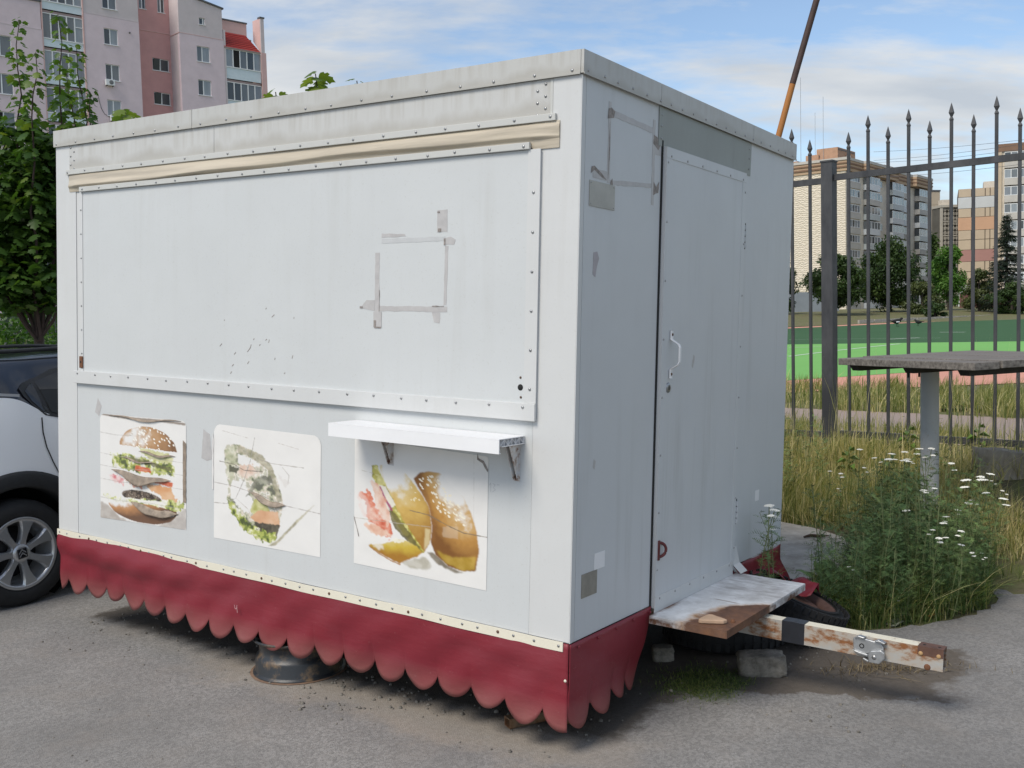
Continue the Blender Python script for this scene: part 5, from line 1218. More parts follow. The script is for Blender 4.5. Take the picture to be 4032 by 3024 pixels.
# glazing strips, right and left: quarter light, rear door glass, front door glass
def side_z(x, k):     # point on the cabin flank, k 0 = belt, 1 = roof edge
    for a, b in zip(ST[:-1], ST[1:]):
        if a[0] <= x <= b[0]:
            t = (x-a[0])/(b[0]-a[0]); zb = a[2]*(1-t)+b[2]*t; zr = a[1]*(1-t)+b[1]*t; wb_ = a[3]*(1-t)+b[3]*t; wr_ = a[4]*(1-t)+b[4]*t
            ks = [(0, wb_*.965), (.42, wb_*.4825+wr_*.5+.025), (.74, wr_+.035), (.93, wr_-.03)]
            for (k0, w0), (k1, w1) in zip(ks[:-1], ks[1:]):
                if k0 <= k <= k1: q = (k-k0)/(k1-k0); return (w0*(1-q)+w1*q, zb+(zr-zb)*k)
    return (.6, 1.2)
def glass(pts, name, mat, off, sd, th=.004):
    """pts (x, k) in the flank; small fan patch that follows the side"""
    n = len(pts); cx_ = sum(p[0] for p in pts)/n; ck = sum(p[1] for p in pts)/n; vs = []; fs = []
    rings = 5
    for r in range(rings+1):
        f = r/rings
        for x, k in pts:
            xx = cx_+(x-cx_)*f; kk = ck+(k-ck)*f; w_, z = side_z(xx, kk); vs.append((xx, -sd*(w_+off), z))
    for r in range(rings):
        for i in range(n): fs.append((r*n+i, r*n+(i+1) % n, (r+1)*n+(i+1) % n, (r+1)*n+i))
    return MB().add(vs, fs, True).build(name, mat, car)
def dens(pts, k=6):
    out = []
    for (x0, y0), (x1, y1) in zip(pts, pts[1:]+pts[:1]):
        for i in range(k): out.append((x0+(x1-x0)*i/k, y0+(y1-y0)*i/k))
    return out
for sd in (1, -1):
    glass(dens([(.07, .24), (.085, .10), (.13, .03), (.20, .0), (.46, .0), (1.72, .0), (1.60, .62), (1.30, .80), (.60, .82), (.34, .72), (.18, .56), (.11, .42)], 5), 'window_surround', MT['clad'], .004, sd)
    glass(dens([(.105, .25), (.13, .11), (.195, .05), (.212, .09), (.178, .50), (.145, .42)]), 'quarter_window', MT['carglass'], .009, sd)
    glass(dens([(.245, .07), (1.02, .05), (1.02, .74), (.42, .72), (.205, .54)]), 'rear_door_window', MT['carglass'], .009, sd)
    glass(dens([(1.10, .05), (1.66, .05), (1.56, .56), (1.32, .74), (1.10, .74)]), 'front_door_window', MT['carglass'], .009, sd)
    # chrome strip behind the quarter light
    vs = []
    for i in range(9):
        x = -.55 + .60*i/8; w_, z = side_z(x, .02); vs += [(x, -sd*(w_+.006), z+.001), (x, -sd*(w_+.006), z+.017)]
    MB().add(vs, [(2*i, 2*i+2, 2*i+3, 2*i+1) for i in range(8)]).build('chrome_strip', MT['alloy'], car)
    # door seam
    mb = MB(); prof = [(.172, 1.11), (.165, 1.02), (.178, .93), (.21, .84), (.25, .75)]
    for (xa, za), (xb, zb_) in zip(prof[:-1], prof[1:]):
        wa = flank(xa, za)+.006; w2 = flank(xb, zb_)+.006; mb.quad((xa-.004, -sd*wa, za), (xb-.004, -sd*w2, zb_), (xb+.004, -sd*w2, zb_), (xa+.004, -sd*wa, za))
    mb.build('door_seam', MT['black'], car)
    mb = MB(); pts = [(-.35, side_z(-.35, .93)[0]-.02, 1.455)]
    rl = []
    for i in range(12):
        x = -.30+1.75*i/11; w_, z = side_z(x, .93); rl.append((x, -sd*(w_-.03), z+.035-(.03 if i in (0, 11) else 0)))
    mb.tube(rl, .013, 8); mb.build('roof_rail', MT['clad'], car)
mb = MB(); mb.tube([(-.30, 0, 1.46), (-.42, 0, 1.60)], .006, 6); mb.build('aerial', MT['clad'], car)
for sd in (1, -1): MB().box(-.80, -.70, min(-sd*.45, -sd*.70), max(-sd*.45, -sd*.70), .82, .98, None, .03).build('tail_light', mottled('red lamp lens', (.30, .01, .012), .1, 9, .15), car)
for sd in (1, -1): MB().box(3.04, 3.17, min(-sd*.40, -sd*.66), max(-sd*.40, -sd*.66), .70, .80, None, .03).build('headlight', MT['carglass'], car)
# wheels
def car_wheel(cx_, sd):
    R, rr = WR, .208
    w = MB().lathe([(rr, -.08), (rr+.03, -.10), (R-.035, -.10), (R-.006, -.082), (R, -.05), (R, .05), (R-.006, .082), (R-.03, .100), (R-.06, .106), (rr+.025, .104), (rr+.004, .092), (rr, .07)], 64).build('wheel', MT['rubber'], car)
    w.location = (cx_, -sd*(HW-.11), WR); w.rotation_euler = (R_(90), 0, 0 if sd > 0 else R_(180))   # local z points outwards
    MB().lathe([(rr+.004, .092), (rr+.010, .098), (rr+.004, .102), (rr-.012, .098), (rr-.020, .08), (rr-.024, -.06), (.05, -.065)], 64).build('rim', MT['alloy'], w)
    MB().lathe([(0, -.02), (.15, -.02), (.152, -.03)], 40).build('brake_disc', mottled('dark brake', (.03, .03, .032), .3, 20, .5, .5), w)
    for k in range(7):
        a = 2*math.pi*(k+.5)/7; M = Matrix.Rotation(a, 4, 'Z'); mb = MB()
        prof = [(.040, .030, .082), (.075, .020, .088), (.12, .023, .094), (.16, .034, .096), (.190, .050, .098), (.203, .062, .096)]
        vs = []; fs = []
        for r_, hw_, z_ in prof: vs += [(r_, -hw_, z_-.012), (r_, -hw_*.72, z_), (r_, hw_*.72, z_), (r_, hw_, z_-.012), (r_, hw_*.8, z_-.05), (r_, -hw_*.8, z_-.05)]
        for i in range(len(prof)-1):
            for j in range(6): fs.append((i*6+j, i*6+(j+1) % 6, (i+1)*6+(j+1) % 6, (i+1)*6+j))
        mb.add([M @ Vector(v) for v in vs], fs); mb.build('spoke', MT['alloy'], w)
    MB().lathe([(0, .094), (.036, .094), (.050, .090), (.058, .078), (.060, .03)], 32).build('hub', MT['alloy'], w)
    mb = MB(); M = Matrix.Rotation(R_(8), 4, 'Z'); mb.box(-.030, .030, -.030, .030, .090, .0965, M, .005); cap = mb.build('centre_cap', MT['carblack'], w)
    for dy_ in (-.012, .008):
        mb = MB(); pts = [(-.022, dy_-.012), (0, dy_+.010), (.022, dy_-.012), (.022, dy_-.003), (0, dy_+.019), (-.022, dy_-.003)]
        mb.prism([M @ Vector((x, y, .0967)) for x, y in pts], (0, 0, .001)); mb.build('chevron', MT['alloy'], w)
for cx_ in (0, WB):
    for sd in (1, -1): car_wheel(cx_, sd)
# ------------------------------------------------------------------ pink apartment block (local: x along the facade, y into the building, z up)
PQ = Vector((-38, 76, 0)); PE = Vector((.7273, .6863, 0)); PNn = Vector((-.6863, .7273, 0))
PM = Matrix(((PE.x, PNn.x, 0, PQ.x), (PE.y, PNn.y, 0, PQ.y), (0, 0, 1, 0), (0, 0, 0, 1)))
pink = empty('apartment_block', mw=PM); tag(pink, 'mauve and pink rendered apartment block with glazed balconies and a red tiled awning', 'building')
def render_mat(name, c): return mottled(name, c, .07, 1.3, .93, bump=.15, bscale=40, bd=.01)
MT['mauve'] = render_mat('mauve render', (0.68, 0.565, 0.60)); MT['mauve2'] = render_mat('grey mauve render', (0.60, 0.53, 0.54)); MT['rose'] = render_mat('rose render', (0.60, 0.33, 0.32)); MT['rose2'] = render_mat('light rose render', (0.64, 0.43, 0.41))
MT['pvc'] = mottled('white window frame', (0.74, 0.75, 0.76), .04, 3, .4); MT['bpanel'] = mottled('pale blue balcony panel', (0.62, 0.71, 0.76), .05, 3, .5); MT['coping'] = mottled('dark roof coping', (.10, .10, .11), .2, 5, .6); MT['soffit'] = render_mat('brown soffit', (.34, .26, .25))
def pane_mat(name, c, r=.08):
    N = NT(name); N.set(N.mix(N.noise(1.1, 4, stretch=(3, 1, .7)), tuple(x*.72 for x in c), tuple(x*1.28 for x in c)), r, spec=.6); return N.m
PANES = [pane_mat('window glass dark', (.06, .07, .08)), pane_mat('window glass grey', (.15, .165, .18)), pane_mat('window with net curtain', (.27, .30, .33), .12), pane_mat('window with blind', (.20, .22, .25), .12)]
MT['open'] = MT['black']
def window(parent, x0, x1, z0, z1, y, splits=(0.5,), pk=(0, 2), dep=0.14, sill=True, fr=0.055, transom=None, tilt=False):
    """reveal box, white frame, panes and sill; y is the wall face (towards the viewer = smaller y)"""
    W_, H_ = x1-x0, z1-z0; d = y+dep
    mb = MB(); f0, f1 = d-.07, d-.01
    mb.box(x0, x0+fr, f0, f1, z0, z1); mb.box(x1-fr, x1, f0, f1, z0, z1); mb.box(x0+fr, x1-fr, f0, f1, z0, z0+fr); mb.box(x0+fr, x1-fr, f0, f1, z1-fr, z1)
    xs = [x0+W_*s for s in splits]
    for xm in xs: mb.box(xm-fr*.8, xm+fr*.8, f0, f1, z0+fr, z1-fr)
    w = mb.build('window', MT['pvc'], parent)
    cuts = [x0+fr] + xs + [x1-fr]
    for i in range(len(cuts)-1):
        a = cuts[i]+(fr*.8 if i else 0); b = cuts[i+1]-(fr*.8 if i < len(cuts)-2 else 0)
        MB().box(a, b, f0+.025, f0+.035, z0+fr, z1-fr).build('pane', PANES[pk[i % len(pk)]] if pk[i % len(pk)] is not None else MT['open'], w)
    if tilt:
        mb = MB(); mb.add([(x0+.08, f0-.005, z0+.06), (xs[0]-.03, f0-.005, z0+.06), (xs[0]-.03, f0-.14, z1-.05), (x0+.08, f0-.14, z1-.05)], [(0,1,2,3)]); mb.build('tilted_sash', PANES[0], w)
        mb = MB(); mb.bar((xs[0]-.05, f0-.01, z0+.06), (xs[0]-.05, f0-.145, z1-.05), .05, .04); mb.build('sash_frame', MT['pvc'], w)
    if sill: MB().box(x0-.06, x1+.06, y-.06, f0-.002, z0-.045, z0-.003).build('sill', MT['pvc'], w)
    return w
def wall_with_holes(parent, x0, x1, z0, z1, y0, y1, holes, mat, name='wall'):
    """solid wall made of blocks around rectangular openings (hole = x0,x1,z0,z1)"""
    xs = sorted({x0, x1, *[h[0] for h in holes], *[h[1] for h in holes]}); zs = sorted({z0, z1, *[h[2] for h in holes], *[h[3] for h in holes]}); mb = MB()
    nx, nz = len(xs)-1, len(zs)-1
    solid = [[not any(h[0]-1e-6 <= (xs[i]+xs[i+1])/2 <= h[1]+1e-6 and h[2] <= (zs[k]+zs[k+1])/2 <= h[3] for h in holes) for k in range(nz)] for i in range(nx)]
    S = lambda i, k: 0 <= i < nx and 0 <= k < nz and solid[i][k]
    for i in range(nx):
        for k in range(nz):
            if not solid[i][k]: continue
            a, b, c_, d = xs[i], xs[i+1], zs[k], zs[k+1]
            mb.quad((a, y0, c_), (b, y0, c_), (b, y0, d), (a, y0, d)); mb.quad((a, y1, c_), (a, y1, d), (b, y1, d), (b, y1, c_))
            if not S(i-1, k): mb.quad((a, y0, c_), (a, y0, d), (a, y1, d), (a, y1, c_))
            if not S(i+1, k): mb.quad((b, y0, c_), (b, y1, c_), (b, y1, d), (b, y0, d))
            if not S(i, k-1): mb.quad((a, y0, c_), (a, y1, c_), (b, y1, c_), (b, y0, c_))
            if not S(i, k+1): mb.quad((a, y0, d), (b, y0, d), (b, y1, d), (a, y1, d))
    return mb.build(name, mat, parent)
FH = 2.775
rows = lambda top, n: [top - FH*i for i in range(n)]
BT = 0.0
# left wing W0
h0 = [( .55, 2.17, t-1.50, t) for t in rows(23.17, 8)] + [(-4.2, -2.5, t-1.50, t) for t in rows(23.17, 8)]
wall_with_holes(pink, -9, 4.42, BT, 24.02, 0, .32, h0, MT['mauve']); wall_with_holes(pink, -9, 4.38, 24.06, 26.1, .03, .32, [], MT['mauve'])
MB().box(-9, 4.45, -.05, .35, 26.1, 26.32).build('coping', MT['coping'], pink); MB().box(-9, 4.40, -.012, .02, 24.02, 24.062).build('string_course', MT['mauve2'], pink)
for i, h in enumerate(h0): window(pink, *h, 0, (.5,), ((3, 1), (1, 1), (None, 1), (2, 2), (0, 2), (1, 0), (2, 1), (0, 0))[i % 8])
# balcony stack B1
def balcony(parent, x0, x1, zt, glz_h, pan_h, y, n, pk, narrow=False):
    """glazed balcony: white frames, panes, pale panel below, soffit"""
    b = MB().box(x0, x1, y, y+.06, zt-glz_h-pan_h, zt-glz_h-.04).build('balcony_panel', MT['bpanel'], parent)
    w = MB(); W_ = x1-x0; f = .06
    w.box(x0, x1, y-.02, y+.08, zt-f, zt); w.box(x0, x1, y-.05, y+.08, zt-glz_h-.04, zt-glz_h+.04)
    xs = [x0+W_*i/n for i in range(n+1)]
    for i, x in enumerate(xs): w.box(max(x0, x-f*(.75 if 0 < i < n else .5)), min(x1, x+f*(.75 if 0 < i < n else .5)), y-.019, y+.079, zt-glz_h+.04, zt-f)
    if narrow: w.box(xs[-2]+f, xs[-1]-f*.5, y-.018, y+.078, zt-glz_h*.38-.03, zt-glz_h*.38+.03)
    w = w.build('balcony_window', MT['pvc'], parent)
    for i in range(n):
        k = pk[i % len(pk)]; MB().box(xs[i]+.045, xs[i+1]-.045, y+.02, y+.03, zt-glz_h+.04, zt-f).build('pane', MT['open'] if k is None else PANES[k], w)
    MB().box(x0, x1, y+.05, y+1.2, zt+.02, zt+.20).build('soffit', MT['soffit'], parent)
for i, zt in enumerate([28.24, 25.46, 22.68, 19.90, 17.12, 14.35, 11.57, 8.8]):
    balcony(pink, 4.52, 7.52, zt-.06, 1.90, .60, .10, 5, ((0, 1, 0, 1, 2), (1, 0, 1, 1, 2), (2, 2, 1, 2, 3), (1, 2, 1, 1, 2))[i % 4], i in (1,))
MB().box(4.42, 4.52, .02, 1.4, BT, 29).build('balcony_cheek', MT['rose2'], pink); MB().box(7.52, 7.60, -.03, 1.4, BT, 30).build('balcony_cheek', MT['rose2'], pink); MB().box(4.52, 7.52, 1.4, 1.6, BT, 30).build('wall', MT['soffit'], pink)
# wall W1
h1 = [(9.12, 10.25, t-1.25, t) for t in rows(27.78, 9)]
wall_with_holes(pink, 7.62, 12.0, BT, 25.90, 0, .32, h1[1:], MT['mauve']); wall_with_holes(pink, 7.62, 12.0, 25.94, 31, .03, .32, [(h1[0][0], h1[0][1], h1[0][2], h1[0][3])], MT['mauve2']); MB().box(7.62, 12.0, -.012, .02, 25.90, 25.942).build('string_course', MT['mauve2'], pink)
for i, h in enumerate(h1): window(pink, *h, 0 if i else .03, (.45,), ((0, 1), (0, 2), (0, 1), (2, 2), (1, 0))[i % 5])
MB().box(11.92, 11.998, .33, 2.0, BT, 31).build('return_wall', MT['mauve'], pink)
def aircon(x, z):
    mb = MB(); mb.box(x, x+.70, -.34, -.06, z, z+.46, None, .02); a = mb.build('air_conditioner', MT['pvc'], pink)
    MB().lathe([(0, .345), (.16, .345), (.175, .341)], 20, Matrix.Translation((x+.42, 0, z+.23)) @ Matrix.Rotation(R_(90), 4, 'X')).build('fan_grille', mottled('grey grille', (.16, .165, .17), .2, 40, .6), a)
    mb = MB(); mb.bar((x+.1, -.30, z-.03), (x+.1, 0, z-.03), .03, .04); mb.bar((x+.6, -.30, z-.03), (x+.6, 0, z-.03), .03, .04); mb.build('bracket', MT['coping'], a)
aircon(8.98, 20.52); aircon(9.25, 17.78)
pts = [(8.42, -.02, 19.6), (8.5, -.02, 19.2), (8.62, -.02, 18.7), (8.85, -.02, 18.3), (9.25, -.02, 18.1)]; MB().tube(pts, .02, 5).build('hose', MT['coping'], pink)
MB().box(11.15, 11.25, -.10, 0, 24.9, 25.0).build('vent_pipe', MT['coping'], pink)
# recessed rose section
hr = [(13.78, 15.22, t-1.0, t) for t in rows(23.73, 8)] + [(12.84, 13.43, 27.58, 28.75), (14.44, 15.05, 27.54, 28.7)]
wall_with_holes(pink, 12.0, 15.9, BT, 25.84, 1.7, 2.0, hr[:-2], MT['rose']); wall_with_holes(pink, 12.0, 15.9, 25.885, 31, 1.72, 2.0, hr[-2:], MT['rose']); MB().box(12.0, 15.9, 1.66, 1.72, 25.84, 25.884).build('string_course', MT['rose2'], pink)
for i, h in enumerate(hr): window(pink, *h, 1.7 if i < 8 else 1.72, (.48,), (0, 0) if i < 8 else (1, 0), .14, True, .055, None, i < 3)
# projecting volume P
hp = [(16.92, 18.10, t-1.28, t) for t in rows(24.87, 8)] + [(17.24, 17.77, 26.67, 27.24)]
wall_with_holes(pink, 15.42, 19.42, BT, 25.68, 0, .32, hp[:-1], MT['mauve']); 
wall_with_holes(pink, 15.42, 19.36, 25.725, 28.05, .02, .32, hp[-1:], MT['mauve2']); MB().prism([(15.42, .02, 28.05), (19.36, .02, 28.05), (19.36, .02, 28.3), (17.0, .02, 28.7), (15.42, .02, 29.4)], (0, .3, 0)).build('gable', MT['mauve2'], pink)
MB().prism([(15.42, -.08, 29.4), (17.0, -.08, 28.7), (19.5, -.08, 28.28), (19.5, -.08, 28.40), (17.0, -.08, 28.84), (15.42, -.08, 29.55)], (0, .5, 0)).build('coping', MT['coping'], pink)
MB().box(15.40, 19.42, -.014, .02, 25.68, 25.724).build('string_course', MT['rose2'], pink); MB().box(15.38, 15.42, -.014, 1.7, 25.68, 25.724).build('string_course', MT['rose2'], pink)
MB().box(15.424, 15.5, .321, 1.699, BT, 29.6).build('return_wall', MT['mauve2'], pink)
for i, h in enumerate(hp): window(pink, *h, 0 if i < 8 else .02, (.42,) if i < 8 else (.7,), ((1, 2), (0, 2), (1, 1), (2, 0))[i % 4] if i < 8 else (0, 1))
# balcony stack B2 with tiled awning
for i, zt in enumerate([25.10, 22.30, 19.52, 16.75, 13.97, 11.2]):
    balcony(pink, 19.60, 22.92, zt, 1.55, .98, .06, 5, ((2, None, 1, 0, 2), (0, 0, 1, 1, 3), (1, 2, 0, 1, 1))[i % 3])
MB().box(19.44, 19.598, .01, 1.5, BT, 26.6).build('balcony_cheek', MT['mauve2'], pink); MB().box(19.60, 22.92, 1.5, 1.7, BT, 26.6).build('wall', MT['soffit'], pink)
N = NT('red roof tile sheet'); X = N.xyz(); wv = N.n('ShaderNodeTexWave', wave_type='BANDS', bands_direction='Z'); wv.inputs['Scale'].default_value = 1.6; wv.inputs['Distortion'].default_value = .6; N.l(N.pos, wv.inputs['Vector']); N.set(N.mix(wv.outputs['Fac'], (0.26, 0.024, 0.02), (0.42, 0.045, 0.035)), .5); N.bump(wv.outputs['Fac'], .8, .06)
aw = MB(); nrow = 9
for k in range(nrow):      # lapped tile courses
    t0, t1 = k/nrow, (k+1)/nrow; za = 26.72-1.50*t0; zb = 26.72-1.50*t1; ya = .95-.95*t0; yb = .95-.95*t1-.03
    xr0 = 22.05+.87*t0; xr1 = 22.05+.87*t1
    aw.quad((19.42, ya, za), (19.42, yb, zb), (xr1, yb, zb), (xr0, ya, za)); aw.quad((19.42, yb, zb), (19.42, yb+.03, zb-.0), (xr1, yb+.03, zb-.0), (xr1, yb, zb))
aw.build('tiled_awning', N.m, pink); MB().box(19.42, 22.95, -.04, .1, 25.10, 25.20).build('awning_edge', MT['soffit'], pink)
MB().box(19.37, 22.2, .98, 1.2, 26.6, 27.72).build('parapet', MT['rose2'], pink); MB().box(19.37, 22.25, .92, 1.26, 27.72, 27.84).build('coping', MT['coping'], pink)
MB().prism([(22.94, .0, 25.2), (22.94, 1.2, 26.4), (22.94, 1.2, 28.15), (22.94, .0, 28.15)], (.10, 0, 0)).build('end_fin', MT['rose2'], pink); MB().box(22.94, 23.42, -.10, .02, BT, 25.2).build('pilaster', MT['rose2'], pink); MB().box(22.96, 23.30, -.10, .02, 25.2, 28.15).build('pilaster', MT['mauve2'], pink); MB().box(22.9, 23.36, -.16, .3, 28.15, 28.27).build('coping', MT['coping'], pink)
MB().box(23.30, 23.42, .02, 12, BT, 25.2).build('end_wall', MT['rose2'], pink); MB().prism([(19.3, 2.2, 27.8), (21.3, 2.2, 27.8), (19.5, 2.2, 28.6)], (0, 3, 0)).build('roof_gable', MT['rose2'], pink)
MB().box(-9, 12, 11.7, 12, BT, 26).build('rear_wall', MT['mauve2'], pink); MB().box(-9, 23.2, 2.4, 11.6, 25.2, 25.4).build('roof', MT['coping'], pink)

# ------------------------------------------------------------------ far blocks across the sports ground
def block_frame(p, d):
    d = Vector((d[0], d[1], 0)).normalized(); n = Vector((-d.y, d.x, 0)); return Matrix(((d.x, n.x, 0, p[0]), (d.y, n.y, 0, p[1]), (0, 0, 1, 0), (0, 0, 0, 1)))
N = NT('cream relief panel'); wv = N.n('ShaderNodeTexWave', wave_type='BANDS', bands_direction='Z'); wv.inputs['Scale'].default_value = .8; wv.inputs['Distortion'].default_value = 7; wv.inputs['Detail'].default_value = 2; wv.inputs['Detail Scale'].default_value = 2.2; N.l(N.pos, wv.inputs['Vector'])
N.set(N.mix(N.ramp(wv.outputs['Fac'], .15, .75), (0.66, 0.58, 0.46), (0.76, 0.68, 0.56)), .9); N.bump(wv.outputs['Fac'], .45, .2); MT['cream'] = N.m
MT['greybrick'] = mottled('grey-beige brick', (0.66, 0.595, 0.505), .10, .9, .92); MT['parapet'] = mottled('grey balcony slab', (0.50, 0.475, 0.44), .12, .8, .9); MT['bandA'] = mottled('tan band', (.46, .33, .22), .08, .5, .9); MT['bandB'] = mottled('brown band', (.22, .135, .09), .1, .5, .9); MT['orangebrick'] = mottled('orange brick', (.48, .29, .19), .15, 1.0, .9); MT['tan'] = mottled('tan panel', (.53, .435, .325), .06, .5, .92); MT['blue'] = mottled('blue panel', (.035, .075, .33), .1, .5, .6); MT['whiteb'] = mottled('white balcony', (.66, .68, .70), .05, .6, .6); MT['bluegrey'] = mottled('blue-grey balcony', (.50, .53, .53), .06, .6, .6)
def far_window(parent, x0, x1, z0, z1, y, n, pk):
    w = MB(); f = .10
    w.box(x0, x1, y, y+.08, z0, z0+f); w.box(x0, x1, y, y+.08, z1-f, z1)
    xs = [x0+(x1-x0)*i/n for i in range(n+1)]
    for x in xs: w.box(max(x0, x-f*.6), min(x1, x+f*.6), y+.001, y+.079, z0+f, z1-f)
    w = w.build('window', MT['pvc'], parent)
    for i in range(n): MB().box(xs[i]+f*.6, xs[i+1]-f*.6, y+.03, y+.04, z0+f, z1-f).build('pane', PANES[pk[i % len(pk)]], w)
    return w
bz0 = 0.5
cr = at(3331, 1205, 188); far = empty('apartment_block', mw=block_frame((cr.x, cr.y), (24.3, 30)))   # x runs to the right along the shaded front
tag(far, 'nine-storey beige brick apartment block with cream end wall and mixed balconies', 'building')
HB = 26.4; fl = 2.78
far.matrix_world = far.matrix_world @ Matrix.Diagonal((1.41, 1, 1, 1))
# end wall: lies along local y (into the block, to the left)
MB().box(0, .3, 0, 16, bz0, HB).build('end_wall', MT['cream'], far)
MB().box(.302, 34, .02, .3, bz0, HB-.2).build('front_wall', MT['greybrick'], far); MB().box(.302, 34, 15.6, 16, bz0, HB).build('rear_wall', MT['greybrick'], far); MB().box(.302, 34, .32, 15.5, HB, HB+.3).build('roof', MT['coping'], far); MB().box(33.7, 34, .32, 15.5, bz0, HB-.1).build('end_wall', MT['greybrick'], far)
for k, (zz, m) in enumerate(((HB, 'bandA'), (HB+.55, 'bandB'), (HB+.85, 'bandA'), (HB+1.25, 'bandB'), (HB+1.5, 'bandA'), (HB+1.9, 'parapet'))):
    hgt = (.55, .30, .40, .25, .40, .5)[k]; o_ = .12*(k % 2)
    mb = MB(); mb.box(-.15-o_, 34, -.35-o_, -.05, zz, zz+hgt-.01); mb.box(-.15-o_, .1, -.045, 16.2, zz, zz+hgt-.01); mb.box(5.5, 17.5, -1.3-o_, -.36-o_-.01, zz, zz+hgt-.012); mb.box(25.5, 33, -1.3-o_, -.36-o_-.01, zz, zz+hgt-.012); mb.build('cornice_band', MT[m], far)
for (x0, x1, y0, y1, h_) in ((1.0, 7.2, 2.0, 6.0, 3.4), (.6, 3, 9.5, 15, 1.6), (.8, 2.2, 5.5, 8, 2.4), (18.5, 24, 2, 5, 2.6)):
    e = MB().box(x0, x1, y0, y1, HB+1.0, HB+1.2+h_).build('roof_house', MT['orangebrick'], far)
    mb = MB(); [mb.box(x0+.1+i*.5, x0+.35+i*.5, y0-.1, y0-.005, HB+1.2+h_-.5, HB+1.2+h_-.2) for i in range(int((x1-x0)/.5))]; mb.build('vent_row', MT['coping'], e)
MB().lathe([(0, 0), (.6, .12), (.75, .25)], 20, Matrix.Translation((4.2, 1.9, HB+3.2)) @ Matrix.Rotation(R_(90), 4, 'X')).build('satellite_dish', MT['pvc'], far)
q = random.Random(5)
for fl_i in range(9):
    zb = bz0 + 1.0 + fl_i*fl
    # column A: recessed loggia windows
    far_window(far, 1.3, 4.9, zb+.95, zb+2.35, -.06, 4, q.choices([0, 1, 2, 3], k=4)); MB().box(1.1, 5.1, -.16, -.005, zb-.25, zb+.85).build('balcony', MT['parapet'], far)
    # column B: projecting balconies of every colour
    m = ('whiteb', 'blue', 'whiteb', 'greybrick', 'bluegrey', 'whiteb', 'bluegrey', 'parapet', 'whiteb')[fl_i]
    if fl_i == 3: m = 'blue'
    MB().box(6.3, 10.6, -1.1, -.02, zb-.2, zb+.85).build('balcony', MT[m], far); far_window(far, 6.3, 10.6, zb+.87, zb+2.30, -1.08, 4, q.choices([0, 1, 2, 3], k=4)); MB().box(6.32, 10.58, -.98, -.02, zb+.87, zb+2.3).build('balcony_room', PANES[1], far)
    far_window(far, 12.6, 13.5, zb+1.0, zb+2.3, -.06, 1, [q.choice([0, 1, 2])])
    # column D: paired balconies
    m = q.choice(['whiteb', 'parapet', 'whiteb', 'bluegrey']); MB().box(15.6, 20.3, -1.1, -.02, zb-.2, zb+.85).build('balcony', MT[m], far)
    if q.random() < .8: far_window(far, 15.6, 20.3, zb+.87, zb+2.30, -1.08, 4, q.choices([0, 1, 2, 3], k=4)); MB().box(15.62, 20.28, -.98, -.02, zb+.87, zb+2.3).build('balcony_room', PANES[0], far)
    m = q.choice(['greybrick', 'parapet', 'whiteb']); MB().box(20.4, 23.9, -.5, -.02, zb-.2, zb+.85).build('balcony', MT[m], far); far_window(far, 20.5, 23.8, zb+.9, zb+2.3, -.45, 3, q.choices([0, 1, 2], k=3)); MB().box(20.52, 23.78, -.36, -.02, zb+.9, zb+2.3).build('balcony_room', PANES[1], far)
    far_window(far, 24.5, 25.4, zb+1.0, zb+2.4, -.06, 1, [q.choice([0, 1])])
    m = ('whiteb', 'whiteb', 'parapet', 'parapet', 'parapet', 'bluegrey', 'whiteb', 'parapet', 'parapet')[fl_i]; MB().box(27.4, 31.2, -1.1, -.02, zb-.2, zb+.85).build('balcony', MT[m], far); far_window(far, 27.4, 31.2, zb+.87, zb+2.3, -1.08, 4, q.choices([0, 1, 2, 3], k=4)); MB().box(27.42, 31.18, -.98, -.02, zb+.87, zb+2.3).build('balcony_room', PANES[0], far)
    MB().box(31.3, 33.7, -.4, -.02, zb-.2, zb+.85).build('balcony', MT[q.choice(['parapet', 'whiteb', 'greybrick'])], far); far_window(far, 31.4, 33.6, zb+.9, zb+2.3, -.35, 2, q.choices([0, 1, 2], k=2))
for i, (x, y, h_, r_) in enumerate(((1.4, 6.5, 10.5, .035), (.9, 9.0, 17.2, .045), (.8, 4.6, 13.0, .04))):
    MB().tube([(x, y, HB+1), (x, y, HB+1+h_)], r_*.9, 5).build('antenna_mast', mottled('thin mast %d' % i, (.42, .44, .47), .1, 5, .6, .4), far)

# flat beige end of the next block
p = at(3660, 1205, 232); b2 = empty('apartment_block', mw=block_frame((p.x, p.y), (1, .28))); tag(b2, 'plain beige panel block end just right of the nine-storey block', 'building')
for k in range(9):
    for j in range(2): MB().box(-6+j*4.35, -1.68+j*4.35 if j == 0 else 2.7, 0, .3, bz0+k*2.95, bz0+k*2.95+2.91).build('panel', MT['tan'], b2)
MB().box(-6, 2.68, .32, 18, bz0, 27.0).build('wall', MT['greybrick'], b2); MB().box(-6.1, 2.8, -.1, 18, 27.06, 27.4).build('coping', MT['coping'], b2)

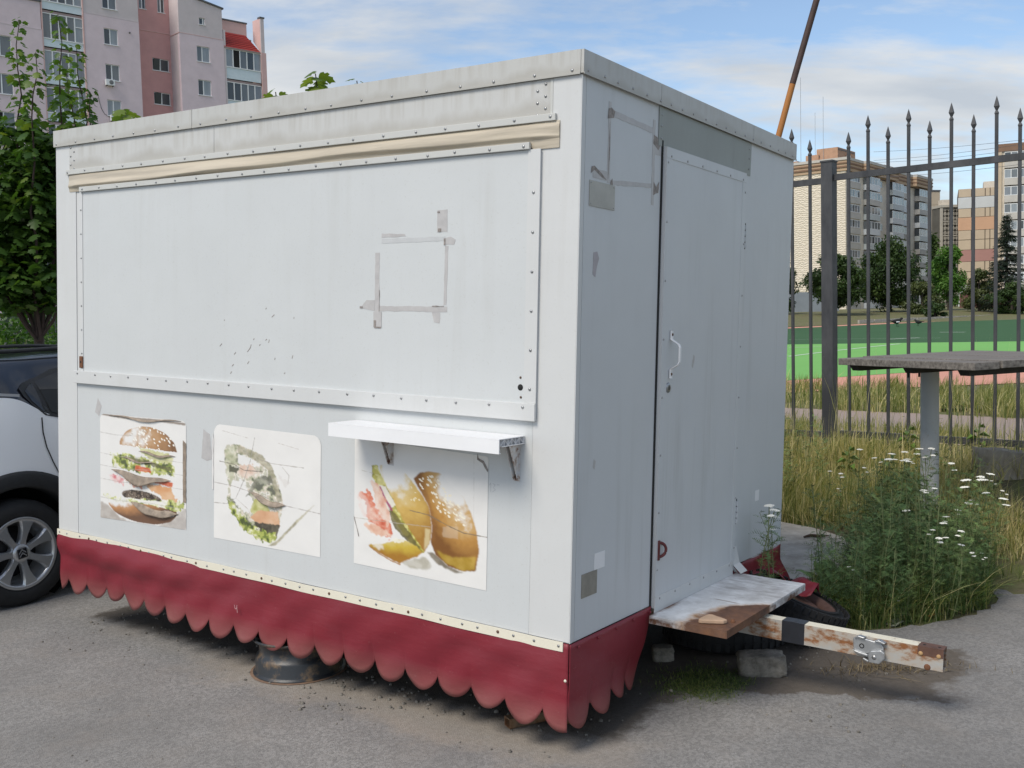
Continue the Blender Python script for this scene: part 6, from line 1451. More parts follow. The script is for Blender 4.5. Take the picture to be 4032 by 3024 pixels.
# open-work stair tower
p = at(3705, 1205, 205); b3 = empty('stair_tower', mw=block_frame((p.x, p.y), (1, .05))); tag(b3, 'grey openwork concrete stair tower between two far blocks', 'tower')
MT['lattice'] = mottled('pale concrete lattice', (.50, .47, .41), .12, 1, .95)
TW = 4.2; TH = 20.9
MB().box(0, TW, .9, 4, bz0, TH).build('core', mottled('dark stair interior', (.13, .125, .11), .2, .6, .95), b3)
for x in (0, TW-.35): MB().box(x, x+.35, 0, .6, bz0, TH).build('pier', MT['lattice'], b3)
MB().box(-.1, TW+.1, -.1, 4.1, TH, TH+.5).build('cap', MT['lattice'], b3); MB().box(.6, 2.6, .8, 2.5, TH+.5, TH+1.6).build('roof_house', MT['greybrick'], b3)
for k in range(7):
    z = bz0 + .6 + k*2.85; mb = MB()
    mb.box(.36, TW-.36, .1, .35, z-.12, z+.08)
    nx_ = 4; cw = (TW-.9)/nx_
    for i in range(nx_):
        for j in range(3):
            cx_ = .45+cw*(i+.5); cz_ = z+.1+.9*(j+.5)
            for a in (0, 45, 90, 135):
                d = Vector((math.cos(R_(a+22)), 0, math.sin(R_(a+22))))*.42; c0 = Vector((cx_, .22, cz_)); mb.bar(c0-d, c0+d, .10, .10, (0, 1, 0))
    mb.build('lattice_panel', MT['lattice'], b3)

# banded panel block and its neighbour with balconies
p = at(3771, 1205, 196); b4 = empty('apartment_block', mw=block_frame((p.x, p.y), (1, -.42))); tag(b4, 'panel block end wall with white, orange and pink painted bands', 'building')
bands = [('pinkband', 0, .0, 3.0)]
MT['orangeband'] = mottled('orange painted band', (.58, .36, .235), .06, .4, .9); MT['pinkband'] = mottled('pink painted band', (.40, .22, .195), .06, .4, .9); MT['whiteband'] = mottled('white painted band', (.56, .58, .59), .05, .4, .9)
zs = [(5.6, 7.8, 'tan'), (7.8, 9.7, 'tan'), (9.7, 11.9, 'pinkband'), (11.9, 13.8, 'tan'), (13.8, 15.6, 'tan'), (15.6, 18.0, 'orangeband'), (18.0, 19.7, 'tan'), (19.7, 21.8, 'whiteband'), (21.8, 23.4, 'tan')]
for z0, z1, m in zs:
    xs = [0, 2.3, 4.66, 5.5, 9.2] if m == 'tan' else [0, 9.2]
    for a, b in zip(xs[:-1], xs[1:]): MB().box(a+(.07 if m == 'tan' else .0), b-(.07 if m == 'tan' else .0), 0, .25, z0+(.05 if m == 'tan' else .02), z1-(.05 if m == 'tan' else .02)).build('panel', MT[m], b4)
MB().box(0.02, 9.2, .2, 16, bz0, 23.3).build('wall', mottled('dark panel joint', (.11, .09, .075), .15, .5, .95), b4); MB().box(4.4, 8.5, 1, 5, 23.4, 24.6).build('roof_house', MT['greybrick'], b4)
MB().box(0, 5.2, -.5, .19, bz0, 5.2).build('shop_front', MT['whiteband'], b4); MB().box(.8, 3.8, -.56, -.51, 2.2, 4.2).build('shop_window', PANES[0], b4)
p = at(3925, 1205, 172); b5 = empty('apartment_block', mw=block_frame((p.x, p.y), (1, -.46))); tag(b5, 'grey apartment block with white glazed balconies at the right edge', 'building')
MB().box(0, 30, 0, 14, bz0, 26.6).build('wall', MT['greybrick'], b5); MB().box(-.15, 30, -.2, 14.1, 26.62, 27.9).build('cornice_band', MT['bandB'], b5); MB().box(-.2, .6, -.3, -.01, bz0, 26.6).build('corner_pier', MT['tan'], b5)
for k in range(9):
    zb = bz0+1+k*2.82
    for x0 in (1.0, 6.4): MB().box(x0, x0+4.9, -1.0, -.01, zb-.2, zb+.9).build('balcony', MT['parapet'], b5); far_window(b5, x0, x0+4.9, zb+.92, zb+2.4, -.98, 5, q.choices([0, 1, 2, 3, 2], k=5)); MB().box(x0+.02, x0+4.88, -.88, -.01, zb+.92, zb+2.4).build('balcony_room', PANES[1], b5)
# wires strung between the blocks
for i, (a, b, s_) in enumerate((((3440, 598), (4080, 545), 6), ((3440, 632), (4080, 560), 7), ((3440, 640), (4080, 580), 9), ((3440, 700), (4080, 640), 6))):
    A_ = at(*a, 170); B_ = at(*b, 120); pts = [A_.lerp(B_, t/10) - Vector((0, 0, .25*s_*.15*math.sin(math.pi*t/10))) for t in range(11)]
    o = MB().tube(pts, .022, 4).build('overhead_wire', MT['coping']); tag(o, ('topmost overhead wire crossing the sky right of the beige block', 'second overhead wire from the top above the fence rail', 'third overhead wire from the top above the fence rail', 'lowest overhead wire between the far blocks')[i], 'wire')
# ------------------------------------------------------------------ vegetation
def rot_mats(yaw, pitch, roll):
    cy, sy, cp, sp, cr_, sr = np.cos(yaw), np.sin(yaw), np.cos(pitch), np.sin(pitch), np.cos(roll), np.sin(roll)
    R = np.empty((len(yaw), 3, 3))
    R[:, 0, 0] = cy*cp; R[:, 0, 1] = cy*sp*sr - sy*cr_; R[:, 0, 2] = cy*sp*cr_ + sy*sr
    R[:, 1, 0] = sy*cp; R[:, 1, 1] = sy*sp*sr + cy*cr_; R[:, 1, 2] = sy*sp*cr_ - cy*sr
    R[:, 2, 0] = -sp; R[:, 2, 1] = cp*sr; R[:, 2, 2] = cp*cr_
    return R
def scatter(tv, tf, pos, size, R):
    tv = np.asarray(tv, float); tf = np.asarray(tf, int); n = len(pos); k = len(tv)
    V = np.einsum('nij,kj->nki', R, tv)*np.asarray(size)[:, None, None] + np.asarray(pos)[:, None, :]
    F = tf[None] + (np.arange(n)*k)[:, None, None]
    return V.reshape(-1, 3), F.reshape(-1, tf.shape[1])
# maple leaf: stalk end at the origin, blade along +x
_ol = [(0, 0), (.02, -.20), (.16, -.42), (.25, -.30), (.36, -.52), (.52, -.46), (.48, -.24), (.74, -.34), (.80, -.16), (1.0, 0), (.80, .16), (.74, .34), (.48, .24), (.52, .46), (.36, .52), (.25, .30), (.16, .42), (.02, .20)]
ML_V = [(.40, 0, .0)] + [(x, y, -.10*abs(y)*1.6 - .10*x*x) for x, y in _ol]; ML_F = [(0, i+1, (i+1) % len(_ol)+1) for i in range(len(_ol))]
# simple pointed leaf
SL_V = [(0, 0, 0), (.35, -.22, -.04), (1, 0, -.12), (.35, .22, -.04)]; SL_F = [(0, 1, 2), (0, 2, 3)]
MT['maple'] = leafmat('maple leaves', (0.032, 0.075, 0.016), (0.072, 0.140, 0.026), (0.19, 0.25, 0.045), .40, .42)
MT['bark'] = mottled('bark', (.065, .052, .042), .35, 14, .95, bump=.4, bscale=30); MT['twig'] = mottled('dark reddish twig', (.055, .035, .028), .3, 20, .85)

def shoot_pts(base, tip, bow, n=10):
    base = Vector(base); tip = Vector(tip); out = []
    for i in range(n+1):
        t = i/n; out.append(base.lerp(tip, t) + Vector(bow)*math.sin(math.pi*t))
    return out
mp_base = Vector((-5.05, 11.0, float(tz(-5.05, 11.0)))); maple = empty('maple_tree', mp_base); tag(maple, 'young maple with tall leafy shoots rising behind the parked car', 'tree')
def P11(px, py, Y=11.0): return at(px, py, Y) - mp_base
trk = MB(); trk.tube([(0, 0, -.1), (.02, 0, .8), (-.03, .05, 1.6), (.03, .02, 2.4)], [.075, .065, .05, .04], 10); trk.build('trunk', MT['bark'], maple)
tips = [((74, 78), (-.08, .0, .1), 11.0), ((228, 55), (.10, .05, 0), 10.8), ((140, 205), (.05, -.2, .1), 10.7), ((300, 185), (.22, .1, 0), 11.1), ((262, 270), (.15, .2, 0), 11.4), ((345, 360), (.30, .0, 0), 11.0), ((30, 540), (-.25, 0, .1), 10.8), ((-60, 600), (-.3, .1, .1), 11.2), ((10, 680), (-.3, -.2, .1), 10.6), ((-140, 420), (-.2, .3, .1), 11.6), ((-40, 300), (-.2, .2, 0), 11.5)]
tw = MB(); lp_, lsz, ltilt, lyaw, lhi = [], [], [], [], []
for (tp, bow, Yd) in tips:
    tipv = P11(*tp, Yd); pts = shoot_pts((0, 0, 1.5), tipv, bow, 12); pts = [p + Vector((.025*math.sin(i*1.7+tp[0]), .02*math.sin(i*2.3), 0)) for i, p in enumerate(pts)]; tw.tube(pts, [.016*(1-i/13)+.0025 for i in range(13)], 6)
    L = sum((b-a).length for a, b in zip(pts[:-1], pts[1:])); cnt = int(L*36)
    for i in range(cnt):
        t = .25 + .77*((i+.5)/cnt)**.85; t = min(t, 1.0); k = min(11, int(t*12)); p = pts[k].lerp(pts[k+1], t*12-k)
        yaw = i*2.4 + rng.random()*.8; r_ = .025 + .16*(1-t)*rng.random()*1.4 + .02
        lp_.append((p.x + r_*math.cos(yaw), p.y + r_*math.sin(yaw), p.z + rng.normal()*.03)); lyaw.append(yaw); ltilt.append(.15 + .85*rng.random()); lsz.append((.118 - .05*max(0, t-.7)/.3)*rng.uniform(.6, 1.25)); lhi.append(t*L if tp[1] < 360 and tp[0] > 0 else 0)
tw.build('branches', MT['twig'], maple)
# body of the crown
def crown_pts(n, c, r, seed, hollow=.35):
    q = np.random.default_rng(seed); u = q.normal(size=(n, 3)); u /= np.linalg.norm(u, axis=1)[:, None]; rr = hollow + (1-hollow)*q.random(n)**.6
    return np.asarray(c) + u*rr[:, None]*np.asarray(r)
cen = [P11(90, 760, 11), P11(190, 800, 11.2), P11(60, 1000, 11), P11(170, 1060, 11.2), P11(240, 640, 11.3), P11(110, 600, 11.1), P11(-60, 850, 11), P11(-160, 700, 11.5), P11(300, 900, 11.6), P11(-40, 1120, 10.9), P11(110, 1130, 11)]
rad = [(.55, .6, .5), (.6, .7, .5), (.6, .6, .45), (.6, .7, .4), (.45, .5, .4), (.45, .5, .4), (.7, .7, .6), (.8, .8, .8), (.7, .7, .7), (.6, .6, .35), (.5, .6, .25)]
CP = np.concatenate([crown_pts(380, tuple(c), r, 50+i) for i, (c, r) in enumerate(zip(cen, rad))])
q = np.random.default_rng(5); nC = len(CP)
sel = np.argsort(-np.array(lhi))[:290]; seln = set(sel.tolist())
rest = [i for i in range(len(lp_)) if i not in seln]
pos = np.concatenate([np.array(lp_)[rest], CP]); yaw = np.concatenate([np.array(lyaw)[rest], q.random(nC)*6.28]); til = np.concatenate([np.array(ltilt)[rest], q.uniform(.1, .9, nC)]); sz = np.concatenate([np.array(lsz)[rest], q.uniform(.07, .15, nC)])
V, F = scatter(ML_V, ML_F, pos, sz, rot_mats(yaw, til, q.normal(size=len(pos))*.35))
tint = np.repeat(np.clip(q.normal(.32, .18, len(pos)), 0, 1), len(ML_V)); np_mesh('foliage', V, F, MT['maple'], maple, tint, kind='stuff')
leafvars = []
for tv in (.35, .5, .65, .85, 1.0):
    o = np_mesh('leaf', ML_V, ML_F, MT['maple'], None, np.full(len(ML_V), tv)); leafvars.append(o); o['_used'] = 0
used = set()
def put_leaf(parent, p, yaw, til, roll, s, v):
    src = leafvars[v]
    if v in used: o = src.copy(); col.objects.link(o)
    else: o = src; used.add(v)
    o.parent = parent; o.location = p; o.rotation_euler = (roll, til, yaw); o.scale = (s, s, s)
for i in sel: put_leaf(maple, lp_[i], lyaw[i], ltilt[i], rng.normal()*.3, lsz[i], int(min(4, max(0, rng.normal(2, 1.1)))))
# saplings whose tips show above the kiosk roof
for (px, py, Y, n, s_, lab) in ((1085, 362, 8.6, 4, .10, 'maple sapling tip with a few leaves left of the larger tuft over the roof'), (1242, 290, 8.5, 11, .135, 'bushy maple sapling tuft rising above the middle of the kiosk roof'), (1405, 318, 8.4, 3, .085, 'smallest maple sapling tip over the kiosk roof, nearest the high corner'), (492, 432, 9.2, 9, .12, 'light green maple sapling tip above the left end of the roof')):
    tp = at(px, py, Y); b = Vector((tp.x+.12, tp.y+.1, float(tz(tp.x, tp.y)))); e = empty('maple_sapling', b); tag(e, lab, 'sapling', 'maple saplings behind the kiosk')
    pts = shoot_pts((0, 0, -.05), tp-b, (.06, .03, 0), 8); MB().tube(pts, [.014*(1-i/9)+.003 for i in range(9)], 6).build('stem', MT['twig'], e)
    for i in range(n):
        p = pts[-1] + Vector((0, 0, -.016*i + .01)); yw = i*2.4+px; put_leaf(e, p + Vector((math.cos(yw), math.sin(yw), .1))*.03, yw, .25+.3*rng.random(), rng.normal()*.3, s_*rng.uniform(.85, 1.15), 2+i % 3)
    for i in range(16):
        p = pts[4+i % 4]; yw = i*2.4; put_leaf(e, p + Vector((math.cos(yw)*.12, math.sin(yw)*.12, rng.normal()*.08)), yw, .5, .1, .11, 1+i % 3)
for o in leafvars: del o['_used']
# ---- other trees
def leafy_tree(name, label, base, H, crown, mat, n=5200, leaf=.34, seed=1, trunk_r=.16, group=None, clumps=26, cz0=.25, parts=True, dark=.45):
    """crown = (rx, ry); clumps of leaves over limbs, leaving gaps between clumps"""
    q = np.random.default_rng(seed); e = empty(name, base); tag(e, label, 'tree' if H > 2.6 else 'shrub', group)
    ccs = []
    for i in range(clumps):
        u = q.random(); z = H*(cz0 + (1-cz0)*u); prof = math.sin(math.pi*min(1, .18+.78*u))**.65
        a = q.random()*6.28; r_ = prof*math.sqrt(q.random())*.85
        ccs.append((crown[0]*r_*math.cos(a), crown[1]*r_*math.sin(a), z*.96))
    mb = MB(); mb.tube([(0, 0, -.3), (.03*H*.1, 0, H*.25), (0, .02*H, H*.55), (0, 0, H*.85)], [trunk_r, trunk_r*.8, trunk_r*.5, trunk_r*.15], 8)
    for c in ccs[:12]: mb.tube([(0, 0, c[2]*.55), (c[0]*.5, c[1]*.5, c[2]*.82), c], [trunk_r*.35, trunk_r*.22, trunk_r*.08], 5)
    mb.build('trunk', MT['bark'], e)
    P_, T_ = [], []
    for c in ccs:
        m = int(n/clumps*q.uniform(.7, 1.3)); u = q.normal(size=(m, 3)); u /= np.linalg.norm(u, axis=1)[:, None]; rr = q.random(m)**.45
        R3 = np.array([crown[0]*.36, crown[1]*.36, H*.13])*q.uniform(.75, 1.25); P_.append(np.array(c) + u*rr[:, None]*R3); T_.append(np.clip(q.normal(dark, .17) + q.normal(0, .12, m), 0, 1))
    P_ = np.concatenate(P_); T_ = np.concatenate(T_); P_ = P_[P_[:, 2] > .1] if H > 2.6 else P_; T_ = T_[:len(P_)]
    V, F = scatter(SL_V, SL_F, P_, q.uniform(.7, 1.3, len(P_))*leaf, rot_mats(q.random(len(P_))*6.28, q.uniform(-.3, 1.1, len(P_)), q.normal(size=len(P_))*.6))
    np_mesh('crown', V, F, mat, e, np.repeat(T_, len(SL_V))); return e
MT['darkleaf'] = leafmat('dark broad leaves', (0.024, 0.046, 0.016), (0.048, 0.085, 0.025), (0.095, 0.140, 0.042), .28); MT['olive'] = leafmat('olive leaves', (0.060, 0.080, 0.030), (0.105, 0.130, 0.048), (0.18, 0.195, 0.08), .3); MT['bright'] = leafmat('fresh green leaves', (0.055, 0.13, 0.028), (0.105, 0.22, 0.042), (0.18, 0.32, 0.075), .4)
def gb(px, py, Y):     # base point: pixel column at distance Y, standing on the terrain
    p = at(px, py, Y); return (p.x, p.y, float(tz(p.x, p.y)))
def ht(px, py, Y): b = gb(px, 1240, Y); return at(px, py, Y).z - b[2]
def w_at(dpx, Y): return dpx/FPX*Y
T_G = 'trees beyond the sports ground'
for (nm, lab, px, top, Y, hw, mat, n, lf, sd, cz, cl) in (
    ('leafy_tree', 'dark tree half hidden by the right edge of the kiosk', 3065, 985, 96, 70, 'darkleaf', 8000, .34, 31, .12, 26),
    ('leafy_tree', 'dark layered tree behind the thick fence post', 3290, 985, 92, 122, 'darkleaf', 12500, .34, 32, .22, 34),
    ('leafy_tree', 'broad dark tree in front of the beige block balconies', 3505, 925, 98, 125, 'darkleaf', 14000, .35, 33, .14, 36),
    ('leafy_tree', 'bright green tree in front of the stair tower', 3735, 955, 100, 72, 'bright', 9000, .32, 34, .18, 28),
    ('shrub_tree', 'olive bush in front of the bright green tree', 3630, 1105, 92, 70, 'olive', 7000, .28, 35, .02, 22),
    ('shrub_tree', 'olive conifer-like bush left of the spruce', 3855, 1045, 96, 62, 'olive', 7000, .28, 36, .05, 24),
    ('shrub_tree', 'low dark shrub beneath the spruce at the right edge', 3985, 1105, 90, 85, 'darkleaf', 7000, .28, 37, .02, 22),
    ('leafy_tree', 'small dark tree before the plain beige block end', 3676, 900, 128, 30, 'darkleaf', 3000, .5, 38, .1, 16),
    ('leafy_tree', 'dark tree beyond the pitch behind the kiosk door', 2700, 960, 99, 120, 'darkleaf', 4200, .42, 41, .15, 24),
    ('leafy_tree', 'olive tree beyond the pitch behind the kiosk side', 2900, 1000, 97, 100, 'olive', 4200, .42, 42, .12, 24),
    ('leafy_tree', 'dark tree beyond the pitch behind the kiosk corner', 2450, 940, 102, 130, 'darkleaf', 4200, .45, 43, .15, 24),
    ('shrub_tree', 'dark low bush at the far kerb below the olive bush', 3680, 1185, 86, 48, 'darkleaf', 2600, .3, 39, .02, 14)):
    leafy_tree(nm, lab, gb(px, 1240, Y), ht(px, top, Y)*.92, (w_at(hw, Y), w_at(hw, Y)), MT[mat], n, lf, sd, .16, T_G, cl, cz)
for (px, py, Y, H, r_, sd, lab) in ((60, 1400, 17.0, 1.9, 1.2, 61, 'leafy shrub growing through the fence above the car roof'), (200, 1390, 15.5, 1.5, .9, 62, 'low shrub between the car roof and the kiosk end'), (-120, 1390, 19, 3.0, 1.6, 63, 'shrub behind the fence at the left edge'), (150, 1300, 24, 4.2, 2.6, 64, 'dark shrub mass beyond the fence left of the kiosk'), (-60, 1300, 27, 5.0, 3.0, 65, 'dark tree beyond the fence at the left edge'), (300, 1300, 26, 4.0, 2.8, 66, 'dark shrub beyond the fence hidden mostly by the kiosk')):
    p = at(px, py, Y); leafy_tree('leafy_shrub', lab, (p.x, p.y, float(tz(p.x, p.y))-.1), H, (r_, r_), MT['maple'] if Y < 18 else MT['darkleaf'], 2600, .12 if Y < 20 else .2, sd, .04, 'shrubs along the left fence', 20, .05)
# spruce
def spruce(label, base, H, Rr, seed):
    q = np.random.default_rng(seed); e = empty('spruce_tree', base); tag(e, label, 'tree', T_G); MB().tube([(0, 0, -.3), (0, 0, H)], [.22, .02], 8).build('trunk', MT['bark'], e)
    P_, Y_, Tl, S_ = [], [], [], []; mb = MB()
    for i in range(260):
        u = q.random()**.8; z = H*(.04+.95*u); L = Rr*(1-u)**.85*q.uniform(.75, 1.15)+.1; a = q.random()*6.28; dr = q.uniform(.10, .32)
        mb.tube([(0, 0, z), (L*math.cos(a), L*math.sin(a), z-L*dr+.1*L)], [.03, .008], 4)
        m = int(16+L*30); t = q.random(m)**.7; r_ = L*t
        P_.append(np.stack([r_*math.cos(a)+q.normal(0, .10, m), r_*math.sin(a)+q.normal(0, .10, m), z-r_*dr+.1*r_*t+q.normal(0, .05, m)], 1)); Y_.append(a+q.normal(0, .7, m)); Tl.append(q.uniform(-.1, .8, m)); S_.append(q.uniform(.25, .5, m)*(.6+.4*(1-u)))
    mb.build('branches', MT['bark'], e); P_ = np.concatenate(P_); n = len(P_)
    nv = [(0, 0, 0), (.3, -.09, -.02), (1, 0, -.10), (.3, .09, -.02)]
    V, F = scatter(nv, SL_F, P_, np.concatenate(S_), rot_mats(np.concatenate(Y_), np.concatenate(Tl), q.normal(size=n)*.8)); np_mesh('crown', V, F, leafmat('spruce needles', (.008, .016, .010), (.018, .032, .018), (.045, .060, .034), .1), e, np.repeat(np.clip(q.normal(.45, .22, n), 0, 1), 4))
spruce('tall dark spruce before the banded block', gb(3962, 1240, 93), ht(3962, 840, 93), w_at(88, 93), 71)
# low wall and dark fence under the far trees, and small birds on the turf
a = at(3780, 1190, 118); b = at(4120, 1190, 112); o = MB().bar((a.x, a.y, 1.9), (b.x, b.y, 1.9), .3, 2.0).build('brick_wall', mottled('dark red brick', (.13, .055, .05), .2, 1, .9)); tag(o, 'low dark red brick wall behind the spruce', 'wall')
a = at(3050, 1200, 112); o = MB().box(0, 7, 0, 4, 0, 2.6).build('grey_shed', mottled('blue-grey shed', (.24, .27, .30), .1, 1, .8)); o.location = (a.x, a.y, .8); tag(o, 'small blue-grey shed beyond the pitch beside the kiosk edge', 'shed')
def bird(px, py, s, rz, lab, white):
    p = on(px, py, ZF+.015); e = empty('bird', (p.x, p.y, ZF+.012), rz); tag(e, lab, 'bird')
    M = Matrix.Scale(s, 4); mb = MB(); st_ = [(-.30, .010, .19), (-.16, .022, .17), (-.08, .055, .155), (.02, .075, .155), (.10, .060, .175), (.145, .036, .215), (.175, .036, .24), (.205, .026, .243), (.235, .008, .236)]
    mb.tube([M @ Vector((x, 0, z)) for x, r_, z in st_], [r_*s for x, r_, z in st_], 8); mb.build('body', MT['black'], e)
    mb = MB(); [mb.tube([M @ Vector((.02, y, .10)), M @ Vector((.035, y, 0)), M @ Vector((.07, y, .002))], .006*s, 5) for y in (-.03, .03)]; mb.build('legs', MT['black'], e)
    if white: MB().box(-.05*s, .06*s, -.078*s, .078*s, .125*s, .16*s, None, .01*s).build('wing_patch', MT['whiteplastic'], e)
bird(3530, 1286, 2.0, .3, 'black and white bird on the far dark turf left of the other', True); bird(3617, 1283, 1.5, 2.0, 'small dark bird alone on the far dark turf', False)

# ---- grass
def in_poly(x, y, P_):
    c = False
    for (x0, y0), (x1, y1) in zip(P_, P_[1:]+P_[:1]):
        if (y0 > y) != (y1 > y) and x < (x1-x0)*(y-y0)/(y1-y0)+x0: c = not c
    return c
def blades(name, xy, hgt, width, tint, mat, lean=.35, seed=1, zoff=0.0, kind='stuff', bend=.5):
    q = np.random.default_rng(seed); n = len(xy); a = q.random(n)*6.28; ln = np.abs(q.normal(0, lean, n))
    z0 = tz(xy[:, 0], xy[:, 1]) + zoff - .01; d = np.stack([np.cos(a), np.sin(a), np.zeros(n)], 1); s = np.stack([-np.sin(a+q.normal(0, .6, n)), np.cos(a), np.zeros(n)], 1)
    base = np.stack([xy[:, 0], xy[:, 1], z0], 1); V = []
    for t, w in ((0, 1), (.4, .85), (.75, .5), (1, 0)):
        c = base + d*(ln*hgt*t**1.8)[:, None] + np.array([0, 0, 1])*(hgt*(t - bend*.35*ln*t*t))[:, None]
        if w > 0: V += [c - s*(width*w/2)[:, None], c + s*(width*w/2)[:, None]]
        else: V += [c]
    V = np.stack(V, 1).reshape(-1, 3); o = np.arange(n)[:, None]*7
    F = np.concatenate([o+np.array(f) for f in ((0, 1, 3), (0, 3, 2), (2, 3, 5), (2, 5, 4), (4, 5, 6))])
    return np_mesh(name, V, F, mat, None, np.repeat(tint, 7), kind=kind)
MT['grass'] = leafmat('grass green to straw', (0.060, 0.115, 0.028), (0.25, 0.265, 0.09), (0.80, 0.66, 0.40), .38, .6)
def band_xy(n, t0, t1, s0, s1, seed, clump=0):
    q = np.random.default_rng(seed); t = q.uniform(t0, t1, n); s = q.uniform(s0, s1, n)
    if clump:
        ct = q.uniform(t0, t1, clump); cs = q.uniform(s0, s1, clump); k = q.integers(0, clump, n); m = q.random(n) < .7
        t = np.where(m, ct[k]+q.normal(0, .10, n), t); s = np.where(m, cs[k]+q.normal(0, .10, n), s)
    return np.stack([FP[0]+FD[0]*t+FN[0]*s, FP[1]+FD[1]*t+FN[1]*s], 1)
q = np.random.default_rng(77)
SLX = [(1.42, 5.8), (1.90, 6.02), (2.22, 6.5), (2.40, 6.98), (2.24, 7.5), (2.04, 7.72), (1.3, 7.95), (0.6, 8.3), (0.4, 7.4)]
STX = [(3.45, 6.75), (4.6, 6.3), (4.7, 7.3), (3.5, 7.55)]
def mk(name, label, xy, h0, h1, w, tm, ts, seed, lean=.35):
    xy = xy[[not (in_poly(x, y, SLX) or in_poly(x, y, STX)) for x, y in xy]]; n = len(xy); r = np.random.default_rng(seed); o = blades(name, xy, r.uniform(h0, h1, n)*r.uniform(.6, 1, n), r.uniform(.6, 1.3, n)*w, np.clip(r.normal(tm, ts, n), 0, 1), MT['grass'], lean, seed); tag(o, label, 'grass'); return o
mk('dry_grass', 'tall straw-coloured grass along the foot of the fence', band_xy(8500, -1.6, 4.0, -.45, 0.75, 81, 110), .08, .28, .006, .80, .20, 82, .8)
mk('dry_grass', 'pale dry grass round the table post and concrete stump', band_xy(13000, -.4, 4.5, .4, 2.0, 83, 120), .10, .34, .0055, .80, .22, 84, .85)
mk('tall_grass', 'green tall grass between the kiosk corner and the fence', band_xy(9500, -3.4, .9, .2, 1.75, 85, 110), .10, .38, .006, .58, .32, 86, .3)
mk('low_grass', 'short green ground cover along the asphalt edge', band_xy(9000, -1.2, 5.0, 1.3, 2.45, 87, 70), .06, .20, .006, .38, .25, 88, .7)
mk('verge_grass', 'rough grass strip between the gravel path and the running track', band_xy(30000, -8, 12, -6.3, -3.0, 89, 240), .12, .36, .011, .52, .24, 90, .55)
mk('mown_grass', 'grass growing behind the fence along the path edge', band_xy(7000, -2, 7, -1.5, -.5, 91, 40), .06, .24, .008, .55, .2, 92, .5)
mk('tall_grass', 'tuft of green grass at the far edge of the concrete slab', band_xy(3200, -.6, 1.2, 1.15, 1.85, 97, 50), .14, .42, .006, .5, .3, 98, .4)
# thin tall seed stalks in front of the path
mk('seed_stalks', 'thin tall seed stalks standing against the fence', band_xy(260, -1.2, 2.6, .0, 1.1, 93), .75, 1.15, .0045, .55, .25, 94, .16)
# feathery weeds
def feather_leaf(mb, base, d, L, up):
    """finely divided leaf: a rib with narrow side leaflets"""
    base = Vector(base); d = Vector(d).normalized(); s = d.cross(Vector((0, 0, 1))).normalized(); n = 8
    for i in range(n):
        t = (i+.6)/n; p = base + d*L*t - Vector((0, 0, 1))*L*.35*t*t*up; w = L*.30*math.sin(math.pi*min(1, .15+t*.85))
        for sg in (-1, 1):
            tipp = p + s*sg*w + d*w*.55 + Vector((0, 0, random.uniform(-.3, .5)*w)); mb.add([p - d*.0022, p + d*.0024, tipp], [(0, 1, 2)])
    a = base; b = base + d*L - Vector((0, 0, 1))*L*.35*up; mb.add([a - s*.0012, a + s*.0012, b], [(0, 1, 2)])
def yarrow_proto(k, H, flower):
    r = random.Random(k); random.seed(k); stem_top = Vector((r.uniform(-.06, .06)*H, r.uniform(-.06, .06)*H, H)); pts = shoot_pts((0, 0, -.02), stem_top, (r.uniform(-.03, .03), r.uniform(-.03, .03), 0), 6)
    st_ = MB().tube(pts, [.0034, .0032, .003, .0028, .0025, .0022, .002], 5, False)
    fo = MB(); nl = 17
    for i in range(nl):
        t = .05 + .88*i/nl; kk = min(5, int(t*6)); p = pts[kk].lerp(pts[kk+1], t*6-kk); a = i*2.4 + r.random(); L = (.155 - .07*t)*r.uniform(.8, 1.2)*(H/.6)**.5
        feather_leaf(fo, p, (math.cos(a), math.sin(a), .55), L, r.uniform(.6, 1.3))
        if i % 3 == 0 and t > .3:        # side shoots
            e2 = p + Vector((math.cos(a+1), math.sin(a+1), 1.2))*.07; st_.tube([p, e2], .0014, 4, False)
            for j in range(3): feather_leaf(fo, p.lerp(e2, .4+.3*j), (math.cos(a+j*2.1), math.sin(a+j*2.1), .6), L*.55, .8)
    me_s = st_; me_f = fo; fl_ = None
    if flower:
        fl_ = []; nh = r.choice((1, 2, 2, 3))
        for hI in range(nh):
            c = stem_top + (Vector((0, 0, 0)) if hI == 0 else Vector((r.uniform(-.05, .05), r.uniform(-.05, .05), -.02-.015*hI))); Rr = r.uniform(.017, .027)*(1 if hI == 0 else .75); hm = MB(); fl_.append(hm)
            st_.tube([stem_top - Vector((0, 0, .06)), c], .0013, 4, False)
            for j in range(26):
                rr = Rr*math.sqrt((j+.5)/26); an = j*2.4; p = c + Vector((rr*math.cos(an), rr*math.sin(an), .006 - 7*rr*rr + r.uniform(-.001, .001))); f_ = .0055*r.uniform(.8, 1.3)
                ring = [p + Vector((f_*math.cos(6.28*m/5), f_*math.sin(6.28*m/5), -.0015)) for m in range(5)]; hm.add([p + Vector((0, 0, .002))] + ring, [(0, 1+m, 1+(m+1) % 5) for m in range(5)])
    return me_s, me_f, fl_
MT['weed'] = mottled('feathery weed green', (0.062, 0.118, 0.034), .4, 9, .7); MT['weed2'] = mottled('lighter feathery green', (0.13, 0.20, 0.058), .3, 9, .7); MT['weedstem'] = mottled('weed stem', (.15, .18, .075), .3, 20, .7); MT['petal'] = mottled('white yarrow flower', (.78, .77, .70), .05, 60, .8)
protos = []; wraw = []
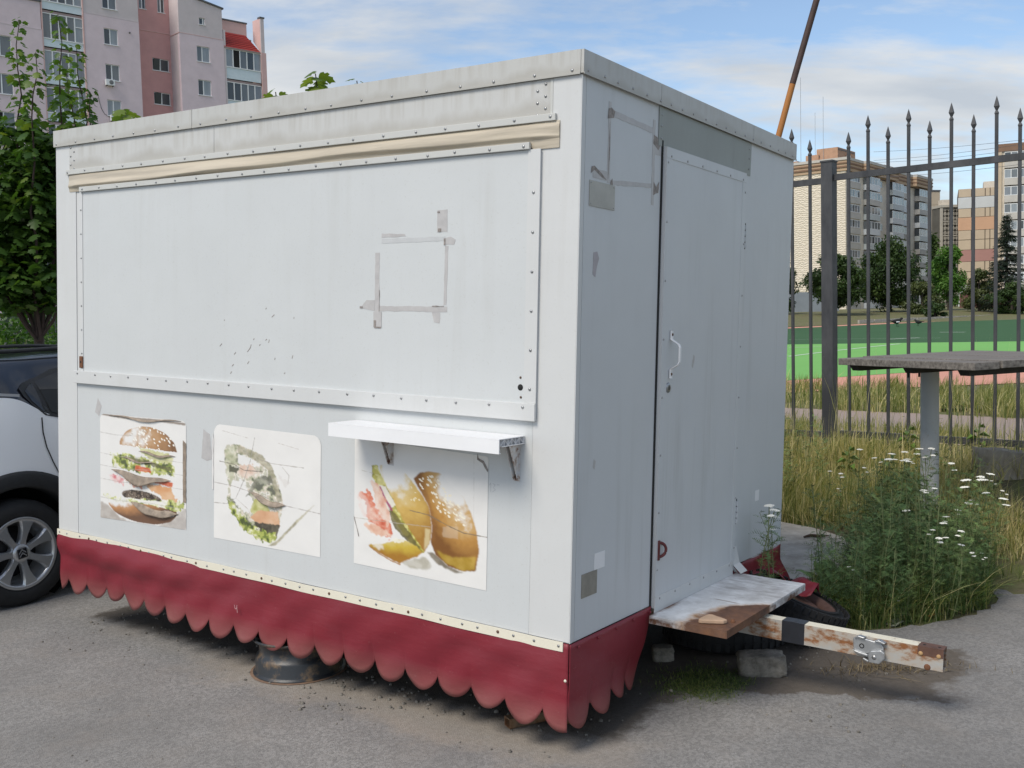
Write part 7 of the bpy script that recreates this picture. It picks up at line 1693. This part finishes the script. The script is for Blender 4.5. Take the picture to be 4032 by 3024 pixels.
for k in range(9):
    flw = k < 5; H = 1.0; s_, f_, fl_ = yarrow_proto(100+k, .62, flw); e = empty('yarrow_plant' if flw else 'feathery_weed', (0, 0, -50)); wraw.append(f_); s_.build('stem', MT['weedstem'], e); f_.build('leaves', MT['weed'] if k % 2 == 0 else MT['weed2'], e)
    for h_ in (fl_ or []): h_.build('flower_head', MT['petal'], e)
    protos.append(e)
used_p = set()
def plant(k, p, s, rz, label, grp):
    src = protos[k]
    if k in used_p: o = copy_tree(src)
    else: o = src; used_p.add(k)
    o.location = p; o.scale = (s, s, s*random.uniform(.9, 1.1)); o.rotation_euler = (random.uniform(-.12, .12), random.uniform(-.12, .12), rz); tag(o, label, 'wildflower' if k < 5 else 'weed', grp)
wp_poly = [(1.50, 5.28), (1.78, 5.15), (2.02, 5.20), (2.24, 5.28), (2.54, 5.46), (2.68, 5.70), (2.84, 6.05), (2.84, 6.55), (2.66, 6.95), (2.44, 7.0), (2.36, 6.75), (2.16, 6.28), (1.90, 5.92), (1.60, 5.58)]
heads = [(260, 925), (480, 915), (640, 900), (580, 950), (460, 955), (660, 970), (830, 870), (835, 930), (910, 910), (960, 948), (40, 1090), (105, 1070), (55, 1215), (755, 1130), (860, 1140), (740, 1350), (1290, 1075), (1240, 1095), (1300, 1140), (1380, 1145), (1250, 1200), (1325, 1210), (1395, 1215), (1340, 1250), (1195, 1258), (1125, 1270), (1010, 1375), (1045, 1395), (935, 1435), (910, 1600), (990, 1595), (1040, 1590), (1470, 1510), (545, 1000), (235, 998), (610, 1025)]
heads = [(3250+x/2.074, 1350+y/2.074) for x, y in heads] + [(2991, 2016), (3061, 2025), (3052, 2088), (3350, 2240), (3532, 2370), (3690, 2125), (3745, 2120), (3850, 2180), (3880, 2195), (3910, 2222), (3832, 2172)]
random.seed(11)
def solve_head(px, py, h_):
    d = ray(px, py); lo, hi = 3.0, 12.0
    for _ in range(50):
        m_ = (lo+hi)/2; p = Vector((d[0]*m_/d[1], m_, CAM_H + d[2]*m_/d[1]))
        if p.z - float(tz(p.x, p.y)) > h_: lo = m_
        else: hi = m_
    return p
for i, (px, py) in enumerate(heads):
    h_ = (.50 if py > 1950 else .62)*random.uniform(.88, 1.12)
    if py > 2200: h_ = .30
    if px < 3100: h_ = .665
    for _ in range(40):
        if px < 3100:
            d_ = KR.transposed() @ Vector(ray(px, py)); o_ = KR.transposed() @ (Vector((0, 0, CAM_H)) - KO); k_ = (1.69-o_.y)/d_.y; p = KMW @ (o_ + d_*k_); h_ = p.z; break
        p = solve_head(px, py, h_)
        if in_poly(p.x, p.y, wp_poly) or (sdist(p.x, p.y) < 1.9 and not in_poly(p.x, p.y, SLX)): break
        h_ *= .96
    plant(i % 5, (p.x, p.y, float(tz(p.x, p.y))), h_/.62, random.random()*6.28, 'white-flowered yarrow stalk in the weed patch behind the drawbar', 'yarrow stalks in flower')
cnt = 0
while cnt < 215:
    x, y = random.uniform(1.4, 2.95), random.uniform(5.15, 7.05)
    if not in_poly(x, y, wp_poly): continue
    edge_ = min(1, max(0, ((x-1.4)/.35))); h_ = (random.uniform(.24, .50) if random.random() < .7 else random.uniform(.5, .72))*(.65+.35*edge_)*(.72+.28*math.sin(x*9)*math.sin(y*8)+.14)*(1.0 if y > 5.40 else .85); plant(5+cnt % 4, (x, y, float(tz(x, y))), h_/.62, random.random()*6.28, 'feathery green weed stem in the dense patch behind the drawbar', 'feathery weeds in the patch'); cnt += 1
for i in range(38):
    t_, s_ = random.uniform(-2.6, .35), random.uniform(.45, 1.9); x, y = fpt(t_, s_)
    if in_poly(x, y, SLX): continue
    h_ = random.uniform(.34, .60); plant(5+i % 4, (x, y, float(tz(x, y))), h_/.62, random.random()*6.28, 'green weed stem in the tall grass between the kiosk and the table', 'weeds in the grass by the table')
tp_ = []; tpz = []
while len(tp_) < 170:                                 # the thicket behind, too dense to pick apart
    if len(tp_) < 90: x, y = random.uniform(1.45, 2.95), random.uniform(5.15, 7.0); ok = in_poly(x, y, wp_poly)
    else: x, y = fpt(random.uniform(-2.6, .4), random.uniform(.4, 1.9)); ok = not in_poly(x, y, SLX)
    if ok: tp_.append((x, y, float(tz(x, y)))); tpz.append(random.uniform(.45, .85))
for k_, part in ((5, slice(0, 90)), (6, slice(90, 170))):
    n_ = len(tp_[part]); q = np.random.default_rng(k_); V, F = scatter(wraw[k_].v, wraw[k_].f, np.array(tp_[part]), np.array(tpz[part]), rot_mats(q.random(n_)*6.28, q.normal(size=n_)*.1, q.normal(size=n_)*.1))
    o = np_mesh('weed_thicket', V, F, MT['weed'] if k_ == 5 else MT['weed2'], kind='stuff'); tag(o, ('dense feathery thicket inside the weed patch', 'lighter feathery growth in the grass beside the table')[k_-5], 'weeds')
xyw = []
while len(xyw) < 5600:
    x, y = random.uniform(1.4, 3.0), random.uniform(5.12, 7.05)
    if in_poly(x, y, wp_poly): xyw.append((x, y))
mk('weed_undergrowth', 'mixed green and straw undergrowth filling the weed patch', np.array(xyw), .08, .36, .0055, .25, .30, 96, .8)
# broad dock leaves by the step
dk = on(3262, 2345, 0.0); dock = empty('dock_plant', (dk.x, dk.y, 0.0)); tag(dock, 'broad-leaved green dock plant between the step and the weeds', 'weed')
MT['dock'] = mottled('dock leaf green', (0.11, 0.20, 0.035), .25, 25, .5)
for a, L, tl_ in ((200, .24, 1.1), (150, .23, .9), (75, .25, 1.2), (20, .22, 1.0), (300, .20, .8), (250, .20, .7), (110, .22, 1.3)):
    vs = []; fs = []; n = 8; a = R_(a)
    for i in range(n+1):
        t = i/n; w = L*.20*math.sin(math.pi*min(1, .06+t*.94))**.7; r_ = L*t*math.cos(tl_*(1-.3*t)); z = L*t*math.sin(tl_*(1-.45*t))+.02
        for k_ in (-1, 0, 1): vs.append((r_*math.cos(a)-k_*w*math.sin(a), r_*math.sin(a)+k_*w*math.cos(a), z + (.18*w if k_ else 0) + .004*math.sin(i*2+k_)))
    for i in range(n):
        for k_ in range(2): fs.append((i*3+k_, i*3+k_+1, (i+1)*3+k_+1, (i+1)*3+k_))
    MB().add(vs, fs, True).build('leaf', MT['dock'], dock)
# burdock-like leaves in the taller grass
for (px, py, z_, lab) in ((3575, 1775, .25, 'broad-leaved weed in the grass left of the table post'), (3340, 1790, .25, 'broad-leaved weed at the foot of the thick fence post'), (3850, 1770, .25, 'broad-leaved weed behind the concrete stump')):
    p = on(px, py, z_+.2); e = empty('broadleaf_weed', (p.x, p.y, float(tz(p.x, p.y)))); tag(e, lab, 'weed'); MB().tube([(0, 0, -.05), (.01, 0, .26)], .004, 5).build('stem', MT['weedstem'], e)
    for i in range(9):
        a = i*2.4; z = .06 + .022*i; L = .13-.006*i; vs = [(0, 0, z), (L*.45*math.cos(a)-L*.28*math.sin(a), L*.45*math.sin(a)+L*.28*math.cos(a), z+.03), (L*math.cos(a), L*math.sin(a), z-.01), (L*.45*math.cos(a)+L*.28*math.sin(a), L*.45*math.sin(a)-L*.28*math.cos(a), z+.03)]
        MB().add(vs, [(0, 1, 2), (0, 2, 3)]).build('leaf', MT['weed2'] if i % 2 else MT['dock'], e)
# dry clump under the drawbar and moss tufts
MT['straw'] = leafmat('dead brown straw', (.07, .05, .03), (.16, .12, .07), (.33, .26, .15), .1, .9)
cl_ = on(3490, 2640); n = 380; r = np.random.default_rng(3); xy = np.stack([cl_.x + r.normal(0, .16, n), cl_.y + r.normal(0, .045, n)], 1); o = blades('dry_clump', xy, r.uniform(.015, .06, n), r.uniform(.0025, .005, n), np.clip(r.normal(.5, .25, n), 0, 1), MT['straw'], 2.2, 7, .006, 'stuff'); tag(o, 'flattened dry grass clump on the ground under the drawbar end', 'grass')
n = 2600; xy = []
while len(xy) < n:
    u, v = r.normal(.10, .09), r.normal(.98, .10); p = kloc(u, v, -.4); xy.append((p.x, p.y))
o = blades('moss_tuft', np.array(xy), r.uniform(.006, .028, n), r.uniform(.003, .005, n), np.clip(r.normal(.22, .15, n), 0, 1), MT['grass'], .9, 8, .008, 'stuff'); tag(o, 'green moss tufts on the dirt below the step', 'moss')
# stones and grit
iv = np.array([(.2, .1, .75), (.9, 0, .3), (.28, .85, .3), (-.72, .52, .3), (-.72, -.52, .3), (.28, -.85, .3), (.6, .44, -.4), (-.3, .7, -.4), (-.8, 0, -.4), (-.3, -.7, -.4), (.6, -.44, -.4)]); if_ = [(0, 1, 2), (0, 2, 3), (0, 3, 4), (0, 4, 5), (0, 5, 1), (1, 6, 2), (2, 7, 3), (3, 8, 4), (4, 9, 5), (5, 10, 1), (2, 6, 7), (3, 7, 8), (4, 8, 9), (5, 9, 10), (1, 10, 6)]
pp = []; ps = []
for i in range(330):
    u = r.uniform(-3.2, 1.0); v = r.normal(.25, .22) if u < 0 else r.uniform(.7, 1.7); p = kloc(u, v, -.4); pp.append((p.x, p.y, .006)); ps.append(abs(r.normal(.003, .0035))+.002)
for i in range(190): pp.append((r.uniform(-2.5, 3), r.uniform(2.6, 6), .005)); ps.append(r.uniform(.002, .0055))
for i in range(60):
    p = on(r.uniform(1180, 1700), r.uniform(2670, 2800)); pp.append((p.x, p.y, .006)); ps.append(r.uniform(.004, .012))
V, F = scatter(iv, if_, np.array(pp), np.array(ps), rot_mats(r.random(len(pp))*6.28, r.normal(0, .4, len(pp)), r.normal(0, .4, len(pp))))
o = np_mesh('loose_stones', V, F, mottled('grit', (.17, .155, .135), .6, 40, .95), kind='stuff'); tag(o, 'loose grit and small stones scattered round the kiosk', 'stones')
